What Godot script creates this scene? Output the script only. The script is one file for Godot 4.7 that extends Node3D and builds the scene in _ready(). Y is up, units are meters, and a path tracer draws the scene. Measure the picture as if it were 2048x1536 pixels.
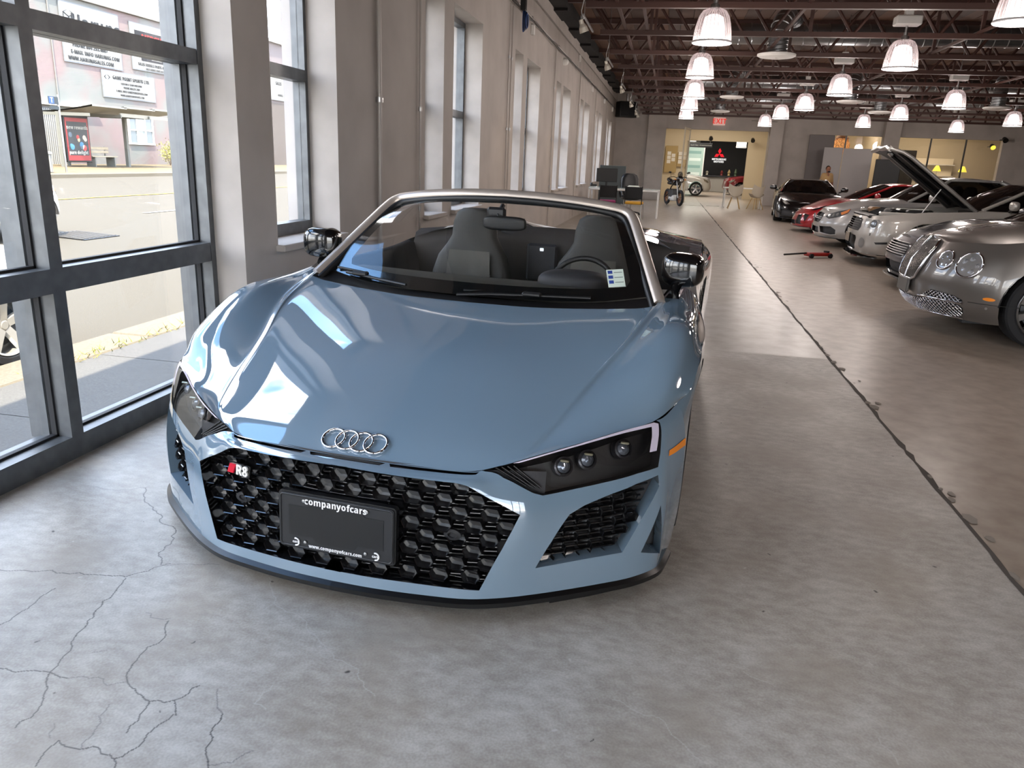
extends Node3D
# A car showroom beside a sunlit street: y up, metres, the floor at y = 0, the building's length along -z.

class MB:
	# collects triangles for one mesh
	var v := PackedVector3Array()
	var n := PackedVector3Array()
	var uv := PackedVector2Array()
	func tri(a: Vector3, b: Vector3, c: Vector3, na: Vector3, nb: Vector3, nc: Vector3, ua := Vector2.ZERO, ub := Vector2.ZERO, uc := Vector2.ZERO) -> void:
		var g := (b - a).cross(c - a)
		if g.dot(na + nb + nc) > 0.0:
			v.append(a); v.append(c); v.append(b)
			n.append(na); n.append(nc); n.append(nb)
			uv.append(ua); uv.append(uc); uv.append(ub)
		else:
			v.append(a); v.append(b); v.append(c)
			n.append(na); n.append(nb); n.append(nc)
			uv.append(ua); uv.append(ub); uv.append(uc)
	func flat(a: Vector3, b: Vector3, c: Vector3, towards := Vector3.ZERO) -> void:
		var g := (b - a).cross(c - a).normalized()
		if towards != Vector3.ZERO and g.dot(towards) < 0.0:
			g = -g
		tri(a, b, c, g, g, g)
	func quad(a: Vector3, b: Vector3, c: Vector3, d: Vector3, towards := Vector3.ZERO) -> void:
		var g := (c - a).cross(d - b).normalized()
		if towards != Vector3.ZERO and g.dot(towards) < 0.0:
			g = -g
		tri(a, b, c, g, g, g, Vector2(0, 0), Vector2(1, 0), Vector2(1, 1))
		tri(a, c, d, g, g, g, Vector2(0, 0), Vector2(1, 1), Vector2(0, 1))
	func box(lo: Vector3, hi: Vector3, xf := Transform3D.IDENTITY) -> MB:
		var p := []
		for i in 8:
			p.append(xf * Vector3(hi.x if i & 1 else lo.x, hi.y if i & 2 else lo.y, hi.z if i & 4 else lo.z))
		var m: Vector3 = xf * ((lo + hi) / 2)
		for f in [[0, 1, 3, 2], [4, 5, 7, 6], [0, 1, 5, 4], [2, 3, 7, 6], [0, 2, 6, 4], [1, 3, 7, 5]]:
			quad(p[f[0]], p[f[1]], p[f[2]], p[f[3]], (p[f[0]] + p[f[2]]) / 2 - m)
		return self
	func cbox(c: Vector3, s: Vector3, xf := Transform3D.IDENTITY) -> MB:
		return box(c - s / 2, c + s / 2, xf)
	func rbox(c: Vector3, s: Vector3, r: float, xf := Transform3D.IDENTITY) -> MB:
		# box with chamfered edges
		var h := s / 2
		r = minf(r, minf(h.x, minf(h.y, h.z)) * 0.98)
		for ax in 3:
			for sg in [-1.0, 1.0]:
				var q := []
				for k in [[-1, -1], [1, -1], [1, 1], [-1, 1]]:
					var p := Vector3.ZERO
					p[ax] = sg * h[ax]
					p[(ax + 1) % 3] = k[0] * (h[(ax + 1) % 3] - r)
					p[(ax + 2) % 3] = k[1] * (h[(ax + 2) % 3] - r)
					q.append(xf * (c + p))
				var o := Vector3.ZERO
				o[ax] = sg
				quad(q[0], q[1], q[2], q[3], xf.basis * o)
		for ax in 3:
			var b := (ax + 1) % 3
			var d := (ax + 2) % 3
			for sb in [-1.0, 1.0]:
				for sd in [-1.0, 1.0]:
					var q := []
					for k in [[-1, 0], [1, 0], [1, 1], [-1, 1]]:
						var p := Vector3.ZERO
						p[ax] = k[0] * (h[ax] - r)
						p[b] = sb * (h[b] - (r if k[1] else 0.0))
						p[d] = sd * (h[d] - (0.0 if k[1] else r))
						q.append(xf * (c + p))
					var o := Vector3.ZERO
					o[b] = sb
					o[d] = sd
					quad(q[0], q[1], q[2], q[3], xf.basis * o)
		for i in 8:
			var sx := 1.0 if i & 1 else -1.0
			var sy := 1.0 if i & 2 else -1.0
			var sz := 1.0 if i & 4 else -1.0
			flat(xf * (c + Vector3(sx * h.x, sy * (h.y - r), sz * (h.z - r))), xf * (c + Vector3(sx * (h.x - r), sy * h.y, sz * (h.z - r))), xf * (c + Vector3(sx * (h.x - r), sy * (h.y - r), sz * h.z)), xf.basis * Vector3(sx, sy, sz))
		return self
	func grid(g: Array, flip := false) -> MB:
		# rows of points, smooth
		var R := g.size()
		var K: int = g[0].size()
		var nn := []
		for i in R:
			var row := PackedVector3Array()
			for j in K:
				var du: Vector3 = g[mini(i + 1, R - 1)][j] - g[maxi(i - 1, 0)][j]
				var dv: Vector3 = g[i][mini(j + 1, K - 1)] - g[i][maxi(j - 1, 0)]
				var c := du.cross(dv)
				if c.length_squared() < 1e-16:
					var i2 := 1 if i == 0 else (R - 2 if i == R - 1 else i)
					var j2 := 1 if j == 0 else (K - 2 if j == K - 1 else j)
					du = g[mini(i2 + 1, R - 1)][j2] - g[maxi(i2 - 1, 0)][j2]
					dv = g[i2][mini(j2 + 1, K - 1)] - g[i2][maxi(j2 - 1, 0)]
					c = du.cross(dv)
				c = c.normalized()
				row.append(-c if flip else c)
			nn.append(row)
		for i in R - 1:
			for j in K - 1:
				var ua := Vector2(float(j) / (K - 1), float(i) / (R - 1))
				var ub := Vector2(float(j + 1) / (K - 1), float(i) / (R - 1))
				var uc := Vector2(float(j + 1) / (K - 1), float(i + 1) / (R - 1))
				var ud := Vector2(float(j) / (K - 1), float(i + 1) / (R - 1))
				tri(g[i][j], g[i][j + 1], g[i + 1][j + 1], nn[i][j], nn[i][j + 1], nn[i + 1][j + 1], ua, ub, uc)
				tri(g[i][j], g[i + 1][j + 1], g[i + 1][j], nn[i][j], nn[i + 1][j + 1], nn[i + 1][j], ua, uc, ud)
		return self
	func lathe(prof: Array, segs := 24, xf := Transform3D.IDENTITY, a0 := 0.0, a1 := TAU) -> MB:
		# profile of Vector2(radius, height) round the y axis
		var g := []
		for i in segs + 1:
			var a := lerpf(a0, a1, float(i) / segs)
			var row := PackedVector3Array()
			for p in prof:
				row.append(xf * Vector3(p.x * cos(a), p.y, p.x * sin(a)))
			g.append(row)
		for i in segs:
			var am := lerpf(a0, a1, (i + 0.5) / segs)
			for j in prof.size() - 1:
				var d: Vector2 = prof[j + 1] - prof[j]
				var nr := Vector2(d.y, -d.x).normalized()
				var q := []
				for k in [i, i + 1]:
					var a := lerpf(a0, a1, float(k) / segs)
					q.append((xf.basis * Vector3(nr.x * cos(a), nr.y, nr.x * sin(a))).normalized())
				var A: Vector3 = g[i][j]
				var B: Vector3 = g[i + 1][j]
				var C: Vector3 = g[i + 1][j + 1]
				var D: Vector3 = g[i][j + 1]
				if A.distance_squared_to(B) > 1e-14:
					tri(A, B, C, q[0], q[1], q[1])
				if C.distance_squared_to(D) > 1e-14:
					tri(A, C, D, q[0], q[1], q[0])
		return self
	func tube(path: Array, r: float, segs := 8, closed := false) -> MB:
		var m := path.size()
		var g := []
		var nn := []
		var side := Vector3.ZERO
		for i in m:
			var t: Vector3
			if closed:
				t = path[(i + 1) % m] - path[(i - 1 + m) % m]
			else:
				t = path[mini(i + 1, m - 1)] - path[maxi(i - 1, 0)]
			t = t.normalized()
			if side == Vector3.ZERO:
				side = t.cross(Vector3.UP if absf(t.y) < 0.9 else Vector3.RIGHT).normalized()
			else:
				side = (side - t * side.dot(t)).normalized()
			var b := t.cross(side)
			var row := PackedVector3Array()
			var nr := PackedVector3Array()
			for k in segs + 1:
				var a := TAU * k / segs
				var d := side * cos(a) + b * sin(a)
				row.append(path[i] + d * r)
				nr.append(d)
			g.append(row)
			nn.append(nr)
		for i in (m if closed else m - 1):
			var i2 := (i + 1) % m
			for k in segs:
				tri(g[i][k], g[i][k + 1], g[i2][k + 1], nn[i][k], nn[i][k + 1], nn[i2][k + 1])
				tri(g[i][k], g[i2][k + 1], g[i2][k], nn[i][k], nn[i2][k + 1], nn[i2][k])
		if not closed:
			for e in [0, m - 1]:
				var o: Vector3 = path[e] - path[1 if e == 0 else m - 2]
				for k in segs:
					flat(path[e], g[e][k], g[e][k + 1], o)
		return self
	func prism(poly: Array, z0: float, z1: float, xf := Transform3D.IDENTITY) -> MB:
		# polygon of Vector2 (x, y), extruded along z
		var pts := PackedVector2Array(poly)
		var ix := Geometry2D.triangulate_polygon(pts)
		for e in [z0, z1]:
			var o := xf.basis * Vector3(0, 0, 1.0 if e == maxf(z0, z1) else -1.0)
			for k in range(0, ix.size(), 3):
				flat(xf * Vector3(pts[ix[k]].x, pts[ix[k]].y, e), xf * Vector3(pts[ix[k + 1]].x, pts[ix[k + 1]].y, e), xf * Vector3(pts[ix[k + 2]].x, pts[ix[k + 2]].y, e), o)
		var cw := Geometry2D.is_polygon_clockwise(pts)
		for i in pts.size():
			var a := pts[i]
			var b := pts[(i + 1) % pts.size()]
			var d := b - a
			var o := Vector3(d.y, -d.x, 0)
			if cw:
				o = -o
			quad(xf * Vector3(a.x, a.y, z0), xf * Vector3(b.x, b.y, z0), xf * Vector3(b.x, b.y, z1), xf * Vector3(a.x, a.y, z1), xf.basis * o)
		return self
	func quad_strip(a: Vector3, b: Vector3, wide: float) -> MB:
		# a flat stripe from a to b along z
		var h := Vector3(wide / 2, 0, 0)
		quad(a - h, a + h, b + h, b - h, Vector3.UP)
		return self
	func mesh() -> ArrayMesh:
		var a := []
		a.resize(Mesh.ARRAY_MAX)
		a[Mesh.ARRAY_VERTEX] = v
		a[Mesh.ARRAY_NORMAL] = n
		a[Mesh.ARRAY_TEX_UV] = uv
		var m := ArrayMesh.new()
		m.add_surface_from_arrays(Mesh.PRIMITIVE_TRIANGLES, a)
		return m

var taken := {}
var mats := {}
var rng := RandomNumberGenerator.new()

func numbered(called: String) -> String:
	if not taken.has(called):
		taken[called] = 0
		return called
	taken[called] += 1
	return "%s_%03d" % [called, taken[called]]

func tag(o: Node3D, label: String, category: String, group := "", kind := "") -> Node3D:
	if label: o.set_meta("label", label)
	if category: o.set_meta("category", category)
	if group: o.set_meta("group", group)
	if kind: o.set_meta("kind", kind)
	return o

func thing(called: String, label: String, category: String, at := Vector3.ZERO, turn := 0.0, group := "") -> Node3D:
	var o := Node3D.new()
	o.name = numbered(called)
	add_child(o)
	o.position = at
	o.rotation.y = turn
	tag(o, label, category, group)
	return o

func part(parent: Node, called: String, m, material: Material, at := Vector3.ZERO, turn := Vector3.ZERO) -> MeshInstance3D:
	var o := MeshInstance3D.new()
	o.name = called
	o.mesh = m.mesh() if m is MB else m
	o.material_override = material
	o.position = at
	o.rotation = turn
	parent.add_child(o, true)
	return o

func single(called: String, m, material: Material, label: String, category: String, at := Vector3.ZERO, turn := 0.0, group := "") -> MeshInstance3D:
	var o := MeshInstance3D.new()
	o.name = numbered(called)
	o.mesh = m.mesh() if m is MB else m
	o.material_override = material
	add_child(o)
	o.position = at
	o.rotation.y = turn
	tag(o, label, category, group)
	return o

func struct(called: String, m, material: Material) -> MeshInstance3D:
	var o := MeshInstance3D.new()
	o.name = numbered(called)
	o.mesh = m.mesh() if m is MB else m
	o.material_override = material
	add_child(o)
	o.set_meta("kind", "structure")
	return o

func copy(o: Node3D, base: String, at: Vector3, turn: float, label := "", group := "") -> Node3D:
	var c := o.duplicate()
	c.name = numbered(base)
	add_child(c)
	c.position = at
	c.rotation.y = turn
	if label: c.set_meta("label", label)
	if group: c.set_meta("group", group)
	return c

func rgb(hex: String) -> Color:
	return Color.html(hex)

func mat(key: String, col: Color, rough := 0.6, metal := 0.0, coat := -1.0) -> StandardMaterial3D:
	if mats.has(key):
		return mats[key]
	var m := StandardMaterial3D.new()
	m.albedo_color = col
	m.roughness = rough
	m.metallic = metal
	if coat >= 0.0:
		m.clearcoat_enabled = true
		m.clearcoat = 1.0
		m.clearcoat_roughness = coat
	mats[key] = m
	return m

func noise_tex(seed_: int, freq: float, cols: Array, size := 512, octaves := 4, normal := false, type := FastNoiseLite.TYPE_SIMPLEX_SMOOTH) -> NoiseTexture2D:
	var f := FastNoiseLite.new()
	f.seed = seed_
	f.frequency = freq
	f.noise_type = type
	f.fractal_octaves = octaves
	var t := NoiseTexture2D.new()
	t.width = size
	t.height = size
	t.seamless = true
	t.noise = f
	if normal:
		t.as_normal_map = true
		t.bump_strength = 2.0
	elif cols.size():
		var g := Gradient.new()
		g.offsets = PackedFloat32Array(range(cols.size()).map(func(i): return float(i) / (cols.size() - 1)))
		g.colors = PackedColorArray(cols)
		t.color_ramp = g
	return t

func world_tex(m: StandardMaterial3D, t: Texture2D, size: float, bump: Texture2D = null, depth := 0.2) -> StandardMaterial3D:
	m.albedo_texture = t
	m.uv1_triplanar = true
	m.uv1_world_triplanar = true
	m.uv1_scale = Vector3.ONE / size
	if bump:
		m.heightmap_enabled = true
		m.heightmap_texture = bump
		m.heightmap_scale = depth
	return m

func glow(key: String, col: Color, energy: float) -> StandardMaterial3D:
	if mats.has(key):
		return mats[key]
	var m := mat(key, col, 0.5)
	m.emission_enabled = true
	m.emission = col
	m.emission_energy_multiplier = energy
	return m

func pane(key: String, col: Color, alpha: float, rough := 0.02) -> StandardMaterial3D:
	if mats.has(key):
		return mats[key]
	var m := mat(key, Color(col.r, col.g, col.b, alpha), rough)
	m.transparency = BaseMaterial3D.TRANSPARENCY_ALPHA
	return m

func lettering(words: String, height: float, depth := 0.004, family := "Droid Sans", weight := 700, italic := false) -> TextMesh:
	var f := SystemFont.new()
	f.font_names = PackedStringArray([family])
	f.font_weight = weight
	f.font_italic = italic
	var t := TextMesh.new()
	t.font = f
	t.text = words
	t.font_size = 32
	t.pixel_size = height / 23.0
	t.depth = depth
	return t

# smooth curves and patches through given points
func cr(a, b, c, d, t: float):
	return b + 0.5 * t * ((c - a) + t * ((2.0 * a - 5.0 * b + 4.0 * c - d) + t * (3.0 * (b - c) + d - a)))

func curve(p: Array, u: float):
	# u from 0 to size-1, Catmull-Rom with straight ends
	var m := p.size()
	var i := clampi(int(floor(u)), 0, m - 2)
	var b = p[i]
	var c = p[i + 1]
	var a = p[i - 1] if i > 0 else b + b - c
	var d = p[i + 2] if i + 2 < m else c + c - b
	return cr(a, b, c, d, u - i)

func smooth_line(p: Array, each := 6) -> Array:
	var out := []
	for k in (p.size() - 1) * each + 1:
		out.append(curve(p, float(k) / each))
	return out

func net_at(net: Array, u: float, w: float) -> Vector3:
	# net[row][column]; u runs along the columns, w along the rows
	var R := net.size()
	var i := clampi(int(floor(w)), 0, R - 2)
	var b: Vector3 = curve(net[i], u)
	var c: Vector3 = curve(net[i + 1], u)
	var a: Vector3 = curve(net[i - 1], u) if i > 0 else b + b - c
	var d: Vector3 = curve(net[i + 2], u) if i + 2 < R else c + c - b
	return cr(a, b, c, d, w - i)

func net_normal(net: Array, u: float, w: float) -> Vector3:
	var e := 0.02
	var K: int = net[0].size() - 1
	var R: int = net.size() - 1
	var du := net_at(net, minf(u + e, K), w) - net_at(net, maxf(u - e, 0), w)
	var dw := net_at(net, u, minf(w + e, R)) - net_at(net, u, maxf(w - e, 0))
	return du.cross(dw).normalized()

func patch(net: Array, each_u := 6, each_w := 6, mirror := false, flip := false) -> MB:
	var K: int = (net[0].size() - 1) * each_u
	var R: int = (net.size() - 1) * each_w
	var g := []
	for i in R + 1:
		var row := PackedVector3Array()
		for j in K + 1:
			row.append(net_at(net, float(j) / each_u, float(i) / each_w))
		g.append(row)
	var m := MB.new()
	m.grid(g, flip)
	if mirror:
		mirrored(m)
	return m

func mirrored(m: MB) -> MB:
	# adds the mirror image in x
	for k in range(0, m.v.size(), 3):
		for i in [0, 2, 1]:
			m.v.append(m.v[k + i] * Vector3(-1, 1, 1))
			m.n.append(m.n[k + i] * Vector3(-1, 1, 1))
			m.uv.append(m.uv[k + i])
	return m

func flipped(m: MB) -> MB:
	# the mirror image alone
	var o := MB.new()
	for k in range(0, m.v.size(), 3):
		for i in [0, 2, 1]:
			o.v.append(m.v[k + i] * Vector3(-1, 1, 1))
			o.n.append(m.n[k + i] * Vector3(-1, 1, 1))
			o.uv.append(m.uv[k + i])
	return o

func cut_patch(net: Array, lo: Vector2, hi: Vector2, nu: int, nw: int, holes: Array, keep := [], off := 0.0) -> MB:
	# the part of a net between lo and hi (in net units), without the holes, or only what lies in keep
	var m := MB.new()
	var P := {}
	var get_ := func(q: Vector2) -> Array:
		if not P.has(q):
			var nn := net_normal(net, q.x, q.y)
			P[q] = [net_at(net, q.x, q.y) + nn * off, nn]
		return P[q]
	for i in nw:
		for j in nu:
			var a := Vector2(lerpf(lo.x, hi.x, float(j) / nu), lerpf(lo.y, hi.y, float(i) / nw))
			var b := Vector2(lerpf(lo.x, hi.x, float(j + 1) / nu), lerpf(lo.y, hi.y, float(i + 1) / nw))
			var cells := [PackedVector2Array([a, Vector2(b.x, a.y), b, Vector2(a.x, b.y)])]
			if keep.size():
				var kept := []
				for kp in keep:
					for c in cells:
						kept.append_array(Geometry2D.intersect_polygons(c, kp))
				cells = kept
			for h in holes:
				var next := []
				for c in cells:
					var cut := Geometry2D.clip_polygons(c, h)
					var ring := false
					for x in cut:
						ring = ring or Geometry2D.is_polygon_clockwise(x)
					if not ring:
						next.append_array(cut)
				cells = next
			for c in cells:
				if c.size() < 3:
					continue
				var ix := Geometry2D.triangulate_polygon(c)
				for k in range(0, ix.size(), 3):
					var A: Array = get_.call(c[ix[k]])
					var B: Array = get_.call(c[ix[k + 1]])
					var C: Array = get_.call(c[ix[k + 2]])
					m.tri(A[0], B[0], C[0], A[1], B[1], C[1])
	return m

func rim_strip(net: Array, poly: PackedVector2Array, inward: Vector3, off := 0.0, each := 4) -> MB:
	# walls going in from the edge of a hole in a net
	var m := MB.new()
	var pts := []
	var edge := []
	var mid := Vector3.ZERO
	for i in poly.size():
		for k in each:
			edge.append(poly[i].x <= 0.0 and poly[(i + 1) % poly.size()].x <= 0.0)
			var q := poly[i].lerp(poly[(i + 1) % poly.size()], float(k) / each)
			pts.append(net_at(net, q.x, q.y) + net_normal(net, q.x, q.y) * off)
			mid += pts[-1]
	mid /= pts.size()
	for i in pts.size():
		var a: Vector3 = pts[i]
		var b: Vector3 = pts[(i + 1) % pts.size()]
		if edge[i]: continue
		m.quad(a, b, b + inward, a + inward, mid - (a + b) / 2)
	return m

func _ready() -> void:
	rng.seed = 7
	# camera
	var cam := Camera3D.new()
	cam.name = "camera"
	cam.fov = rad_to_deg(2.0 * atan(768.0 / 1515.0))
	cam.near = 0.05
	cam.far = 400.0
	add_child(cam)
	cam.position = Vector3(0, 1.463, 0)
	cam.basis = Basis(Vector3.UP, deg_to_rad(10.6)) * Basis(Vector3.RIGHT, deg_to_rad(-16.5)) * Basis(Vector3.BACK, deg_to_rad(2.4))
	cam.current = true
	# sky, exposure and sun
	var env := Environment.new()
	env.background_mode = Environment.BG_SKY
	env.sky = make_sky()
	env.background_energy_multiplier = 11.0
	env.tonemap_mode = Environment.TONE_MAPPER_LINEAR
	env.tonemap_exposure = 1.2
	env.sdfgi_enabled = true
	env.ssao_enabled = true
	env.ssil_enabled = true
	var we := WorldEnvironment.new()
	we.name = "world_environment"
	we.environment = env
	add_child(we)
	var sun := DirectionalLight3D.new()
	sun.name = "sun"
	sun.light_color = Color(1.0, 0.95, 0.86)
	sun.light_energy = 6.0
	sun.light_angular_distance = 0.6
	sun.shadow_enabled = true
	add_child(sun)
	sun.look_at_from_position(Vector3.ZERO, Vector3(-0.27, -1.0, -0.55), Vector3.UP)
	# the place
	make_materials()
	build_floor()
	build_left_wall()
	build_other_walls()
	build_ceiling()
	build_far_rooms()
	build_street()
	# the things
	build_pendants()
	build_wall_fittings()
	build_sports_car()
	build_row_of_cars()
	build_showroom_furniture()

func make_sky() -> Sky:
	var f := FastNoiseLite.new()
	f.seed = 21
	f.frequency = 1.5
	f.fractal_octaves = 6
	f.fractal_gain = 0.52
	var im := Image.create(1024, 512, false, Image.FORMAT_RGBF)
	for j in 512:
		var up := PI / 2 - PI * (j + 0.5) / 512
		var y := sin(up)
		for i in 1024:
			var a := TAU * (i + 0.5) / 1024
			var c: Color
			if y > 0.0:
				var t := pow(1.0 - y, 2.6)
				c = Color(0.125, 0.26, 0.50).lerp(Color(0.70, 0.73, 0.74), t)
				var k := 1.0 / (y + 0.28)
				var q := Vector3(cos(up) * cos(a) * k, 0, cos(up) * sin(a) * k)
				var d := f.get_noise_3d(q.x * 1.3, 3.0, q.z * 1.3) + 0.35 * f.get_noise_3d(q.x * 4.0, 9.0, q.z * 4.0)
				var cl := smoothstep(-0.04, 0.32, d)
				c = c.lerp(Color(1.22, 1.17, 1.09).lerp(Color(0.95, 0.93, 0.90), smoothstep(0.3, 0.75, d)), cl * 0.94)
			else:
				c = Color(0.36, 0.35, 0.33)
			im.set_pixel(i, j, c)
	var p := PanoramaSkyMaterial.new()
	p.panorama = ImageTexture.create_from_image(im)
	var s := Sky.new()
	s.sky_material = p
	return s
const FLOOR_CRACKS := [[0, -2.186, -1.993, -2.036, -2.026, -1.887, -2.041, -1.74, -2.064, -1.669, -2.161, -1.646, -2.185], [0, -2.147, -2.728, -2.073, -2.619, -1.92, -2.517, -1.885, -2.459, -1.798, -2.429, -1.734, -2.312, -1.737, -2.243, -1.674, -2.168], [0, -1.734, -2.057, -1.714, -1.981, -1.697, -1.872, -1.648, -1.696, -1.623, -1.666, -1.605, -1.565, -1.552, -1.483, -1.519, -1.422, -1.525, -1.355], [0, -1.8, -1.544, -1.752, -1.545, -1.7, -1.541, -1.604, -1.564, -1.537, -1.555], [0, -1.926, -1.688, -1.923, -1.722, -1.917, -1.771, -1.915, -1.858, -1.915, -1.943], [0, -1.438, -1.869, -1.398, -1.799, -1.412, -1.714, -1.398, -1.63, -1.363, -1.578, -1.314, -1.548, -1.257, -1.527, -1.199, -1.546, -1.164, -1.618], [0, -1.196, -1.547, -1.156, -1.493], [0, -1.257, -1.527, -1.238, -1.408], [0, -1.386, -1.345, -1.347, -1.333, -1.312, -1.333, -1.289, -1.347, -1.212, -1.324, -1.181, -1.37, -1.176, -1.46, -1.168, -1.5], [0, -1.212, -1.324, -1.188, -1.294], [0, -1.386, -1.345, -1.374, -1.257], [0, -1.043, -1.531, -1.031, -1.455, -1.014, -1.433, -1.0, -1.389, -0.97, -1.347], [1, -2.369, -2.676, -2.244, -2.672, -2.147, -2.728], [1, -1.674, -2.168, -1.558, -2.2, -1.474, -2.223], [1, -1.553, -1.672, -1.52, -1.692], [1, -1.537, -1.555, -1.462, -1.58, -1.411, -1.555, -1.37, -1.582], [1, -1.534, -1.893, -1.483, -1.871, -1.439, -1.883], [1, -1.109, -1.615, -1.066, -1.545, -1.043, -1.531], [1, -0.979, -1.361, -0.926, -1.382, -0.894, -1.432], [1, -1.312, -1.333, -1.354, -1.492], [1, -1.413, -1.347, -1.443, -1.394], [2, -1.264, -2.192, -1.147, -2.032, -1.052, -1.999, -0.943, -1.904, -0.85, -1.822, -0.759, -1.792, -0.717, -1.725, -0.669, -1.695], [2, -0.939, -1.576, -0.981, -1.586, -0.969, -1.672], [2, -1.179, -2.002, -1.166, -2.042], [2, -0.016, -1.846, 0.058, -1.811, 0.114, -1.805, 0.169, -1.729, 0.226, -1.669], [2, -0.039, -2.057, 0.034, -2.024], [2, 0.364, -2.071, 0.455, -2.022], [2, 0.702, -1.87, 0.728, -1.774], [2, -0.076, -2.115, -0.058, -2.106]]

func make_materials() -> void:
	var w := mat("wall", Color(1, 1, 1), 0.75)
	world_tex(w, noise_tex(3, 0.006, [Color(0.67, 0.64, 0.615), Color(0.71, 0.68, 0.655), Color(0.74, 0.71, 0.685)], 512, 5), 3.0)
	var rv := mat("reveal", Color(1, 1, 1), 0.7)
	world_tex(rv, noise_tex(4, 0.008, [Color(0.67, 0.64, 0.615), Color(0.71, 0.68, 0.655), Color(0.74, 0.71, 0.685)], 512, 5), 2.0)
	var al := mat("aluminium", Color(1, 1, 1), 0.42, 0.55)
	world_tex(al, noise_tex(5, 0.02, [Color(0.36, 0.37, 0.38), Color(0.43, 0.44, 0.45)], 256, 3), 0.6)
	mat("gasket", rgb("17171a"), 0.7)
	pane("window_glass", Color(0.10, 0.13, 0.12), 0.05)
	mat("cream", rgb("d0c3aa"), 0.8)
	mat("steel_red", rgb("40261f"), 0.55, 0.0)
	mat("dark_void", rgb("141111"), 0.95)
	mat("galvanised", Color(0.62, 0.63, 0.64), 0.3, 0.9)
	mat("white_paint", rgb("e4e2de"), 0.5)
	mat("black_plastic", rgb("0d0d0f"), 0.45)
	mat("gloss_black", rgb("0b0b0d"), 0.12, 0.0, 0.02)
	mat("satin_black", rgb("101012"), 0.22, 0.0, 0.08)
	mat("chrome", Color(0.86, 0.86, 0.88), 0.06, 1.0)
	mat("satin_metal", Color(0.72, 0.72, 0.72), 0.32, 1.0)
	mat("rubber", rgb("17171a"), 0.75)
	mat("wood_a", rgb("4a2f20"), 0.8)
	mat("wood_b", rgb("3e271b"), 0.8)
	mat("wood_c", rgb("563824"), 0.8)

func crack_walk(img: Image, pts: Array, col: Color, wide: float) -> void:
	# an irregular hairline through the given points (pixels)
	var r := RandomNumberGenerator.new()
	r.seed = int(pts[0].x * 31 + pts[0].y)
	for i in pts.size() - 1:
		var a: Vector2 = pts[i]
		var b: Vector2 = pts[i + 1]
		var steps := int(a.distance_to(b) / 8.0) + 1
		var last := a
		for s in steps:
			var q := a.lerp(b, float(s + 1) / steps)
			if s < steps - 1:
				q += (b - a).orthogonal().normalized() * r.randf_range(-2.6, 2.6)
			var m := int(last.distance_to(q)) + 1
			var wd := wide * r.randf_range(0.5, 1.25)
			for k in m:
				var p := last.lerp(q, float(k) / m)
				var hw := int(ceil(wd / 2))
				for dx in range(-hw, hw + 1):
					for dy in range(-hw, hw + 1):
						var x := int(p.x) + dx
						var y := int(p.y) + dy
						if x >= 0 and y >= 0 and x < img.get_width() and y < img.get_height():
							var fall := clampf(1.2 - Vector2(dx, dy).length() / (wd / 2 + 0.3), 0.0, 1.0)
							img.set_pixel(x, y, img.get_pixel(x, y).lerp(col, fall * col.a))
			last = q

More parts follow.
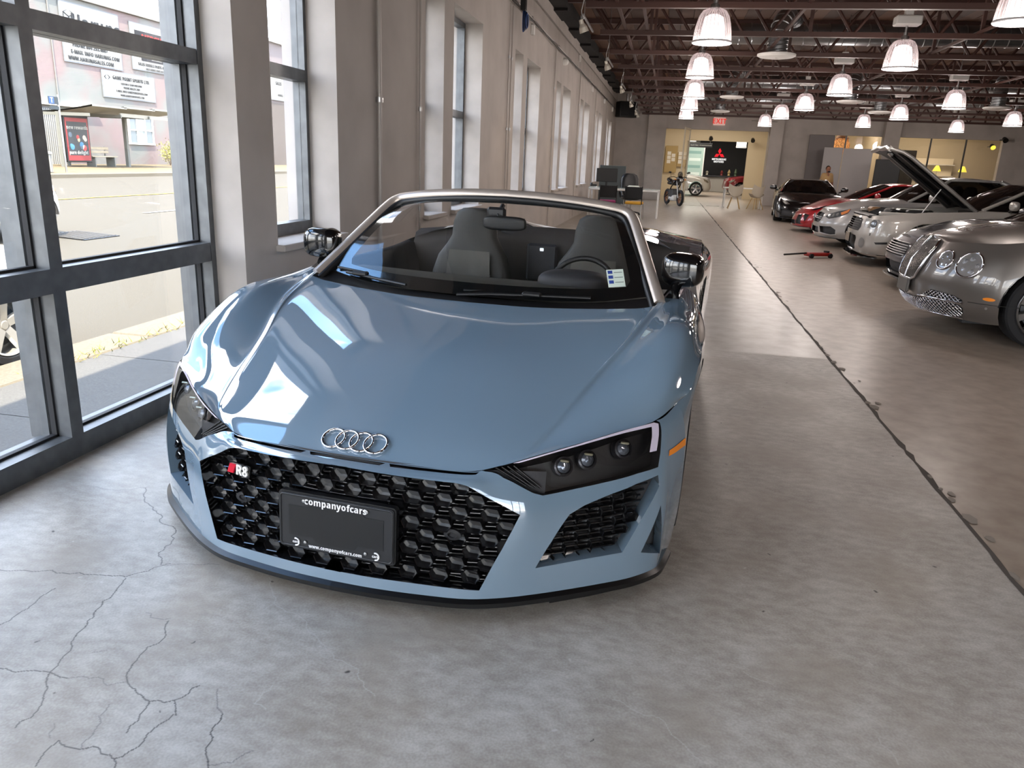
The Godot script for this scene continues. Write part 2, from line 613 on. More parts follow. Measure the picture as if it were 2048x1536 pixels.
func build_floor() -> void:
	# left slab: a texture of its own, 2.2 mm to the pixel near the camera
	var x0 := -2.9
	var x1 := 1.43
	var z0 := -6.4
	var z1 := 0.2
	var W := 1340
	var Hh := 2040
	var n1 := FastNoiseLite.new()
	n1.seed = 11; n1.frequency = 0.006; n1.fractal_octaves = 5
	var n2 := FastNoiseLite.new()
	n2.seed = 12; n2.frequency = 0.05; n2.fractal_octaves = 4
	var n3 := FastNoiseLite.new()
	n3.seed = 13; n3.frequency = 0.35; n3.fractal_octaves = 2
	var img := Image.create(W, Hh, false, Image.FORMAT_RGB8)
	for j in Hh:
		for i in W:
			var a := n1.get_noise_2d(i, j)
			var b := n2.get_noise_2d(i * 0.7, j * 1.2)
			var c := n3.get_noise_2d(i, j)
			var t := clampf(0.5 + 0.4 * a + 0.42 * b + 0.34 * c, 0.0, 1.0)
			var k := Color(0.56, 0.53, 0.495).lerp(Color(0.73, 0.715, 0.685), t)
			img.set_pixel(i, j, k.lerp(Color(0.575, 0.535, 0.49), 0.55 * smoothstep(-0.15, 0.6, n1.get_noise_2d(i * 0.8 + 900, j * 0.8 + 300))))
	var at := func(x: float, z: float) -> Vector2:
		return Vector2((x - x0) / (x1 - x0) * W, (z1 - z) / (z1 - z0) * Hh)
	var dark := Color(0.26, 0.25, 0.24, 0.9)
	var faint := Color(0.4, 0.39, 0.38, 0.6)
	var pale := Color(0.72, 0.71, 0.69, 0.7)
	for c in FLOOR_CRACKS:
		var pts := []
		for k in range(1, c.size(), 2):
			pts.append(at.call(c[k], c[k + 1]))
		var kind: int = c[0]
		crack_walk(img, pts, [dark, faint, pale][kind], [0.95, 0.7, 0.7][kind])
	var r := RandomNumberGenerator.new()
	r.seed = 5
	for k in 260:
		var p := Vector2(r.randf() * W, r.randf() * Hh)
		crack_walk(img, [p, p + Vector2(r.randf_range(-4, 4), r.randf_range(-4, 4))], [Color(0.2, 0.19, 0.18, 0.8), Color(0.75, 0.74, 0.72, 0.8)][k % 2], r.randf_range(1.0, 2.4))
	var tex := ImageTexture.create_from_image(img)
	var m := mat("slab", Color(1, 1, 1), 0.42)
	m.albedo_texture = tex
	m.metallic_specular = 0.42
	var root := Node3D.new()
	root.name = "floor"
	root.set_meta("kind", "structure")
	add_child(root)
	var near := MB.new()
	for i in 1:
		var A := Vector3(x0, 0, z1)
		var B := Vector3(x1, 0, z1)
		var C := Vector3(x1, 0, z0)
		var D := Vector3(x0, 0, z0)
		near.tri(A, B, C, Vector3.UP, Vector3.UP, Vector3.UP, Vector2(0, 0), Vector2(1, 0), Vector2(1, 1))
		near.tri(A, C, D, Vector3.UP, Vector3.UP, Vector3.UP, Vector2(0, 0), Vector2(1, 1), Vector2(0, 1))
	part(root, "concrete_slab", near, m)
	var far := mat("slab_far", Color(1, 1, 1), 0.3)
	world_tex(far, noise_tex(14, 0.012, [Color(0.575, 0.54, 0.50), Color(0.64, 0.615, 0.58), Color(0.70, 0.68, 0.65)], 1024, 6), 3.2)
	far.metallic_specular = 0.45
	var fb := MB.new()
	fb.box(Vector3(-2.95, -0.2, -56), Vector3(1.43, 0, z0))
	fb.box(Vector3(-2.95, -0.2, z1), Vector3(1.43, 0, 8))
	part(root, "concrete_slab", fb, far)
	var base := MB.new()
	base.box(Vector3(-2.95, -0.2, z0), Vector3(1.43, -0.004, z1))
	part(root, "sub_base", base, mat("sub_base", rgb("4a4642"), 0.9))
	# right slab a little lower, its edge chipped
	var right := mat("slab_right", Color(1, 1, 1), 0.33)
	world_tex(right, noise_tex(15, 0.014, [Color(0.56, 0.50, 0.445), Color(0.62, 0.565, 0.51), Color(0.67, 0.625, 0.57)], 1024, 6), 2.6)
	right.metallic_specular = 0.45
	var rb := MB.new()
	rb.box(Vector3(1.436, -0.2, -56), Vector3(18.0, -0.002, 8))
	part(root, "concrete_slab", rb, right)
	# the ragged patched seam between the slabs: a thin ribbon of chipped filler
	var seam := MB.new()
	var zz := 0.5
	var l1 := 1.43
	var r1 := 1.445
	while zz > -34.0:
		var st := r.randf_range(0.05, 0.16) * (1.0 + absf(zz) * 0.08)
		var l2 := 1.43 - r.randf_range(0.0, 0.012)
		var r2 := 1.44 + r.randf_range(0.0, 0.022)
		seam.quad(Vector3(l1, 0.0012, zz), Vector3(r1, 0.0012, zz), Vector3(r2, 0.0012, zz - st), Vector3(l2, 0.0012, zz - st), Vector3.UP)
		l1 = l2; r1 = r2; zz -= st
	part(root, "joint_filler", seam, mat("joint", rgb("4b4540"), 0.8))
	var chips := MB.new()
	for k in 40:
		var cz := -1.6 - 22.0 * pow(r.randf(), 1.6)
		var cx := 1.45 + r.randf_range(-0.02, 0.12) * r.randf()
		var s := r.randf_range(0.012, 0.04)
		var q := []
		for e in 6:
			q.append(Vector3(cx + cos(e * TAU / 6) * s * r.randf_range(0.5, 1.0), 0.0018, cz + sin(e * TAU / 6) * s * r.randf_range(0.7, 1.8)))
		for e in range(1, 5):
			chips.flat(q[0], q[e], q[e + 1], Vector3.UP)
	part(root, "joint_chips", chips, mat("chips", rgb("8d857c"), 0.8))

const Z_BAYS := 6
func build_left_wall() -> void:
	var xi := -2.471
	var xo := -2.9
	var top := 4.5
	var head := 3.1
	var sill := 0.86
	# openings along z, from near to far: [z near, z far, sill height]
	var opens := [[5.2, -4.24, 0.0], [-4.63, -5.65, sill]]
	for k in Z_BAYS:
		opens.append([-7.78 - 4.55 * k, -8.465 - 4.55 * k, sill])
		opens.append([-8.82 - 4.55 * k, -10.2 - 4.55 * k, sill])
	var wall := MB.new()
	var rev := MB.new()
	wall.box(Vector3(xo, head, -35.6), Vector3(xi, top, 7.4))
	var z := 7.4
	for o in opens:
		wall.box(Vector3(xo, 0, o[0]), Vector3(xi, head, z))
		if o[2] > 0.0:
			wall.box(Vector3(xo, 0, o[1]), Vector3(xi, o[2] - 0.04, o[0]))
		z = o[1]
		# plaster lining of the reveals, lighter than the wall
		var lo: float = o[2]
		rev.box(Vector3(xo + 0.002, lo, o[1] - 0.001), Vector3(xi + 0.001, head, o[1] + 0.012))
		rev.box(Vector3(xo + 0.002, lo, o[0] - 0.012), Vector3(xi + 0.001, head, o[0] + 0.001))
		rev.box(Vector3(xo + 0.002, head - 0.012, o[1]), Vector3(xi + 0.001, head + 0.001, o[0]))
	wall.box(Vector3(xo, 0, -35.6), Vector3(xi, head, z))
	struct("wall_left", wall, mats["wall"])
	struct("trim_1", rev, mats["reveal"])
	# glazed units
	var idx := 0
	for o in opens:
		idx += 1
		var w := Node3D.new()
		w.name = "window_%d" % idx
		w.set_meta("kind", "structure")
		add_child(w)
		var g := -2.75
		var lo: float = o[2]
		var fw := 0.055
		if idx == 1:
			storefront(w, g)
			continue
		var f := MB.new()
		f.box(Vector3(g - 0.05, lo, o[1] + 0.01), Vector3(g + 0.05, head - 0.01, o[1] + fw))
		f.box(Vector3(g - 0.05, lo, o[0] - fw), Vector3(g + 0.05, head - 0.01, o[0] - 0.01))
		f.box(Vector3(g - 0.05, lo, o[1] + fw), Vector3(g + 0.05, lo + 0.09, o[0] - fw))
		f.box(Vector3(g - 0.05, head - 0.07, o[1] + fw), Vector3(g + 0.05, head - 0.01, o[0] - fw))
		part(w, "window_frame", f, mats["aluminium"])
		part(w, "transom", MB.new().box(Vector3(g - 0.055, 1.95, o[1] + fw), Vector3(g + 0.055, 2.03, o[0] - fw)), mats["aluminium"])
		part(w, "glass_pane", MB.new().box(Vector3(g - 0.004, lo + 0.09, o[1] + fw), Vector3(g + 0.004, 1.95, o[0] - fw)), mats["window_glass"])
		part(w, "glass_pane", MB.new().box(Vector3(g - 0.004, 2.03, o[1] + fw), Vector3(g + 0.004, head - 0.07, o[0] - fw)), mats["window_glass"])
		part(w, "window_sill", MB.new().rbox(Vector3((xi + 0.025 + g) / 2 + 0.02, lo - 0.018, (o[0] + o[1]) / 2), Vector3(absf(xi - g) + 0.06, 0.045, o[0] - o[1] + 0.03), 0.006), mats["reveal"])

func storefront(w: Node3D, g: float) -> void:
	# aluminium shopfront: mullions, three rails, panes
	var zm := [5.15, 3.3, 1.9, 0.45, -1.0, -2.96, -4.21]
	for i in zm.size():
		var m := MB.new()
		var wd: float = 0.06 if i in [0, zm.size() - 1] else 0.075
		m.box(Vector3(g - 0.075, 0.0, zm[i] - wd / 2), Vector3(g + 0.085, 3.09, zm[i] + wd / 2))
		part(w, "mullion", m, mats["aluminium"])
		# glazing stops and black gaskets beside the mullion
		var k := MB.new()
		k.box(Vector3(g - 0.014, 0.1, zm[i] - wd / 2 - 0.012), Vector3(g + 0.014, 3.05, zm[i] + wd / 2 + 0.012))
		part(w, "gasket", k, mats["gasket"])
		var st := MB.new()
		for sgn in [-1.0, 1.0]:
			st.box(Vector3(g - 0.12, 0.1, zm[i] + sgn * wd / 2 - 0.02), Vector3(g - 0.02, 3.05, zm[i] + sgn * wd / 2 + 0.02))
		part(w, "glazing_stop", st, mats["aluminium"])
	for i in zm.size() - 1:
		var a: float = zm[i + 1] + 0.0375
		var b: float = zm[i] - 0.0375
		for r in [[0.0, 0.11], [0.80, 0.91], [1.905, 1.985], [3.03, 3.09]]:
			part(w, "rail", MB.new().box(Vector3(g - 0.075, r[0], a), Vector3(g + 0.085, r[1], b)), mats["aluminium"])
			if r[0] < 3.0:
				part(w, "gasket", MB.new().box(Vector3(g - 0.014, r[1], a), Vector3(g + 0.014, r[1] + 0.012, b)), mats["gasket"])
		for r in [[0.11, 0.80], [0.91, 1.905], [1.985, 3.03]]:
			part(w, "glass_pane", MB.new().box(Vector3(g - 0.005, r[0], a), Vector3(g + 0.005, r[1], b)), mats["window_glass"])

func build_other_walls() -> void:
	# the wall behind the camera, with a shopfront of its own onto the forecourt
	var b := MB.new()
	b.box(Vector3(-2.9, 0, 7.0), Vector3(-1.6, 4.5, 7.4))
	b.box(Vector3(-1.6, 3.1, 7.0), Vector3(7.4, 4.5, 7.4))
	b.box(Vector3(7.4, 0, 7.0), Vector3(18.0, 4.5, 7.4))
	struct("wall_back", b, mats["wall"])
	var w := Node3D.new()
	w.name = "window_20"
	w.set_meta("kind", "structure")
	add_child(w)
	for i in 7:
		part(w, "mullion", MB.new().box(Vector3(-1.6 + i * 1.5 - 0.04, 0, 7.1), Vector3(-1.6 + i * 1.5 + 0.04, 3.1, 7.25)), mats["aluminium"])
	for i in 6:
		part(w, "glass_pane", MB.new().box(Vector3(-1.56 + i * 1.5, 0.0, 7.17), Vector3(-0.14 + i * 1.5, 3.1, 7.18)), mats["window_glass"])
	struct("wall_right", MB.new().box(Vector3(17.6, 0, -56), Vector3(18.0, 4.5, 7.4)), mats["wall"])

func build_ceiling() -> void:
	var c := Node3D.new()
	c.name = "ceiling"
	c.set_meta("kind", "structure")
	add_child(c)
	# timber deck: boards running the length of the building
	var board := MB.new().box(Vector3(0.004, 4.5, -35.4), Vector3(0.256, 4.56, 7.4)).mesh()
	var x := -2.9
	var k := 0
	while x < 17.9:
		part(c, "deck_board", board, mats[["wood_a", "wood_b", "wood_c", "wood_b"][(k * 7 + k / 3) % 4]], Vector3(x, 0.004 * (k % 3), 0))
		x += 0.26
		k += 1
	part(c, "roof_slab", MB.new().box(Vector3(-2.9, 4.59, -56.0), Vector3(18.0, 4.85, 7.4)), mats["dark_void"])
	# open-web joists across the room
	var bot := MB.new()
	bot.box(Vector3(-1.32, 3.50, -0.045), Vector3(17.6, 3.51, 0.045))
	bot.box(Vector3(-1.32, 3.51, -0.045), Vector3(17.6, 3.575, -0.035))
	bot.box(Vector3(-1.32, 3.51, 0.035), Vector3(17.6, 3.575, 0.045))
	var bm := bot.mesh()
	var tm := MB.new().box(Vector3(-2.47, 4.40, -0.055), Vector3(17.6, 4.5, 0.055)).mesh()
	var diag := MB.new().tube([Vector3(0, 3.54, 0), Vector3(0.62, 4.42, 0)], 0.028, 6).mesh()
	var diag2 := MB.new().tube([Vector3(0, 3.54, 0), Vector3(-0.62, 4.42, 0)], 0.028, 6).mesh()
	var post := MB.new().box(Vector3(-0.025, 3.55, -0.025), Vector3(0.025, 4.42, 0.025)).mesh()
	for i in 18:
		var j := Node3D.new()
		j.name = "roof_joist"
		j.position = Vector3(0, 0, 4.52 - 2.275 * i)
		c.add_child(j, true)
		part(j, "bottom_chord", bm, mats["steel_red"])
		part(j, "top_chord", tm, mats["steel_red"])
		for q in 12:
			part(j, "web_member", diag, mats["steel_red"], Vector3(-1.1 + q * 1.24, 0, 0.02))
			part(j, "web_member", diag2, mats["steel_red"], Vector3(-1.1 + q * 1.24, 0, -0.02))
			if q % 2 == 0:
				part(j, "web_post", post, mats["steel_red"], Vector3(-0.5 + q * 1.24, 0, 0))
	# bridging bars along the building
	for bx in [-0.9, -0.55, 1.6, 4.4, 7.2]:
		part(c, "bridging_bar", MB.new().box(Vector3(bx - 0.02, 3.56, -34.2), Vector3(bx + 0.02, 3.60, 4.5)), mats["steel_red"])
	# dark closure where the deck meets the left wall
	var cl := MB.new()
	for i in 36:
		var zz := 6.8 - 1.1375 * i
		cl.box(Vector3(-2.47, 4.26 + 0.05 * (i % 2), zz - 1.1375), Vector3(-2.2, 4.5, zz))
	part(c, "eaves_closure", cl, mats["dark_void"])

func build_far_rooms() -> void:
	var zf := -35.4
	var t := 4.5
	var wall := MB.new()
	wall.box(Vector3(-2.9, 0, zf - 0.25), Vector3(-0.27, t, zf))
	wall.box(Vector3(-0.27, 3.03, zf - 0.25), Vector3(4.03, t, zf))
	wall.box(Vector3(4.03, 0, zf - 0.25), Vector3(5.8, t, zf))
	wall.box(Vector3(5.8, 2.98, zf - 0.25), Vector3(18.0, t, zf))
	wall.box(Vector3(8.6, 0, zf - 0.25), Vector3(9.05, 2.98, zf))
	wall.box(Vector3(13.15, 0, zf - 0.25), Vector3(18.0, 2.98, zf))
	struct("wall_far", wall, mats["wall"])
	var pil := MB.new()
	pil.box(Vector3(-1.05, 0, zf), Vector3(-0.27, t, zf + 0.25))
	pil.box(Vector3(4.03, 0, zf), Vector3(4.55, t, zf + 0.5))
	pil.box(Vector3(8.55, 0, zf), Vector3(9.15, t, zf + 0.4))
	struct("column_1", pil, mats["wall"])
	# second showroom behind the opening: cream walls with a wide doorway, black brand wall at its end
	var zc := -41.0
	var cw := MB.new()
	cw.box(Vector3(-0.9, 0, zc), Vector3(-0.3, 4.2, zf - 0.25))
	cw.box(Vector3(-0.9, 0, zc - 0.15), Vector3(0.88, 4.2, zc))
	cw.box(Vector3(0.88, 2.75, zc - 0.15), Vector3(3.75, 4.2, zc))
	cw.box(Vector3(3.75, 0, zc - 0.15), Vector3(5.2, 4.2, zc))
	cw.box(Vector3(4.75, 0, zc), Vector3(5.2, 4.2, zf - 0.25))
	struct("wall_inner", cw, mats["cream"])
	struct("ceiling_inner", MB.new().box(Vector3(-8, 3.9, -55), Vector3(18, 4.2, zf - 0.25)), mats["cream"])
	var bw := MB.new()
	bw.box(Vector3(1.9, 0, -54.2), Vector3(7.0, 3.9, -54.0))
	struct("wall_brand", bw, mat("brand_wall", rgb("17171b"), 0.6))
	struct("wall_inner_end", MB.new().box(Vector3(-8, 0, -55.2), Vector3(18, 4.2, -55.0)), mat("pale_wall", rgb("c9c8c0"), 0.8))
	struct("wall_inner_left", MB.new().box(Vector3(-8, 0, -55), Vector3(-7.8, 4.2, zc)), mats["cream"])
	struct("wall_inner_divider", MB.new().box(Vector3(8.9, 0, -55), Vector3(9.05, 4.2, zf - 0.25)), mats["cream"])
	# bulkhead with lettering above the doorway
	var bh := thing("bulkhead_sign", "dark hanging fascia with small pale letters across the far doorway", "sign", Vector3(1.6, 2.68, -47.0))
	part(bh, "board", MB.new().rbox(Vector3.ZERO, Vector3(1.45, 0.24, 0.08), 0.01), mat("fascia", rgb("232327"), 0.5))
	part(bh, "lettering", lettering("ELECTRIC POWERHOUSE", 0.075), mat("dim_white", rgb("a9a9a4"), 0.6), Vector3(0.1, 0, 0.045))
	part(bh, "hanger", MB.new().box(Vector3(-0.6, 0.12, -0.01), Vector3(-0.58, 1.22, 0.01)), mats["satin_metal"])
	part(bh, "hanger", MB.new().box(Vector3(0.58, 0.12, -0.01), Vector3(0.6, 1.22, 0.01)), mats["satin_metal"])
	# brand sign: three red diamonds over white letters
	var sg := thing("brand_sign", "red three diamond emblem over white letters on the black far wall", "sign", Vector3(3.19, 0, -53.98))
	var red := glow("sign_red", rgb("e01024"), 0.9)
	var dia := [Vector2(0, 0), Vector2(0.105, 0.182), Vector2(0, 0.365), Vector2(-0.105, 0.182)]
	for k in 3:
		var a := [0.0, TAU / 3, -TAU / 3]
		part(sg, "diamond", MB.new().prism(dia, 0.0, 0.06), red, Vector3(0, 2.355, 0), Vector3(0, 0, a[k]))
	var wl := glow("sign_white", rgb("f2f2f0"), 0.9)
	part(sg, "lettering", lettering("MITSUBISHI", 0.115, 0.04), wl, Vector3(0, 2.02, 0.03))
	part(sg, "lettering", lettering("MOTORS", 0.115, 0.04), wl, Vector3(0, 1.865, 0.03))
	# reception counter
	var rc := thing("reception_counter", "long grey reception counter with a dark top before the black wall", "counter", Vector3(3.55, 0, -51.5))
	part(rc, "front_panel", MB.new().rbox(Vector3(0, 0.46, 0), Vector3(3.9, 0.92, 0.5), 0.02), mat("counter_grey", rgb("9d9890"), 0.6))
	part(rc, "end_post", MB.new().box(Vector3(-1.95, 0, 0.26), Vector3(-1.85, 0.98, 0.31)), mats["white_paint"])
	part(rc, "worktop", MB.new().rbox(Vector3(0.05, 0.97, 0.05), Vector3(4.3, 0.07, 0.75), 0.01), mat("counter_top", rgb("26262a"), 0.3))
	for k in 4:
		single("counter_ornament", MB.new().lathe([Vector2(0.02, 0), Vector2(0.09, 0.02), Vector2(0.06, 0.12), Vector2(0.1, 0.2), Vector2(0.03, 0.26 + 0.06 * k), Vector2(0, 0.27 + 0.06 * k)], 12), mat("ornament%d" % k, [rgb("c8c2b0"), rgb("7a2a2a"), rgb("b8a070"), rgb("4a5a40")][k], 0.5), ["small cream ornament standing on the dark counter top", "small dark red ornament on the dark counter top", "small tan ornament on the dark counter top", "small olive plant pot on the dark counter top"][k], "ornament", Vector3(2.4 + [0.0, 0.9, 1.35, 1.75][k], 1.005, -51.45))
	# back-lit poster wall left of the brand wall
	var po := thing("info_poster", "tall pale green information poster beside the black brand wall", "poster", Vector3(1.45, 0, -50.0))
	part(po, "frame", MB.new().rbox(Vector3(0, 1.4, 0), Vector3(1.25, 2.8, 0.06), 0.01), mats["white_paint"])
	part(po, "print", MB.new().box(Vector3(-0.56, 0.25, 0.031), Vector3(0.56, 2.74, 0.034)), mat("poster_green", rgb("a9c3bb"), 0.5))
	for k in 5:
		part(po, "printed_block", MB.new().box(Vector3(-0.4 + 0.12 * (k % 2), 2.25 - 0.42 * k, 0.034), Vector3(0.42, 2.42 - 0.42 * k, 0.037)), mat("poster_block%d" % (k % 2), [rgb("7fa39c"), rgb("d5e2dc")][k % 2], 0.5))
	# glazed offices: mullions, panes and pale rooms behind
	for k in 2:
		var xa: float = [5.8, 9.15][k]
		var xb: float = [8.55, 13.15][k]
		var w := Node3D.new()
		w.name = "window_%d" % (30 + k)
		w.set_meta("kind", "structure")
		add_child(w)
		var n := 2 + k
		for i in n:
			var a := lerpf(xa, xb, float(i) / n) + 0.03
			var b := lerpf(xa, xb, float(i + 1) / n) - 0.03
			part(w, "glass_pane", MB.new().box(Vector3(a, 0.05, zf - 0.13), Vector3(b, 2.95, zf - 0.12)), mats["window_glass"])
			part(w, "mullion", MB.new().box(Vector3(a - 0.05, 0, zf - 0.16), Vector3(a, 2.98, zf - 0.09)), mats["aluminium"])
	struct("wall_office", MB.new().box(Vector3(4.9, 0, -40.6), Vector3(17.9, 4.2, -40.4)), mats["cream"])
	lamp_area("office_ceiling_light", Vector3(7.2, 3.85, -38.0), Vector2(2.0, 1.2), Color(1.0, 0.93, 0.82), 6.0, "square white ceiling panel lighting the glazed office behind the pillar")
	lamp_area("office_ceiling_light", Vector3(11.2, 3.85, -38.0), Vector2(3.0, 1.2), Color(1.0, 0.91, 0.78), 8.0, "square white ceiling panel lighting the wide glazed office")
	lamp_area("office_ceiling_light", Vector3(2.2, 3.85, -38.2), Vector2(2.4, 1.4), Color(1.0, 0.95, 0.87), 8.0, "square white ceiling panel just inside the cream opening")
	lamp_area("office_ceiling_light", Vector3(2.6, 3.85, -47.5), Vector2(3.4, 2.4), Color(1.0, 0.97, 0.92), 16.0, "square white ceiling panel over the far second showroom")
	for k in 2:
		lamp_area("box_pendant", Vector3([1.1, 3.85][k], [2.85, 2.6][k], -46.0), Vector2(0.5, 0.5), Color(1.0, 0.98, 0.94), 1.2, ["white box lamp hanging at the left of the far black wall", "white box lamp hanging at the right of the far black wall"][k])
	# office contents
	var dw := thing("dark_cabinet", "tall black cabinet standing inside the wide glazed office", "cabinet", Vector3(10.15, 0, -39.6))
	part(dw, "body", MB.new().rbox(Vector3(0, 1.3, 0), Vector3(1.9, 2.6, 0.6), 0.02), mats["black_plastic"])
	for k in 3:
		part(dw, "door", MB.new().rbox(Vector3(-0.62 + 0.62 * k, 1.3, 0.31), Vector3(0.58, 2.5, 0.03), 0.008), mat("cab_door", rgb("1e1c1c"), 0.35))
	var gl := thing("globe_lamp", "large orange woven globe lamp hanging in the glazed office", "lamp", Vector3(7.35, 2.62, -37.2))
	var globe := MB.new()
	var pr := []
	for i in 15:
		var a := -PI / 2 + PI * i / 14
		pr.append(Vector2(0.34 * cos(a), 0.34 * sin(a)))
	globe.lathe(pr, 22)
	part(gl, "shade", globe, glow("globe", rgb("d99a5c"), 0.75))
	for k in 34:
		var ya := asin(-0.9 + 1.8 * k / 33.0)
		var aa := k * 2.39996
		var d := Vector3(cos(ya) * cos(aa), sin(ya), cos(ya) * sin(aa))
		part(gl, "petal", MB.new().lathe([Vector2(0.075, -0.012), Vector2(0.085, 0.01), Vector2(0.06, 0.012)], 10, Transform3D(Basis(Quaternion(Vector3.UP, d)), d * 0.345)), mat("petal", rgb("f0c08a"), 0.6))
	part(gl, "cord", MB.new().tube([Vector3(0, 0.34, 0), Vector3(0, 1.25, 0)], 0.01, 6), mats["black_plastic"])
	part(gl, "crown", MB.new().lathe([Vector2(0.3, 0.30), Vector2(0.2, 0.42), Vector2(0.05, 0.46)], 18), mat("crown", rgb("8a5a34"), 0.7))
	for k in 4:
		var d := thing("desk_lamp", "small desk lamp with a yellow glowing shade, number %s along the wide glazed office" % ["one", "two", "three", "four"][k], "lamp", Vector3([9.75, 10.75, 11.55, 12.55][k], 0.98, -37.6 + 0.12 * (k % 2)))
		part(d, "shade", MB.new().lathe([Vector2(0.17, 0.74), Vector2(0.1, 0.9), Vector2(0.05, 0.98)], 16), glow("yshade", rgb("e8d24a"), 1.1))
		part(d, "stem", MB.new().tube([Vector3(0, 0, 0), Vector3(0, 0.78, 0)], 0.012, 6), mats["satin_metal"])
		part(d, "base", MB.new().lathe([Vector2(0.12, 0), Vector2(0.12, 0.02), Vector2(0, 0.03)], 14), mats["satin_metal"])
	var ds := thing("office_desk", "long pale desk behind the glass of the wide office", "desk", Vector3(11.1, 0, -37.6))
	part(ds, "desk_top", MB.new().rbox(Vector3(0, 0.95, 0), Vector3(4.0, 0.06, 0.9), 0.01), mat("desk_wood", rgb("b9a076"), 0.5))
	part(ds, "front_panel", MB.new().box(Vector3(-1.95, 0, 0.35), Vector3(1.95, 0.92, 0.4)), mats["white_paint"])
	var sh := thing("display_shelf", "pale shelf of small boxes against the back of the wide office", "shelf", Vector3(12.0, 0, -40.2))
	part(sh, "back_panel", MB.new().rbox(Vector3(0, 1.2, 0), Vector3(2.0, 2.2, 0.06), 0.01), mat("shelf_white", rgb("e9ddc6"), 0.6))
	for k in 4:
		part(sh, "shelf_board", MB.new().box(Vector3(-1.0, 0.5 + 0.5 * k, 0.03), Vector3(1.0, 0.54 + 0.5 * k, 0.3)), mats["white_paint"])
	# grey partition screens and black screen in the first glazed office, with a person
	var ps := thing("partition_screen", "pair of tall light grey partition panels before the glazed office", "screen", Vector3(6.75, 0, -33.6), -0.25)
	part(ps, "panel", MB.new().rbox(Vector3(-0.36, 1.22, 0), Vector3(0.70, 2.44, 0.06), 0.01), mat("screen_grey", rgb("a5a1a0"), 0.7))
	part(ps, "panel", MB.new().rbox(Vector3(0.55, 1.21, 0), Vector3(1.08, 2.42, 0.06), 0.01), mats["screen_grey"])
	part(ps, "foot", MB.new().box(Vector3(-0.7, 0, -0.2), Vector3(-0.6, 0.04, 0.2)), mats["satin_metal"])
	part(ps, "foot", MB.new().box(Vector3(0.98, 0, -0.2), Vector3(1.08, 0.04, 0.2)), mats["satin_metal"])
	var bs := thing("black_screen", "tall black display panel beside the light grey partition", "screen", Vector3(8.25, 0, -32.6), -0.15)
	part(bs, "panel", MB.new().rbox(Vector3(0, 1.02, 0), Vector3(0.9, 2.04, 0.12), 0.015), mats["black_plastic"])
	part(bs, "base_plate", MB.new().box(Vector3(-0.45, 0, -0.25), Vector3(0.45, 0.03, 0.25)), mats["black_plastic"])
	var dp := thing("grey_door_panel", "tall dark grey sliding panel at the edge of the glazed office", "panel", Vector3(5.85, 0, -35.1))
	part(dp, "panel", MB.new().rbox(Vector3(0.3, 1.48, 0), Vector3(1.0, 2.96, 0.08), 0.01), mat("panel_dark", rgb("76706f"), 0.6))
	build_person(Vector3(6.05, 0, -32.3))

func lamp_area(called: String, at: Vector3, size: Vector2, col: Color, energy: float, label: String) -> void:
	var t := thing(called, label, "light", at)
	part(t, "diffuser", MB.new().box(Vector3(-size.x / 2, 0.0, -size.y / 2), Vector3(size.x / 2, 0.03, size.y / 2)), glow("panel_glow", Color(1, 0.97, 0.92), 1.6))
	part(t, "frame", MB.new().box(Vector3(-size.x / 2 - 0.03, 0.02, -size.y / 2 - 0.03), Vector3(size.x / 2 + 0.03, 0.05, size.y / 2 + 0.03)), mats["white_paint"])
	if called == "box_pendant":
		part(t, "lamp_box", MB.new().rbox(Vector3(0, 0.2, 0), Vector3(0.5, 0.32, 0.5), 0.02), glow("panel_glow", Color(1, 0.97, 0.92), 1.6))
		part(t, "cord", MB.new().tube([Vector3(0, 0.36, 0), Vector3(0, 3.9 - at.y, 0)], 0.012, 6), mats["black_plastic"])
	var l := AreaLight3D.new()
	l.name = "area_light"
	l.area_size = size
	l.light_color = col
	l.light_energy = energy
	l.area_range = 60.0
	l.shadow_enabled = true
	t.add_child(l)
	l.position = Vector3(0, -0.02, 0)
	l.rotation = Vector3(-PI / 2, 0, 0)

func build_person(at: Vector3) -> void:
	# standing person in a tan shirt, half turned, one hand held before the chest
	var o := thing("person", "standing person in a tan shirt and dark trousers with black hair", "person", at, 0.35)
	var skin := mat("skin", rgb("8a5a44"), 0.6)
	body_field(o)
	for s in [-1.0, 1.0]:
		part(o, "eye", MB.new().cbox(Vector3(s * 0.03, 1.588, 0.103), Vector3(0.022, 0.01, 0.01)), mats["black_plastic"])
	part(o, "mouth", MB.new().cbox(Vector3(0, 1.518, 0.1), Vector3(0.045, 0.009, 0.012)), mat("lips", rgb("6a3030"), 0.5))
	var hair := MB.new()
	var hq := []
	for i in 9:
		var a := PI / 2 * i / 8.0
		hq.append(Vector2(0.09 * cos(a), 0.115 * sin(a)))
	hair.lathe(hq, 18, Transform3D(Basis(Vector3.RIGHT, -0.35).scaled(Vector3(1, 1.12, 1.15)), Vector3(0, 1.60, 0.0)))
	hair.rbox(Vector3(0, 1.50, 0.085), Vector3(0.11, 0.06, 0.04), 0.015)
	part(o, "hair", hair, mat("hair", rgb("0e0b0a"), 0.6))

func cap_dist(p: Vector3, a: Vector3, b: Vector3, ra: float, rb: float) -> float:
	var d := b - a
	var t := clampf((p - a).dot(d) / d.length_squared(), 0.0, 1.0)
	return p.distance_to(a + d * t) - lerpf(ra, rb, t)

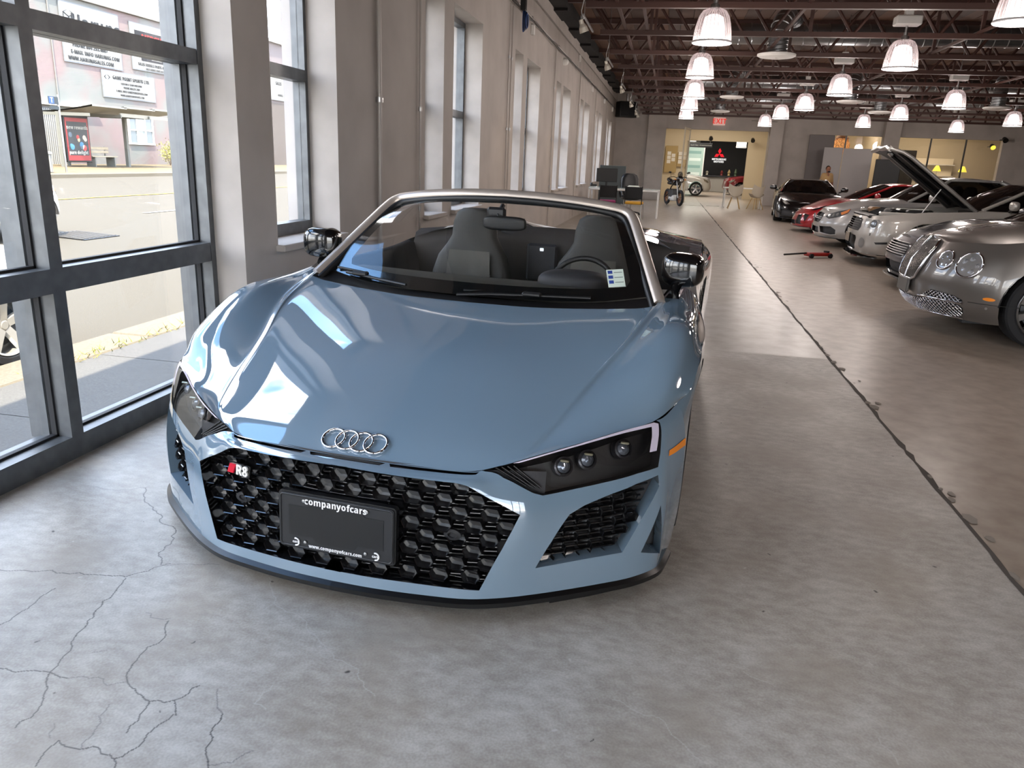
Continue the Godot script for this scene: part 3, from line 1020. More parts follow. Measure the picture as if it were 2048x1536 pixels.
func body_field(o: Node3D) -> void:
	var legs := [[Vector3(-0.09, 0.92, 0), Vector3(-0.10, 0.5, 0.02), 0.1, 0.068], [Vector3(-0.10, 0.5, 0.02), Vector3(-0.11, 0.09, 0), 0.068, 0.048], [Vector3(-0.11, 0.05, -0.03), Vector3(-0.12, 0.04, 0.15), 0.05, 0.04], [Vector3(0.09, 0.92, 0), Vector3(0.10, 0.5, 0.03), 0.1, 0.068], [Vector3(0.10, 0.5, 0.03), Vector3(0.11, 0.09, 0), 0.068, 0.048], [Vector3(0.11, 0.05, -0.03), Vector3(0.13, 0.04, 0.15), 0.05, 0.04]]
	var torso := [[Vector3(0, 0.95, 0), Vector3(0, 1.2, 0.01), 0.135, 0.14], [Vector3(-0.07, 1.2, 0), Vector3(-0.1, 1.34, 0), 0.12, 0.09], [Vector3(0.07, 1.2, 0), Vector3(0.1, 1.34, 0), 0.12, 0.09], [Vector3(-0.17, 1.37, 0), Vector3(-0.26, 1.1, -0.02), 0.066, 0.05], [Vector3(0.17, 1.37, 0), Vector3(0.25, 1.1, -0.01), 0.066, 0.05], [Vector3(-0.14, 1.38, 0), Vector3(0.14, 1.38, 0), 0.06, 0.06]]
	var arms := [[Vector3(-0.26, 1.12, -0.02), Vector3(-0.18, 1.0, 0.17), 0.044, 0.032], [Vector3(0.25, 1.12, -0.01), Vector3(0.2, 0.9, 0.12), 0.044, 0.032]]
	for s in [-1, 1]:
		var w: Vector3 = Vector3(-0.18, 1.0, 0.17) if s < 0 else Vector3(0.2, 0.9, 0.12)
		var d: Vector3 = Vector3(0.35, 0.2, 0.6).normalized() if s < 0 else Vector3(-0.1, -0.8, 0.4).normalized()
		arms.append([w, w + d * 0.07, 0.03, 0.035])
		for f in 4:
			var side := d.cross(Vector3.UP).normalized() * (f - 1.5) * 0.019
			arms.append([w + d * 0.08 + side, w + d * (0.14 - 0.008 * absf(f - 1.4)) + side + Vector3(0, -0.02, 0), 0.0095, 0.008])
		arms.append([w + d * 0.03 + d.cross(Vector3.UP).normalized() * 0.03, w + d * 0.09 + d.cross(Vector3.UP).normalized() * 0.055, 0.012, 0.009])
	part(o, "trousers", field_mesh(legs, Vector3(-0.24, 0.0, -0.14), Vector3(0.24, 1.06, 0.24), 0.024, 0.03), mat("trousers", rgb("191a1f"), 0.8))
	part(o, "shirt", field_mesh(torso, Vector3(-0.36, 0.78, -0.18), Vector3(0.36, 1.5, 0.18), 0.022, 0.04), mat("shirt", rgb("a98a5f"), 0.8))
	arms.append([Vector3(0, 1.54, 0.015), Vector3(0, 1.62, 0.02), 0.07, 0.085])
	arms.append([Vector3(0, 1.52, 0.05), Vector3(0, 1.5, 0.06), 0.045, 0.035])
	arms.append([Vector3(0, 1.36, 0), Vector3(0, 1.54, 0.0), 0.055, 0.05])
	arms.append([Vector3(0, 1.6, 0.1), Vector3(0, 1.565, 0.115), 0.01, 0.014])
	arms.append([Vector3(-0.085, 1.6, 0.0), Vector3(-0.085, 1.56, 0.0), 0.012, 0.01])
	arms.append([Vector3(0.085, 1.6, 0.0), Vector3(0.085, 1.56, 0.0), 0.012, 0.01])
	arms.append([Vector3(0, 1.0, 0), Vector3(0, 1.36, 0), 0.09, 0.09])
	for s in [-1.0, 1.0]:
		arms.append([Vector3(0, 1.34, 0), Vector3(s * 0.17, 1.35, 0), 0.05, 0.045])
		arms.append([Vector3(s * 0.17, 1.35, 0), Vector3(s * 0.255, 1.12, -0.015), 0.045, 0.04])
	part(o, "body", field_mesh(arms, Vector3(-0.36, 0.7, -0.14), Vector3(0.36, 1.74, 0.36), 0.017, 0.012), mats["skin"])

func field_mesh(bones: Array, lo: Vector3, hi: Vector3, cell: float, soft: float) -> MB:
	# surface nets over a smooth union of tapered capsules
	var nx := int((hi.x - lo.x) / cell) + 2
	var ny := int((hi.y - lo.y) / cell) + 2
	var nz := int((hi.z - lo.z) / cell) + 2
	var f := PackedFloat32Array()
	f.resize(nx * ny * nz)
	var val := func(p: Vector3) -> float:
		var s := 0.0
		var best := 9.0
		for b in bones:
			var d := cap_dist(p, b[0], b[1], b[2], b[3])
			best = minf(best, d)
			s += exp(-d / soft * 2.0) if d < soft * 8 else 0.0
		return -log(s) * soft / 2.0 if s > 0.0 else best
	for k in nz:
		for j in ny:
			for i in nx:
				f[(k * ny + j) * nx + i] = val.call(lo + Vector3(i, j, k) * cell)
	var vert := {}
	for k in nz - 1:
		for j in ny - 1:
			for i in nx - 1:
				var sum := Vector3.ZERO
				var cnt := 0
				var c := []
				for q in 8:
					c.append(f[((k + (q >> 2)) * ny + j + ((q >> 1) & 1)) * nx + i + (q & 1)])
				for e in [[0, 1], [2, 3], [4, 5], [6, 7], [0, 2], [1, 3], [4, 6], [5, 7], [0, 4], [1, 5], [2, 6], [3, 7]]:
					var a: float = c[e[0]]
					var b: float = c[e[1]]
					if (a < 0.0) != (b < 0.0):
						var t := a / (a - b)
						var pa := Vector3(e[0] & 1, (e[0] >> 1) & 1, e[0] >> 2)
						var pb := Vector3(e[1] & 1, (e[1] >> 1) & 1, e[1] >> 2)
						sum += pa.lerp(pb, t)
						cnt += 1
				if cnt:
					vert[(k * ny + j) * nx + i] = lo + (Vector3(i, j, k) + sum / cnt) * cell
	var nrm := {}
	for key in vert:
		var p: Vector3 = vert[key]
		var h := cell * 0.5
		var g := Vector3(val.call(p + Vector3(h, 0, 0)) - val.call(p - Vector3(h, 0, 0)), val.call(p + Vector3(0, h, 0)) - val.call(p - Vector3(0, h, 0)), val.call(p + Vector3(0, 0, h)) - val.call(p - Vector3(0, 0, h)))
		nrm[key] = g.normalized()
	var m := MB.new()
	var st := [1, nx, nx * ny]
	for k in range(1, nz - 1):
		for j in range(1, ny - 1):
			for i in range(1, nx - 1):
				var at := (k * ny + j) * nx + i
				for ax in 3:
					if (f[at] < 0.0) != (f[at + st[ax]] < 0.0):
						var b: int = st[(ax + 1) % 3]
						var d: int = st[(ax + 2) % 3]
						var q := [at - b - d, at - d, at, at - b]
						var ok := true
						for x in q:
							ok = ok and vert.has(x)
						if ok:
							m.tri(vert[q[0]], vert[q[1]], vert[q[2]], nrm[q[0]], nrm[q[1]], nrm[q[2]])
							m.tri(vert[q[0]], vert[q[2]], vert[q[3]], nrm[q[0]], nrm[q[2]], nrm[q[3]])
	return m

func road_y(x: float) -> float:
	return -0.4 + 0.65 * clampf((-5.1 - x) / 14.9, 0.0, 1.0)

func build_street() -> void:
	var asphalt := mat("asphalt", Color(1, 1, 1), 0.9)
	world_tex(asphalt, noise_tex(41, 0.25, [Color(0.205, 0.19, 0.158), Color(0.27, 0.25, 0.208), Color(0.355, 0.33, 0.275)], 512, 3), 1.6)
	var walk := mat("sidewalk", Color(1, 1, 1), 0.9)
	world_tex(walk, noise_tex(42, 0.12, [Color(0.25, 0.247, 0.24), Color(0.30, 0.296, 0.288), Color(0.36, 0.355, 0.345)], 512, 4), 1.5)
	var kerbm := mat("kerb", Color(1, 1, 1), 0.9)
	world_tex(kerbm, noise_tex(43, 0.05, [Color(0.34, 0.315, 0.265), Color(0.42, 0.395, 0.345)], 512, 4), 1.0)
	var dry := mat("dry_verge", Color(1, 1, 1), 0.95)
	world_tex(dry, noise_tex(44, 0.04, [Color(0.33, 0.285, 0.20), Color(0.43, 0.38, 0.28)], 512, 4), 2.0)
	# near pavement in flags, kerb, road, far kerb and verge
	var pv := Node3D.new()
	pv.name = "sidewalk"
	pv.set_meta("kind", "structure")
	add_child(pv)
	for i in 24:
		var z1 := 8.0 - 1.5 * i
		part(pv, "paving_slab", MB.new().box(Vector3(-4.62, -0.6, z1 - 1.488), Vector3(-2.88, -0.28, z1)), walk)
	var kb := Node3D.new()
	kb.name = "kerb"
	kb.set_meta("kind", "structure")
	add_child(kb)
	for i in 20:
		part(kb, "kerb_stone", MB.new().rbox(Vector3(-4.86, -0.44, 7.0 - 2.4 * i), Vector3(0.46, 0.33, 2.38), 0.02), kerbm)
	part(kb, "gutter", MB.new().box(Vector3(-5.25, -0.6, -50), Vector3(-5.08, -0.395, 9)), kerbm)
	var road := MB.new()
	var x := -5.1
	while x > -20.0:
		var xn := x - 1.49
		road.quad(Vector3(x, road_y(x), 12), Vector3(xn, road_y(xn), 12), Vector3(xn, road_y(xn), -110), Vector3(x, road_y(x), -110), Vector3.UP)
		x = xn
	struct("road", road, asphalt)
	struct("road_bed", MB.new().box(Vector3(-60, -0.9, -110), Vector3(-2.9, -0.62, 12)), asphalt)
	struct("road_line_yellow", MB.new().quad_strip(Vector3(-15.0, road_y(-15.0) + 0.01, -110), Vector3(-15.0, road_y(-15.0) + 0.01, 12), 0.12), mat("line_yellow", rgb("a88e30"), 0.8))
	var dash := MB.new()
	for i in 9:
		dash.quad_strip(Vector3(-12.0, road_y(-12.0) + 0.01, -16.2 - 8.0 * (i - 2)), Vector3(-12.0, road_y(-12.0) + 0.01, -18.0 - 8.0 * (i - 2)), 0.12)
	struct("road_line_white", dash, mat("line_white", rgb("a9a7a1"), 0.8))
	var kf := MB.new()
	kf.box(Vector3(-20.35, -0.2, -110), Vector3(-20.0, 0.37, 12))
	struct("kerb_far", kf, kerbm)
	struct("sidewalk_far", MB.new().box(Vector3(-29.0, -0.2, -110), Vector3(-20.35, 0.36, 12)), dry)
	# storm drain
	var gr := thing("drain_grate", "black iron drain grate in the road beyond the parked car", "grate", Vector3(-10.3, road_y(-10.3) + 0.012, -12.1))
	gr.rotation.z = -0.0436
	part(gr, "frame", MB.new().box(Vector3(-0.45, -0.01, -0.45), Vector3(0.45, 0.004, 0.45)), mats["black_plastic"])
	for k in 9:
		part(gr, "bar", MB.new().box(Vector3(-0.4, 0.004, -0.42 + 0.1 * k), Vector3(0.4, 0.012, -0.36 + 0.1 * k)), mat("iron", rgb("3b3833"), 0.7))
	# weeds in the kerb joint
	for k in 3:
		var wd := MB.new()
		var r := RandomNumberGenerator.new()
		r.seed = 60 + k
		for b in 34:
			var p := Vector3(r.randf_range(-0.10, 0.10), 0, r.randf_range(-0.34, 0.34))
			var tip := p + Vector3(r.randf_range(-0.08, 0.08), r.randf_range(0.02, 0.07), r.randf_range(-0.05, 0.05))
			wd.flat(p - Vector3(0.005, 0, 0), p + Vector3(0.005, 0, 0), tip)
			wd.flat(p - Vector3(0, 0, 0.006), p + Vector3(0, 0, 0.006), tip)
		var o := single("weed_tuft", wd, mat("weed%d" % k, [rgb("7d8436"), rgb("8f8a3e"), rgb("a39a4e")][k], 0.9), ["green weed tuft growing at the kerb beside the mullion", "yellow green weed tuft at the kerb near the white pillar", "dry straw tuft at the kerb under the parked car"][k], "plant", Vector3(-4.68, -0.278, [-5.75, -6.55, -5.1][k]))
		o.set_meta("kind", "stuff")
	# long painted commercial building across the street
	var fx := -29.0
	var fac := mat("facade", Color(1, 1, 1), 0.9)
	world_tex(fac, noise_tex(45, 0.005, [Color(0.41, 0.43, 0.42), Color(0.44, 0.44, 0.43), Color(0.455, 0.405, 0.40), Color(0.47, 0.41, 0.41)], 512, 5), 9.0)
	var bl := thing("commercial_building", "long pale pink and grey painted commercial building across the street", "building", Vector3(fx, 0, 0))
	part(bl, "wall", MB.new().box(Vector3(-8, -0.5, -46.5), Vector3(0, 8.05, 6)), fac)
	part(bl, "parapet_cap", MB.new().rbox(Vector3(-0.1, 8.14, -20.2), Vector3(0.5, 0.16, 52.8), 0.02), mat("cap", rgb("7d7b78"), 0.7))
	part(bl, "downpipe", MB.new().tube([Vector3(0.05, 0.4, -33.65), Vector3(0.05, 8.0, -33.65)], 0.03, 6), mat("pipe_grey", rgb("6f6d6a"), 0.7))
	part(bl, "ledge", MB.new().rbox(Vector3(0.1, 3.1, -33.3), Vector3(0.25, 0.1, 5.6), 0.02), mats["white_paint"])
	facade_window(bl, -38.5, -40.5, 1.5, 2.85, 3)
	facade_window(bl, -31.6, -32.4, 4.95, 6.15, 1)
	facade_window(bl, -27.0, -28.6, 1.3, 3.0, 3)
	var rib := MB.new()
	for k in 22:
		rib.box(Vector3(0.02, 0.3, -31.0 - 0.12 * k), Vector3(0.10, 2.9, -30.95 - 0.12 * k))
	part(bl, "ribbed_panel", rib, mat("ribs", rgb("8f8f8d"), 0.7))
	part(bl, "panel_back", MB.new().box(Vector3(0.0, 0.3, -33.6), Vector3(0.03, 2.95, -30.9)), mat("ribs_back", rgb("5a5c60"), 0.8))
	# signs on the facade
	var sw := mat("sign_board", rgb("8c8c8a"), 0.7)
	var sb := mat("sign_frame", rgb("6e7174"), 0.7)
	var ink := mat("sign_ink", rgb("24272b"), 0.8)
	var redp := mat("sign_red_paint", rgb("a82622"), 0.8)
	var blk := mat("sign_black", rgb("202024"), 0.8)
	var s1 := facade_sign("facade_sign", "large white sign with grey letters and a box emblem high on the facade", -34.33, -38.45, 5.13, 7.85, sw, sb)
	face_text(s1, "Haruna", 0.722, -36.75, 7.0, ink)
	face_text(s1, "PHONE 604 253.4667", 0.182, -36.15, 5.96, ink)
	face_text(s1, "E-MAIL INFO HARUNAS.COM", 0.182, -36.5, 5.64, ink)
	face_text(s1, "WWW.HARUNASALES.COM", 0.182, -36.15, 5.34, ink)
	for pl in [[[0, 0], [0.35, 0.16], [0.7, 0], [0.35, -0.16]], [[0, 0], [0, -0.42], [0.35, -0.6], [0.35, -0.16]], [[0.7, 0], [0.7, -0.42], [0.35, -0.6], [0.35, -0.16]]]:
		var ln := []
		for q in pl:
			ln.append(Vector3(0.06, 7.35 + q[1], -34.55 - q[0]))
		part(s1, "emblem_line", MB.new().tube(ln, 0.025, 5, true), ink)
	var s2 := facade_sign("facade_sign", "white sign with slanted red letters on black panels at the right of the facade", -39.29, -43.6, 5.33, 7.72, sw, sb)
	part(s2, "black_panel", MB.new().box(Vector3(0.05, 6.72, -43.3), Vector3(0.07, 7.35, -39.65)), blk)
	part(s2, "black_panel", MB.new().box(Vector3(0.05, 5.85, -43.3), Vector3(0.07, 6.5, -40.05)), blk)
	face_text(s2, "MERCURY", 0.365, -41.35, 7.02, redp, true)
	face_text(s2, "MERCURY", 0.258, -41.35, 6.3, redp, true)
	face_text(s2, "MerCruiser", 0.122, -41.35, 6.0, sw, true)
	face_text(s2, "SALES SERVICE PARTS ACCESSORIES", 0.144, -41.4, 5.66, ink)
	face_text(s2, "SALES SERVICE PARTS ACCESSORIES", 0.0912, -41.4, 5.45, ink)
	var s3 := facade_sign("facade_sign", "lower white sign with small grey lines and a diamond emblem", -36.78, -41.0, 3.72, 5.05, sw, sb)
	face_text(s3, "GAME POINT SPORTS LTD.", 0.175, -39.05, 4.74, ink)
	face_text(s3, "CUSTOM & TEAM UNIFORMS", 0.0912, -39.0, 4.48, ink)
	face_text(s3, "PHONE 604.251.7001", 0.0988, -39.0, 4.29, ink)
	face_text(s3, "E-MAIL INFO GAMEPOINTSPORTS.COM", 0.0988, -39.0, 4.1, ink)
	face_text(s3, "WWW.GAMEPOINTSPORTS.COM", 0.0912, -39.0, 3.9, ink)
	part(s3, "emblem_line", MB.new().tube([Vector3(0.06, 4.72, -36.95), Vector3(0.06, 4.86, -37.15), Vector3(0.06, 4.72, -37.35), Vector3(0.06, 4.58, -37.15)], 0.025, 5, true), ink)
	var s4 := facade_sign("facade_sign", "small black sign with yellow and white marks at the top of the facade", -31.0, -32.1, 6.98, 7.6, blk, blk)
	face_text(s4, "OE", 0.152, -31.75, 7.1, mat("sign_yellow", rgb("d8c63c"), 0.8))
	# dark building farther down the street
	var b2 := thing("grey_building", "dark grey brick building farther along the street", "building", Vector3(fx, 0, 0))
	part(b2, "wall", MB.new().box(Vector3(-9, -0.5, -92), Vector3(0.2, 8.8, -47.5)), mat("grey_wall", rgb("6e6668"), 0.9))
	part(b2, "brick_base", MB.new().box(Vector3(0.2, 0.3, -92), Vector3(0.26, 4.75, -47.5)), mat("dark_brick", rgb("57504c"), 0.9))
	facade_window(b2, -53.6, -55.6, 3.0, 3.9, 2)
	part(b2, "roof_cap", MB.new().box(Vector3(-0.2, 8.8, -92), Vector3(0.45, 9.0, -47.5)), mats["cap"])
	var s5 := facade_sign("facade_sign", "white sign with faint grey lines on the dark brick building", -52.2, -57.2, 4.92, 6.55, sw, sb)
	face_text(s5, "SALES", 0.228, -55.0, 6.1, ink)
	face_text(s5, "SERVICE", 0.152, -55.2, 5.3, ink)
	# bushes against the walls
	bush("leafy_bush", "yellow green leafy bush growing against the pale facade", Vector3(-27.6, 0.36, -39.9), 0.8, 1.35, rgb("8a8a45"), 3)
	bush("leafy_bush", "smaller green bush at the right end of the pale facade", Vector3(-27.9, 0.36, -41.7), 0.5, 0.95, rgb("5f6b3a"), 4)
	bush("leafy_bush", "orange tinged bush before the dark brick building", Vector3(-26.6, 0.36, -56.6), 1.2, 2.2, rgb("9a7a3a"), 5)
	bush("leafy_bush", "bright green bush before the dark brick building", Vector3(-26.6, 0.36, -53.6), 0.9, 1.6, rgb("7d8a3c"), 6)
	build_bus_stop()

func facade_window(bl: Node3D, za: float, zb: float, lo: float, hi: float, n: int) -> void:
	var w := Node3D.new()
	w.name = "window"
	bl.add_child(w, true)
	var f := MB.new()
	f.box(Vector3(0.0, lo - 0.08, zb - 0.08), Vector3(0.09, lo, za + 0.08))
	f.box(Vector3(0.0, hi, zb - 0.08), Vector3(0.09, hi + 0.08, za + 0.08))
	for i in n + 1:
		var z := lerpf(za, zb, float(i) / n)
		f.box(Vector3(0.0, lo, z - 0.04), Vector3(0.09, hi, z + 0.04))
	f.box(Vector3(0.0, (lo + hi) / 2 - 0.025, zb), Vector3(0.08, (lo + hi) / 2 + 0.025, za))
	part(w, "frame", f, mats["white_paint"])
	for i in n:
		part(w, "pane", MB.new().box(Vector3(0.01, lo, lerpf(za, zb, float(i + 1) / n)), Vector3(0.03, hi, lerpf(za, zb, float(i) / n))), mat("far_glass%d" % (i % 2), [rgb("59646a"), rgb("7f8b8d")][i % 2], 0.15))

func facade_sign(called: String, label: String, za: float, zb: float, lo: float, hi: float, face: Material, edge: Material) -> Node3D:
	var s := thing(called, label, "sign", Vector3(-28.98 + (0.28 if za < -47.0 else 0.0), 0, 0))
	part(s, "frame", MB.new().box(Vector3(0.0, lo, zb), Vector3(0.045, hi, za)), edge)
	part(s, "board", MB.new().box(Vector3(0.02, lo + 0.06, zb + 0.06), Vector3(0.05, hi - 0.06, za - 0.06)), face)
	return s

func face_text(s: Node3D, words: String, h: float, z: float, y: float, m: Material, italic := false) -> void:
	part(s, "lettering", lettering(words, h, 0.01, "Droid Sans", 700, italic), m, Vector3(0.075, y, z), Vector3(0, PI / 2, 0))

func bush(called: String, label: String, at: Vector3, wide: float, tall: float, col: Color, seed_: int) -> void:
	var r := RandomNumberGenerator.new()
	r.seed = seed_
	var t := thing(called, label, "bush", at)
	var st := MB.new()
	var lf := MB.new()
	for k in 9:
		var a := r.randf() * TAU
		var tip := Vector3(cos(a) * wide * r.randf_range(0.2, 0.8), tall * r.randf_range(0.55, 1.0), sin(a) * wide * r.randf_range(0.2, 0.8))
		st.tube([Vector3.ZERO, tip * 0.5 + Vector3(0, 0.1, 0), tip], 0.012, 4)
		for b in 90:
			var p := tip * r.randf_range(0.35, 1.05) + Vector3(r.randf_range(-1, 1), r.randf_range(-1, 1), r.randf_range(-1, 1)) * wide * 0.28
			p.y = maxf(p.y, 0.03)
			var d := Vector3(r.randf_range(-1, 1), r.randf_range(-0.6, 1), r.randf_range(-1, 1)).normalized() * r.randf_range(0.05, 0.12)
			var e := d.cross(Vector3(r.randf_range(-1, 1), r.randf_range(-1, 1), r.randf_range(-1, 1))).normalized() * 0.03
			lf.flat(p, p + d * 0.5 + e, p + d)
			lf.flat(p, p + d, p + d * 0.5 - e)
	part(t, "stem", st, mat("bush_stem", rgb("5a4a34"), 0.9))
	var lm := part(t, "foliage", lf, mat("leaf%d" % seed_, col, 0.8))
	lm.set_meta("kind", "stuff")

func build_bus_stop() -> void:
	var grey := mat("shelter_grey", rgb("6b6c66"), 0.6)
	var sh := thing("bus_shelter", "grey bus shelter with a stepped canopy and a lit poster panel", "shelter", Vector3(-26.0, 0.36, 0))
	for k in 3:
		var z0 := -30.1 - 2.0 * k
		var roof := MB.new()
		var g := []
		for i in 9:
			var tt := i / 8.0
			var row := PackedVector3Array()
			for j in 2:
				row.append(Vector3(-1.3 + 3.0 * tt, 2.30 + 0.34 * pow(tt, 1.6) + 0.04 * k, z0 - 2.2 * j))
			g.append(row)
		roof.grid(g)
		var g2 := []
		for row in g:
			g2.append(PackedVector3Array([row[0] - Vector3(0, 0.07, 0), row[1] - Vector3(0, 0.07, 0)]))
		roof.grid(g2, true)
		roof.quad(g[8][0], g[8][1], g2[8][1], g2[8][0], Vector3.RIGHT)
		part(sh, "canopy", roof, mat("canopy_%d" % k, rgb("80807a"), 0.5))
		part(sh, "canopy_rib", MB.new().box(Vector3(-1.2, 2.15 + 0.04 * k, z0 - 0.06), Vector3(1.5, 2.28 + 0.04 * k, z0)), grey)
	part(sh, "post", MB.new().box(Vector3(-0.08, 0, -34.35), Vector3(0.08, 2.3, -34.2)), grey)
	part(sh, "post", MB.new().box(Vector3(-0.08, 0, -30.15), Vector3(0.08, 2.3, -30.0)), grey)
	part(sh, "post", MB.new().box(Vector3(-1.3, 0, -31.9), Vector3(-1.2, 2.3, -31.8)), grey)
	part(sh, "fascia", MB.new().box(Vector3(1.35, 2.24, -36.3), Vector3(1.42, 2.4, -32.2)), mat("shelter_fascia", rgb("a09c90"), 0.6))
	var po := thing("poster_case", "black and red advertising poster case standing in the bus shelter", "poster", Vector3(-25.95, 0.36, -30.93))
	part(po, "case", MB.new().rbox(Vector3(0, 1.2, 0), Vector3(0.16, 2.0, 1.5), 0.02), mats["black_plastic"])
	part(po, "red_border", MB.new().box(Vector3(0.08, 0.28, -0.68), Vector3(0.086, 2.08, 0.68)), mat("poster_red", rgb("8e2a2e"), 0.4))
	part(po, "print", MB.new().box(Vector3(0.086, 0.5, -0.6), Vector3(0.09, 1.92, 0.6)), mat("poster_dark", rgb("242a30"), 0.4))
	part(po, "lettering", lettering("new rewards", 0.15), mats["dim_white"], Vector3(0.095, 1.68, 0.0), Vector3(0, PI / 2, 0))
	part(po, "lettering", lettering("pure delight", 0.14), mats["dim_white"], Vector3(0.095, 0.62, 0.05), Vector3(0, PI / 2, 0))
	var r := RandomNumberGenerator.new()
	r.seed = 9
	for k in 12:
		part(po, "printed_spot", MB.new().lathe([Vector2(0.001, 0.0), Vector2(r.randf_range(0.05, 0.13), 0.0), Vector2(0.0, 0.006)], 12, Transform3D(Basis(Vector3.BACK, -PI / 2), Vector3.ZERO)), mat("spot%d" % (k % 5), [rgb("3f78a8"), rgb("b9a89a"), rgb("a83a3a"), rgb("c9b48a"), rgb("4a5a6a")][k % 5], 0.5), Vector3(0.09, r.randf_range(0.8, 1.45), r.randf_range(-0.45, 0.45)))
	var bn := thing("bench", "pale slatted bench under the bus shelter canopy", "bench", Vector3(-26.2, 0.36, -32.7))
	for k in 3:
		part(bn, "seat_slat", MB.new().rbox(Vector3(-0.16 + 0.16 * k, 0.46, 0), Vector3(0.14, 0.05, 1.7), 0.01), mat("bench_wood", rgb("b8ab94"), 0.8))
	for k in 2:
		part(bn, "back_slat", MB.new().rbox(Vector3(-0.28, 0.66 + 0.16 * k, 0), Vector3(0.04, 0.12, 1.7), 0.01), mats["bench_wood"])
	for s in [-0.65, 0.65]:
		part(bn, "leg", MB.new().box(Vector3(-0.26, 0, s - 0.03), Vector3(0.2, 0.44, s + 0.03)), grey)
		part(bn, "back_support", MB.new().box(Vector3(-0.33, 0.44, s - 0.03), Vector3(-0.29, 0.9, s + 0.03)), grey)
	var ps := thing("bus_stop_sign", "bus stop pole with a blue and dark sign at the far kerb", "sign", Vector3(-21.5, 0.36, -24.95))
	part(ps, "pole", MB.new().tube([Vector3(0, 0, 0), Vector3(0, 2.66, 0)], 0.035, 8), mats["satin_metal"])
	part(ps, "sign_plate", MB.new().rbox(Vector3(0.02, 2.45, 0.25), Vector3(0.03, 0.26, 0.45), 0.008), mat("stop_dark", rgb("2a3338"), 0.5))
	part(ps, "blue_panel", MB.new().box(Vector3(0.036, 2.34, 0.24), Vector3(0.042, 2.56, 0.46)), mat("stop_blue", rgb("2c4f9a"), 0.5))
	part(ps, "lettering", lettering("T", 0.18), mats["dim_white"], Vector3(0.046, 2.45, 0.35), Vector3(0, PI / 2, 0))
	part(ps, "lower_plate", MB.new().rbox(Vector3(0.02, 2.2, 0.22), Vector3(0.03, 0.12, 0.4), 0.008), mats["stop_dark"])
	var cn := thing("litter_bin", "grey slatted litter bin on the far pavement beside the mullion", "bin", Vector3(-21.5, 0.36, -23.95))
	part(cn, "liner", MB.new().lathe([Vector2(0.2, 0.02), Vector2(0.22, 0.62), Vector2(0.18, 0.62)], 18), mats["black_plastic"])
	for k in 16:
		var a := TAU * k / 16
		part(cn, "slat", MB.new().box(Vector3(-0.008, 0.03, -0.03), Vector3(0.012, 0.64, 0.03)), mat("bin_slat", rgb("8a8a86"), 0.6), Vector3(cos(a) * 0.24, 0, sin(a) * 0.24), Vector3(0, -a, 0))
	part(cn, "rim", MB.new().lathe([Vector2(0.23, 0.62), Vector2(0.28, 0.64), Vector2(0.27, 0.70), Vector2(0.2, 0.72)], 20), mats["bin_slat"])

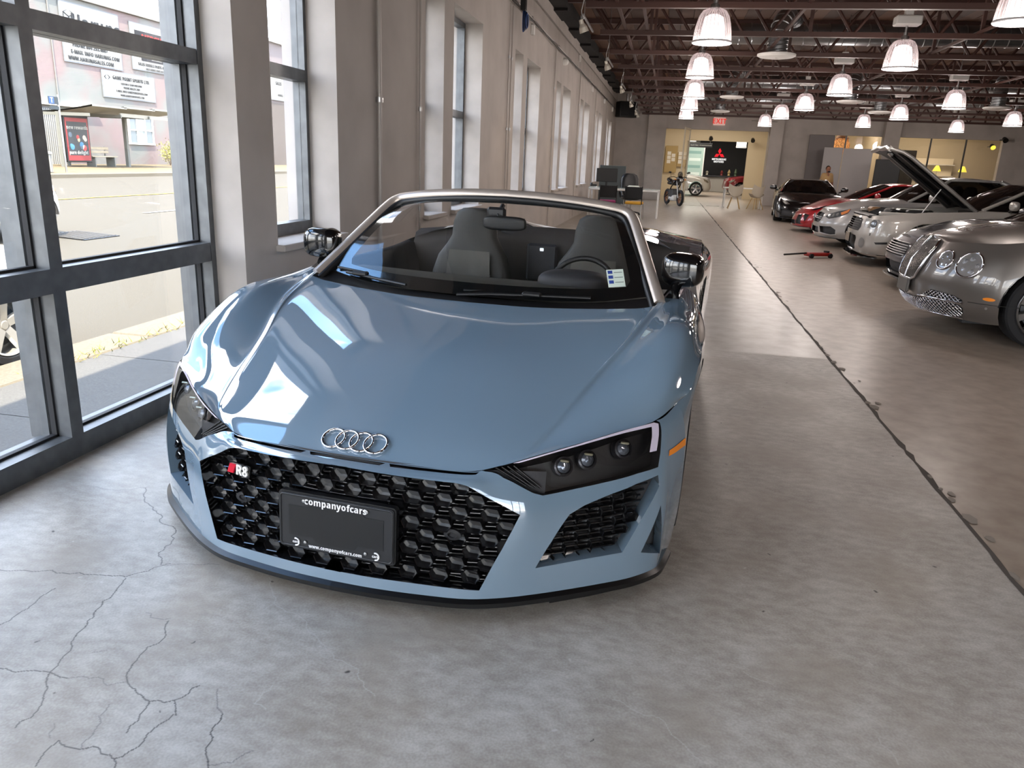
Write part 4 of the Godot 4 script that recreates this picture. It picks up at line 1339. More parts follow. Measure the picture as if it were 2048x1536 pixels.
func build_pendants() -> void:
	# acrylic bell pendants: [x, z]; bottoms at 3.0 m
	var spots := []
	for q in [[0.387, -10.86], [0.385, -14.9], [0.409, -19.23], [0.402, -23.23], [0.402, -27.28]]: spots.append(Vector2(q[0], q[1]))
	for q in [[3.35, -9.24], [3.26, -13.16], [3.29, -17.6], [3.30, -22.0], [3.22, -25.8], [3.27, -30.37]]: spots.append(Vector2(q[0], q[1]))
	for q in [[6.31, -20.2], [6.3, -24.6], [6.33, -29.0]]: spots.append(Vector2(q[0], q[1]))
	for q in [[9.8, -26.0], [9.69, -30.3]]: spots.append(Vector2(q[0], q[1]))
	for z in [-4.5, 0.4]: spots.append(Vector2(3.2, z))
	var acr := pane("acrylic", Color(1, 0.96, 0.97), 0.2, 0.05)
	var core := glow("lamp_core", Color(1.0, 0.95, 0.95), 1.3)
	var band := mat("lamp_band", Color(0.8, 0.8, 0.82), 0.35)
	var first: Node3D
	var named := ["nearest pendant over the floor seam, below the first joist", "second pendant in the row over the aisle", "third pendant in the row over the aisle", "fourth pendant in the row over the aisle", "farthest pendant in the row over the aisle",
		"large pendant cut by the top corner of the view", "bright pendant second in the row over the parked cars", "third pendant in the row over the parked cars", "fourth pendant in the row over the parked cars", "fifth pendant in the row over the parked cars", "farthest pendant in the row over the parked cars",
		"pinkish pendant above the raised bonnet, nearest of its row", "second pendant of the row beyond the parked cars", "farthest pendant of the row beyond the parked cars", "pendant highest at the edge of the view, far right row", "farthest pendant of the outermost row before the glazed office",
		"pendant above the grey saloon behind the view", "pendant behind the camera over the right slab"]
	for i in spots.size():
		var p := Vector3(spots[i].x, 3.0, spots[i].y)
		var t: Node3D
		if first:
			t = copy(first, "pendant_lamp", p, 0.0, named[i] + ", clear bell shade", "bell pendants")
		else:
			t = thing("pendant_lamp", named[i] + ", clear bell shade", "lamp", p, 0.0, "bell pendants")
			first = t
			var prof := [Vector2(0.245, 0.0), Vector2(0.243, 0.05), Vector2(0.232, 0.14), Vector2(0.212, 0.24), Vector2(0.18, 0.33), Vector2(0.13, 0.385), Vector2(0.06, 0.41)]
			var sm := []
			for q in 25:
				sm.append(curve(prof, 6.0 * q / 24))
			part(t, "shade", MB.new().lathe(sm, 40), acr)
			part(t, "rim_band", MB.new().lathe([Vector2(0.247, -0.008), Vector2(0.254, 0.0), Vector2(0.25, 0.016), Vector2(0.243, 0.016), Vector2(0.24, -0.004), Vector2(0.247, -0.008)], 40), band)
			part(t, "lamp_glass", MB.new().lathe([Vector2(0.0, 0.03), Vector2(0.15, 0.035), Vector2(0.155, 0.05), Vector2(0.14, 0.2), Vector2(0.115, 0.3), Vector2(0.06, 0.33)], 28), core)
			var ribs := MB.new()
			for k in 28:
				var a := TAU * k / 28
				var ln := []
				for q in 7:
					var w: Vector2 = curve(prof, 5.6 * q / 6)
					ln.append(Vector3(w.x * 0.985 * cos(a), w.y, w.x * 0.985 * sin(a)))
				ribs.tube(ln, 0.004, 4)
			part(t, "shade_ribs", ribs, pane("acrylic_rib", Color(1, 0.97, 0.97), 0.5, 0.1))
			part(t, "neck", MB.new().lathe([Vector2(0.06, 0.40), Vector2(0.055, 0.45), Vector2(0.03, 0.46), Vector2(0.03, 0.5)], 16), mats["satin_metal"])
			part(t, "ballast_box", MB.new().rbox(Vector3(0, 0.66, 0), Vector3(0.36, 0.13, 0.22), 0.015), mats["white_paint"])
			part(t, "stem", MB.new().tube([Vector3(0, 0.46, 0), Vector3(0, 0.62, 0)], 0.018, 8), mats["satin_metal"])
			part(t, "junction_box", MB.new().rbox(Vector3(0, 0.77, 0), Vector3(0.12, 0.1, 0.1), 0.01), mats["white_paint"])
			part(t, "hanger", MB.new().tube([Vector3(0, 0.8, 0), Vector3(0, 1.505, 0)], 0.008, 6), mats["satin_metal"])
			var l := OmniLight3D.new()
			l.name = "lamp_light"
			l.light_color = Color(1.0, 0.95, 0.92)
			l.light_energy = PENDANT_ENERGY
			l.light_size = 0.2
			l.omni_range = 60.0
			l.omni_attenuation = 2.0
			l.shadow_enabled = true
			t.add_child(l)
			l.position = Vector3(0, -0.22, 0)

const PENDANT_ENERGY := 1.4

func build_wall_fittings() -> void:
	var xi := -2.471
	var grey := mat("conduit", rgb("b3aca6"), 0.45, 0.2)
	# vertical conduits with couplings
	var zs := [-6.45, -7.56, -11.75, -11.95, -16.4, -20.9, -25.4, -30.0]
	var note := ["thick pale wall conduit just behind the mirror of the blue car", "thin wall conduit before the first tall window", "left conduit of the pair before the second tall window", "right conduit of the pair before the second tall window", "wall conduit before the third tall window", "wall conduit before the fourth tall window", "wall conduit before the fifth tall window", "wall conduit before the last tall window"]
	for i in zs.size():
		var t := thing("wall_conduit", note[i], "conduit", Vector3(xi + 0.026, 0, zs[i]), 0.0, "wall conduits")
		var r: float = 0.022 if i == 0 else 0.011
		part(t, "pipe", MB.new().tube([Vector3(0, 0.05, 0), Vector3(0, [4.2, 4.2, 3.62, 3.62, 3.68, 3.68, 3.68, 3.68][i], 0)], r, 8), grey)
		for y in [0.95, 1.9, 2.9]:
			part(t, "coupling", MB.new().lathe([Vector2(r, -0.02), Vector2(r * 1.5, -0.02), Vector2(r * 1.5, 0.02), Vector2(r, 0.02)], 10, Transform3D(Basis.IDENTITY, Vector3(0, y, 0))), mats["satin_metal"])
	var hc := thing("cable_run", "long horizontal conduit with cables clipped high along the wall", "conduit", Vector3(xi + 0.012, 0, 0))
	part(hc, "pipe", MB.new().tube([Vector3(0.03, 3.70, -6.0), Vector3(0.03, 3.70, -34.8)], 0.016, 8), grey)
	for k in 2:
		var ln := []
		for q in 60:
			ln.append(Vector3(0.05, 3.66 + 0.03 * k - 0.025 * absf(sin(q * 0.7 + k)), -6.0 - 0.48 * q))
		part(hc, "cable", MB.new().tube(ln, 0.007, 5), mats["black_plastic"])
	for q in 9:
		part(hc, "clip", MB.new().cbox(Vector3(0.025, 3.69, -7.0 - 3.2 * q), Vector3(0.05, 0.07, 0.04)), mats["satin_metal"])
	var cb := thing("cable_bundle", "coil of blue and dark cable hung on the high wall conduit", "cable", Vector3(xi + 0.135, 3.62, -12.2))
	for k in 5:
		var ln := []
		for q in 17:
			var a := TAU * q / 16
			ln.append(Vector3(0.012 * k, -0.16 + (0.15 - 0.012 * k) * cos(a), (0.06 + 0.008 * k) * sin(a)))
		part(cb, "cable_loop", MB.new().tube(ln, 0.011, 6), mat("cable%d" % (k % 2), [rgb("1f3f7a"), rgb("20201f")][k % 2], 0.5))
	part(cb, "junction_box", MB.new().rbox(Vector3(0, 0.05, 0.05), Vector3(0.08, 0.16, 0.12), 0.01), mats["black_plastic"])
	# upper cable under the deck
	single("upper_cable", MB.new().tube([Vector3(xi + 0.03, 4.05, -7.5), Vector3(xi + 0.05, 4.02, -16), Vector3(xi + 0.03, 4.06, -25), Vector3(xi + 0.03, 4.03, -34)], 0.008, 5), mat("pale_cable", rgb("8c8680"), 0.6), "thin pale cable strung along the top of the window wall", "cable")
	# wall panel joints: narrow recess strips
	for k in 7:
		var z := -6.45 - 4.55 * k - 4.7
		if k < 6:
			single("wall_camera" if k == 1 else "wall_box", wall_box(k), mats["white_paint"], ["small pale wall box beside the high conduit, nearest", "white dome camera on the high wall conduit", "small white box fixed high between tall windows", "fourth small white box along the high conduit", "fifth small white box along the high conduit", "farthest small white box along the high conduit"][k], "camera" if k == 1 else "box", Vector3(xi, 3.55 if k != 2 else 3.95, [-13.6, -17.7, -20.4, -24.0, -28.5, -32.5][k]))
	# spot lamps on short rails hung off the joist ends
	var rows := [-12.3, -17.0, -22.2, -27.5, -31.6, -33.2]
	var sn := ["nearest", "second", "third", "fourth", "fifth", "farthest"]
	var first: Node3D
	for i in rows.size():
		var p := Vector3(-1.47, 3.5, rows[i])
		var lb: String = sn[i] + " small white spot lamp on the rail along the window wall"
		if first:
			copy(first, "spot_lamp", p, 0.0, lb, "rail spot lamps")
			continue
		first = thing("spot_lamp", lb, "lamp", p, 0.0, "rail spot lamps")
		var xf := Transform3D(Basis(Vector3.BACK, 0.35) * Basis(Vector3.RIGHT, 0.2), Vector3(0, -0.06, 0))
		part(first, "shade", MB.new().lathe([Vector2(0.07, -0.12), Vector2(0.06, -0.05), Vector2(0.035, 0.0), Vector2(0.03, 0.06), Vector2(0.0, 0.07)], 18, xf), mat("spot_shade", rgb("d9d4c8"), 0.35, 0.4))
		part(first, "lamp_face", MB.new().lathe([Vector2(0.0, -0.105), Vector2(0.06, -0.11)], 18, xf), glow("spot_glow", Color(1.0, 0.88, 0.66), 3.0))
		part(first, "arm", MB.new().tube([Vector3(0, 0.0, 0), Vector3(-0.02, 0.12, 0), Vector3(0.03, 0.34, 0.02)], 0.008, 6), mats["satin_metal"])
		part(first, "rail", MB.new().box(Vector3(0.02, 0.02, -1.3), Vector3(0.045, 0.045, 0.2)), mats["satin_metal"])
		part(first, "hanger_rod", MB.new().tube([Vector3(0.03, 0.04, 0.02), Vector3(0.03, 1.005, 0.02)], 0.005, 5), mats["satin_metal"])
		part(first, "clamp", MB.new().rbox(Vector3(0.0, 0.03, 0), Vector3(0.05, 0.05, 0.05), 0.006), mats["satin_metal"])
		var l := SpotLight3D.new()
		l.name = "spot_light"
		l.light_color = Color(1.0, 0.86, 0.66)
		l.light_energy = 1.1
		l.light_size = 0.05
		l.spot_angle = 48
		l.spot_range = 60.0
		l.spot_attenuation = 2.0
		l.shadow_enabled = true
		first.add_child(l)
		l.position = Vector3(0.03, -0.22, 0.02)
		l.rotation = Vector3(-PI / 2 - 0.2, 0, -0.35)
	# speaker cabinet in the far corner
	var sp := thing("speaker_cabinet", "black speaker cabinet hung high in the far corner by the windows", "speaker", Vector3(-1.95, 3.35, -33.6), 0.5)
	part(sp, "cabinet", MB.new().rbox(Vector3(0, 0.28, 0), Vector3(0.8, 0.62, 0.45), 0.03), mats["black_plastic"])
	part(sp, "grille_cloth", MB.new().rbox(Vector3(0, 0.28, 0.23), Vector3(0.7, 0.52, 0.02), 0.008), mat("cloth", rgb("1c1c1e"), 0.9))
	part(sp, "bracket", MB.new().box(Vector3(-0.03, 0.55, -0.05), Vector3(0.03, 0.9, 0.05)), mats["satin_metal"])
	# exit sign over the opening
	var ex := thing("exit_sign", "white exit sign with red letters above the cream opening", "sign", Vector3(1.93, 3.38, -35.38))
	part(ex, "housing", MB.new().rbox(Vector3(0, 0, 0.05), Vector3(0.5, 0.32, 0.1), 0.015), glow("exit_white", rgb("e0b8ae"), 0.35))
	part(ex, "lettering", lettering("EXIT", 0.2, 0.01), glow("exit_red", rgb("c8281e"), 0.8), Vector3(0, 0, 0.105))
	# small ceiling fan by the opening
	var fan := thing("ceiling_fan", "small dark ceiling fan hanging before the far opening", "fan", Vector3(3.6, 3.3, -33.6))
	part(fan, "rod", MB.new().tube([Vector3(0, 0.1, 0), Vector3(0, 1.2, 0)], 0.015, 6), mats["black_plastic"])
	part(fan, "hub", MB.new().lathe([Vector2(0.0, -0.02), Vector2(0.1, 0.0), Vector2(0.1, 0.1), Vector2(0, 0.13)], 16), mats["black_plastic"])
	for k in 4:
		part(fan, "blade", MB.new().rbox(Vector3(0.3, 0.04, 0), Vector3(0.46, 0.015, 0.12), 0.005), mat("blade", rgb("4a4440"), 0.6), Vector3.ZERO, Vector3(0, k * PI / 2 + 0.3, 0))
	# black spot lamps on the cream walls and right column
	for k in 4:
		var q := Vector3([1.9, 3.9, 12.6, 13.0][k], [2.86, 2.84, 2.72, 3.0][k], [-40.6, -40.6, -35.0, -35.0][k])
		var b := thing("wall_spot", ["left black spot lamp on the cream lintel", "right black spot lamp on the cream lintel", "lower black spot lamp with a yellow face on the far right column", "upper black spot lamp on the far right column"][k], "lamp", q)
		part(b, "can", MB.new().lathe([Vector2(0.0, -0.1), Vector2(0.08, -0.1), Vector2(0.1, 0.1), Vector2(0.0, 0.09)], 14, Transform3D(Basis(Vector3.RIGHT, PI / 2 + 0.4), Vector3(0, 0, 0.12))), mats["black_plastic"])
		part(b, "bracket", MB.new().box(Vector3(-0.02, -0.02, -0.35), Vector3(0.02, 0.02, 0.1)), mats["black_plastic"])
		if k == 2:
			part(b, "lamp_face", MB.new().lathe([Vector2(0.0, 0.10), Vector2(0.095, 0.102)], 14, Transform3D(Basis(Vector3.RIGHT, PI / 2 + 0.4), Vector3(0, 0, 0.12))), glow("yshade", rgb("e8d24a"), 1.1))
	build_ducts()

func wall_box(k: int) -> MB:
	if k == 1:
		var m := MB.new()
		m.lathe([Vector2(0.075, 0.0), Vector2(0.075, 0.05), Vector2(0.06, 0.09), Vector2(0.02, 0.115), Vector2(0.0, 0.12)], 20, Transform3D(Basis(Vector3.BACK, -PI / 2), Vector3.ZERO))
		return m
	return MB.new().rbox(Vector3(0.03, 0, 0), Vector3(0.06, 0.16, 0.09), 0.008)

func build_ducts() -> void:
	var gal: Material = mats["galvanised"]
	# cross ducts: spiral-seamed pipes running across the room inside the joists
	var cz := [-16.72, -25.5, -30.95]
	for i in cz.size():
		var t := thing("cross_duct", ["nearest", "middle", "farthest"][i] + " spiral duct crossing the room inside the roof joists", "duct", Vector3(0, 4.0, cz[i]))
		part(t, "pipe", MB.new().tube([Vector3(0.7, 0, 0), Vector3(12.0, 0, 0)], 0.19, 20), gal)
		for k in 46:
			part(t, "seam", MB.new().lathe([Vector2(0.19, -0.012), Vector2(0.2, 0.0), Vector2(0.19, 0.012)], 18, Transform3D(Basis(Vector3.BACK, PI / 2 + 0.08), Vector3(0.85 + 0.24 * k, 0, 0))), gal)
	# drops with round diffusers
	var ds := [Vector3(1.72, 3.45, -15.5), Vector3(1.6, 3.45, -24.3), Vector3(1.6, 3.4, -29.6), Vector3(4.6, 3.3, -23.0), Vector3(8.3, 3.25, -23.2), Vector3(6.2, 3.3, -26.5), Vector3(1.7, 3.45, -8.9)]
	var nm := ["nearest round ceiling diffuser on a silver duct over the aisle", "second round ceiling diffuser over the aisle", "farthest round ceiling diffuser over the aisle", "round ceiling diffuser hidden behind a pendant over the cars", "round ceiling diffuser at the far right behind a pendant", "round ceiling diffuser between the right pendants", "round ceiling diffuser over the aisle at the top edge of the view"]
	for i in ds.size():
		var t := thing("ceiling_diffuser", nm[i], "diffuser", ds[i], 0.0, "round diffusers")
		part(t, "plate", MB.new().lathe([Vector2(0.02, -0.03), Vector2(0.16, -0.04), Vector2(0.3, -0.02), Vector2(0.34, 0.0), Vector2(0.34, 0.03), Vector2(0.2, 0.06)], 32), mats["white_paint"])
		part(t, "collar", MB.new().lathe([Vector2(0.17, 0.04), Vector2(0.17, 0.34)], 24), gal)
		for k in 4:
			part(t, "collar_seam", MB.new().lathe([Vector2(0.17, -0.01), Vector2(0.18, 0.0), Vector2(0.17, 0.01)], 22, Transform3D(Basis(Vector3.BACK, 0.12), Vector3(0, 0.1 + 0.07 * k, 0))), gal)
		# flexible elbow up to the cross duct
		var ln := []
		for q in 14:
			var u := q / 13.0
			ln.append(Vector3(0.35 * u * u, 0.34 + 0.42 * sin(u * PI / 2), -0.82 * u * u))
		part(t, "elbow", MB.new().tube(ln, 0.165, 18), gal)
		for q in range(1, 13, 2):
			var d: Vector3 = (ln[q + 1] - ln[q - 1]).normalized()
			part(t, "elbow_seam", MB.new().lathe([Vector2(0.165, -0.012), Vector2(0.178, 0.0), Vector2(0.165, 0.012)], 18, Transform3D(Basis(Quaternion(Vector3.UP, d)), ln[q])), gal)

func front_net() -> Array:
	# bumper and nose of the blue car: rows from the lip up, columns from the middle round the corner
	return [
		[Vector3(0, 0.08, 0.043), Vector3(0.15, 0.08, 0.038), Vector3(0.3, 0.08, 0.022), Vector3(0.45, 0.08, -0.004), Vector3(0.56, 0.08, -0.05), Vector3(0.66, 0.08, -0.11), Vector3(0.76, 0.08, -0.18), Vector3(0.86, 0.08, -0.255), Vector3(0.95, 0.08, -0.33), Vector3(1.02, 0.08, -0.42), Vector3(1.04, 0.08, -0.5), Vector3(1.06, 0.1, -0.62)],
		[Vector3(0, 0.25, 0.03), Vector3(0.15, 0.25, 0.024), Vector3(0.3, 0.25, 0.006), Vector3(0.44, 0.25, -0.016), Vector3(0.545, 0.25, -0.05), Vector3(0.64, 0.25, -0.1), Vector3(0.74, 0.25, -0.17), Vector3(0.85, 0.25, -0.25), Vector3(0.95, 0.25, -0.33), Vector3(1.025, 0.25, -0.415), Vector3(1.05, 0.25, -0.5), Vector3(1.075, 0.25, -0.62)],
		[Vector3(0, 0.38, 0.013), Vector3(0.15, 0.38, 0.007), Vector3(0.3, 0.38, -0.012), Vector3(0.435, 0.38, -0.036), Vector3(0.53, 0.38, -0.066), Vector3(0.62, 0.375, -0.105), Vector3(0.72, 0.375, -0.175), Vector3(0.83, 0.38, -0.255), Vector3(0.935, 0.38, -0.34), Vector3(1.015, 0.39, -0.425), Vector3(1.045, 0.39, -0.505), Vector3(1.078, 0.4, -0.62)],
		[Vector3(0, 0.458, 0), Vector3(0.15, 0.459, -0.006), Vector3(0.3, 0.46, -0.024), Vector3(0.43, 0.462, -0.049), Vector3(0.51, 0.455, -0.085), Vector3(0.6, 0.45, -0.125), Vector3(0.7, 0.455, -0.195), Vector3(0.81, 0.47, -0.275), Vector3(0.92, 0.48, -0.36), Vector3(1, 0.49, -0.445), Vector3(1.035, 0.5, -0.515), Vector3(1.072, 0.52, -0.62)],
		[Vector3(0, 0.478, -0.03), Vector3(0.15, 0.478, -0.036), Vector3(0.3, 0.479, -0.05), Vector3(0.425, 0.48, -0.072), Vector3(0.49, 0.485, -0.105), Vector3(0.58, 0.5, -0.15), Vector3(0.68, 0.525, -0.21), Vector3(0.785, 0.545, -0.29), Vector3(0.895, 0.56, -0.38), Vector3(0.985, 0.575, -0.465), Vector3(1.02, 0.585, -0.525), Vector3(1.055, 0.605, -0.62)],
		[Vector3(0, 0.486, -0.08), Vector3(0.15, 0.485, -0.083), Vector3(0.3, 0.487, -0.09), Vector3(0.42, 0.49, -0.1), Vector3(0.466, 0.496, -0.112), Vector3(0.56, 0.522, -0.157), Vector3(0.66, 0.552, -0.21), Vector3(0.765, 0.577, -0.29), Vector3(0.87, 0.6, -0.385), Vector3(0.965, 0.615, -0.475), Vector3(0.998, 0.62, -0.53), Vector3(1.03, 0.645, -0.62)],
	]

func top_net() -> Array:
	# bonnet and front wings: rows from the nose back, columns from the middle outwards
	return [
		[Vector3(0, 0.486, -0.08), Vector3(0.22, 0.486, -0.086), Vector3(0.42, 0.49, -0.1), Vector3(0.52, 0.511, -0.137), Vector3(0.57, 0.525, -0.162), Vector3(0.62, 0.54, -0.19), Vector3(0.74, 0.571, -0.27), Vector3(0.85, 0.594, -0.365), Vector3(0.965, 0.615, -0.475), Vector3(1.03, 0.645, -0.62)],
		[Vector3(0, 0.552, -0.2), Vector3(0.25, 0.55, -0.205), Vector3(0.45, 0.547, -0.215), Vector3(0.575, 0.549, -0.24), Vector3(0.605, 0.551, -0.255), Vector3(0.64, 0.556, -0.275), Vector3(0.755, 0.588, -0.345), Vector3(0.865, 0.612, -0.43), Vector3(0.985, 0.635, -0.53), Vector3(1.045, 0.655, -0.66)],
		[Vector3(0, 0.63, -0.42), Vector3(0.27, 0.628, -0.42), Vector3(0.48, 0.621, -0.425), Vector3(0.625, 0.616, -0.44), Vector3(0.655, 0.618, -0.45), Vector3(0.69, 0.618, -0.46), Vector3(0.8, 0.648, -0.51), Vector3(0.9, 0.682, -0.57), Vector3(1, 0.7, -0.62), Vector3(1.07, 0.68, -0.7)],
		[Vector3(0, 0.716, -0.7), Vector3(0.29, 0.713, -0.7), Vector3(0.52, 0.704, -0.7), Vector3(0.69, 0.698, -0.7), Vector3(0.72, 0.7, -0.705), Vector3(0.755, 0.698, -0.71), Vector3(0.85, 0.735, -0.73), Vector3(0.94, 0.775, -0.77), Vector3(1.025, 0.785, -0.82), Vector3(1.085, 0.735, -0.86)],
		[Vector3(0, 0.775, -1), Vector3(0.3, 0.774, -1), Vector3(0.55, 0.775, -1), Vector3(0.77, 0.789, -1), Vector3(0.805, 0.8, -1), Vector3(0.835, 0.797, -1), Vector3(0.89, 0.825, -1), Vector3(0.95, 0.852, -1.01), Vector3(1.03, 0.842, -1.03), Vector3(1.085, 0.76, -1.05)],
		[Vector3(0, 0.818, -1.25), Vector3(0.3, 0.82, -1.26), Vector3(0.55, 0.832, -1.28), Vector3(0.78, 0.85, -1.31), Vector3(0.855, 0.864, -1.33), Vector3(0.88, 0.864, -1.335), Vector3(0.92, 0.868, -1.34), Vector3(0.965, 0.868, -1.35), Vector3(1.03, 0.845, -1.36), Vector3(1.08, 0.77, -1.38)],
		[Vector3(0, 0.86, -1.55), Vector3(0.3, 0.86, -1.55), Vector3(0.55, 0.87, -1.56), Vector3(0.8, 0.885, -1.6), Vector3(0.9, 0.9, -1.68), Vector3(0.925, 0.9, -1.69), Vector3(0.945, 0.9, -1.7), Vector3(0.965, 0.897, -1.7), Vector3(0.99, 0.885, -1.7), Vector3(1.02, 0.86, -1.7)],
	]

func side_net() -> Array:
	# flank: rows from the sill up, columns from the front wheel back
	return [
		[Vector3(1.06, 0.1, -0.62), Vector3(1.06, 0.1, -0.85), Vector3(1.05, 0.1, -1.05), Vector3(1, 0.1, -1.38), Vector3(0.97, 0.11, -1.7), Vector3(0.95, 0.12, -2.1), Vector3(0.95, 0.12, -2.5), Vector3(0.97, 0.12, -2.85), Vector3(1, 0.12, -3.3), Vector3(1, 0.14, -3.7), Vector3(0.95, 0.2, -4.15), Vector3(0.78, 0.25, -4.38)],
		[Vector3(1.075, 0.25, -0.62), Vector3(1.08, 0.25, -0.85), Vector3(1.075, 0.25, -1.05), Vector3(1.03, 0.25, -1.38), Vector3(0.99, 0.25, -1.7), Vector3(0.96, 0.25, -2.1), Vector3(0.96, 0.25, -2.5), Vector3(0.985, 0.25, -2.85), Vector3(1.015, 0.25, -3.3), Vector3(1.015, 0.28, -3.7), Vector3(0.97, 0.32, -4.15), Vector3(0.82, 0.35, -4.38)],
		[Vector3(1.078, 0.4, -0.62), Vector3(1.09, 0.42, -0.85), Vector3(1.09, 0.42, -1.05), Vector3(1.055, 0.42, -1.38), Vector3(1, 0.42, -1.7), Vector3(0.97, 0.42, -2.1), Vector3(0.97, 0.42, -2.5), Vector3(0.99, 0.42, -2.85), Vector3(1.02, 0.42, -3.3), Vector3(1.02, 0.45, -3.7), Vector3(0.97, 0.48, -4.15), Vector3(0.83, 0.5, -4.38)],
		[Vector3(1.072, 0.52, -0.62), Vector3(1.092, 0.56, -0.85), Vector3(1.095, 0.58, -1.05), Vector3(1.075, 0.58, -1.38), Vector3(1.02, 0.6, -1.7), Vector3(0.985, 0.6, -2.1), Vector3(0.98, 0.6, -2.5), Vector3(1, 0.62, -2.85), Vector3(1.025, 0.64, -3.3), Vector3(1.02, 0.66, -3.7), Vector3(0.97, 0.66, -4.15), Vector3(0.83, 0.66, -4.38)],
		[Vector3(1.055, 0.605, -0.62), Vector3(1.092, 0.67, -0.85), Vector3(1.095, 0.69, -1.05), Vector3(1.085, 0.7, -1.38), Vector3(1.04, 0.75, -1.7), Vector3(1.015, 0.78, -2.1), Vector3(1.005, 0.79, -2.5), Vector3(1.01, 0.82, -2.85), Vector3(1.02, 0.84, -3.3), Vector3(1.01, 0.85, -3.7), Vector3(0.94, 0.83, -4.15), Vector3(0.81, 0.82, -4.38)],
		[Vector3(1.03, 0.645, -0.62), Vector3(1.085, 0.735, -0.85), Vector3(1.085, 0.76, -1.05), Vector3(1.08, 0.77, -1.38), Vector3(1.02, 0.86, -1.7), Vector3(0.99, 0.88, -2.1), Vector3(0.98, 0.89, -2.5), Vector3(0.97, 0.92, -2.85), Vector3(0.95, 0.95, -3.3), Vector3(0.93, 0.955, -3.7), Vector3(0.86, 0.93, -4.15), Vector3(0.74, 0.9, -4.38)],
	]

func blob(c: Vector3, h: Vector3, e := 0.7, xf := Transform3D.IDENTITY, n := 20) -> MB:
	# rounded box: a superellipsoid
	var g := []
	for i in n + 1:
		var a := -PI / 2 + PI * i / n
		var row := PackedVector3Array()
		for j in n * 2 + 1:
			var b := TAU * j / (n * 2)
			var ca := signf(cos(a)) * pow(absf(cos(a)), e)
			var sa := signf(sin(a)) * pow(absf(sin(a)), e)
			var cb := signf(cos(b)) * pow(absf(cos(b)), e)
			var sb := signf(sin(b)) * pow(absf(sin(b)), e)
			row.append(xf * (c + Vector3(h.x * ca * cb, h.y * sa, h.z * ca * sb)))
		g.append(row)
	return MB.new().grid(g, true)

func loft(loops: Array, cap := true) -> MB:
	# closed loops of equal length, stacked
	var m := MB.new()
	var g := []
	for l in loops:
		var row := PackedVector3Array(l)
		row.append(l[0])
		g.append(row)
	m.grid(g)
	# make normals point outwards
	var c := Vector3.ZERO
	for p in m.v: c += p
	c /= m.v.size()
	var d := 0.0
	for k in m.v.size(): d += m.n[k].dot(m.v[k] - c)
	if d < 0.0:
		m = MB.new()
		m.grid(g, true)
	if cap:
		for e in [0, loops.size() - 1]:
			var l: Array = loops[e]
			var mid := Vector3.ZERO
			for p in l: mid += p
			mid /= l.size()
			for k in l.size():
				m.flat(mid, l[k], l[(k + 1) % l.size()], mid - c)
	return m

func poly2(a: Array) -> PackedVector2Array:
	var p := PackedVector2Array()
	for k in range(0, a.size(), 2):
		p.append(Vector2(a[k], a[k + 1]))
	return p

func hex_cell(w: float, h: float, deep: float) -> MB:
	# one scoop of the honeycomb: bevelled rim, walls going in, a recessed face
	var m := MB.new()
	var f := func(s: float, z: float, dz: float) -> Array:
		var o := []
		for q in [[-0.5, 0.0], [-0.3, 0.5], [0.3, 0.5], [0.5, 0.0], [0.3, -0.5], [-0.3, -0.5]]:
			var sx: float = s
			o.append(Vector3(q[0] * (w - (1.0 - sx) * h), q[1] * h * sx, z - q[1] * dz))
		return o
	var a: Array = f.call(1.0, -0.004, 0.012)
	var b: Array = f.call(0.95, 0.0, 0.012)
	var c: Array = f.call(0.86, -0.003, 0.012)
	var d: Array = f.call(0.7, -0.024, 0.0)
	var e: Array = f.call(1.0, -deep, 0.0)
	for k in 6:
		var n := (k + 1) % 6
		var out: Vector3 = (a[k] + a[n]) / 2
		out.z = 0
		m.quad(a[k], a[n], b[n], b[k], Vector3(0, 0, 1) + out * 10)
		m.quad(b[k], b[n], c[n], c[k], Vector3(0, 0, 1) - out * 4)
		m.quad(c[k], c[n], d[n], d[k], -out + Vector3(0, 0, 0.01))
		m.quad(a[k], a[n], e[n], e[k], out)
	for k in range(1, 5):
		m.flat(d[0], d[k], d[k + 1], Vector3(0, 0, 1))
	return m

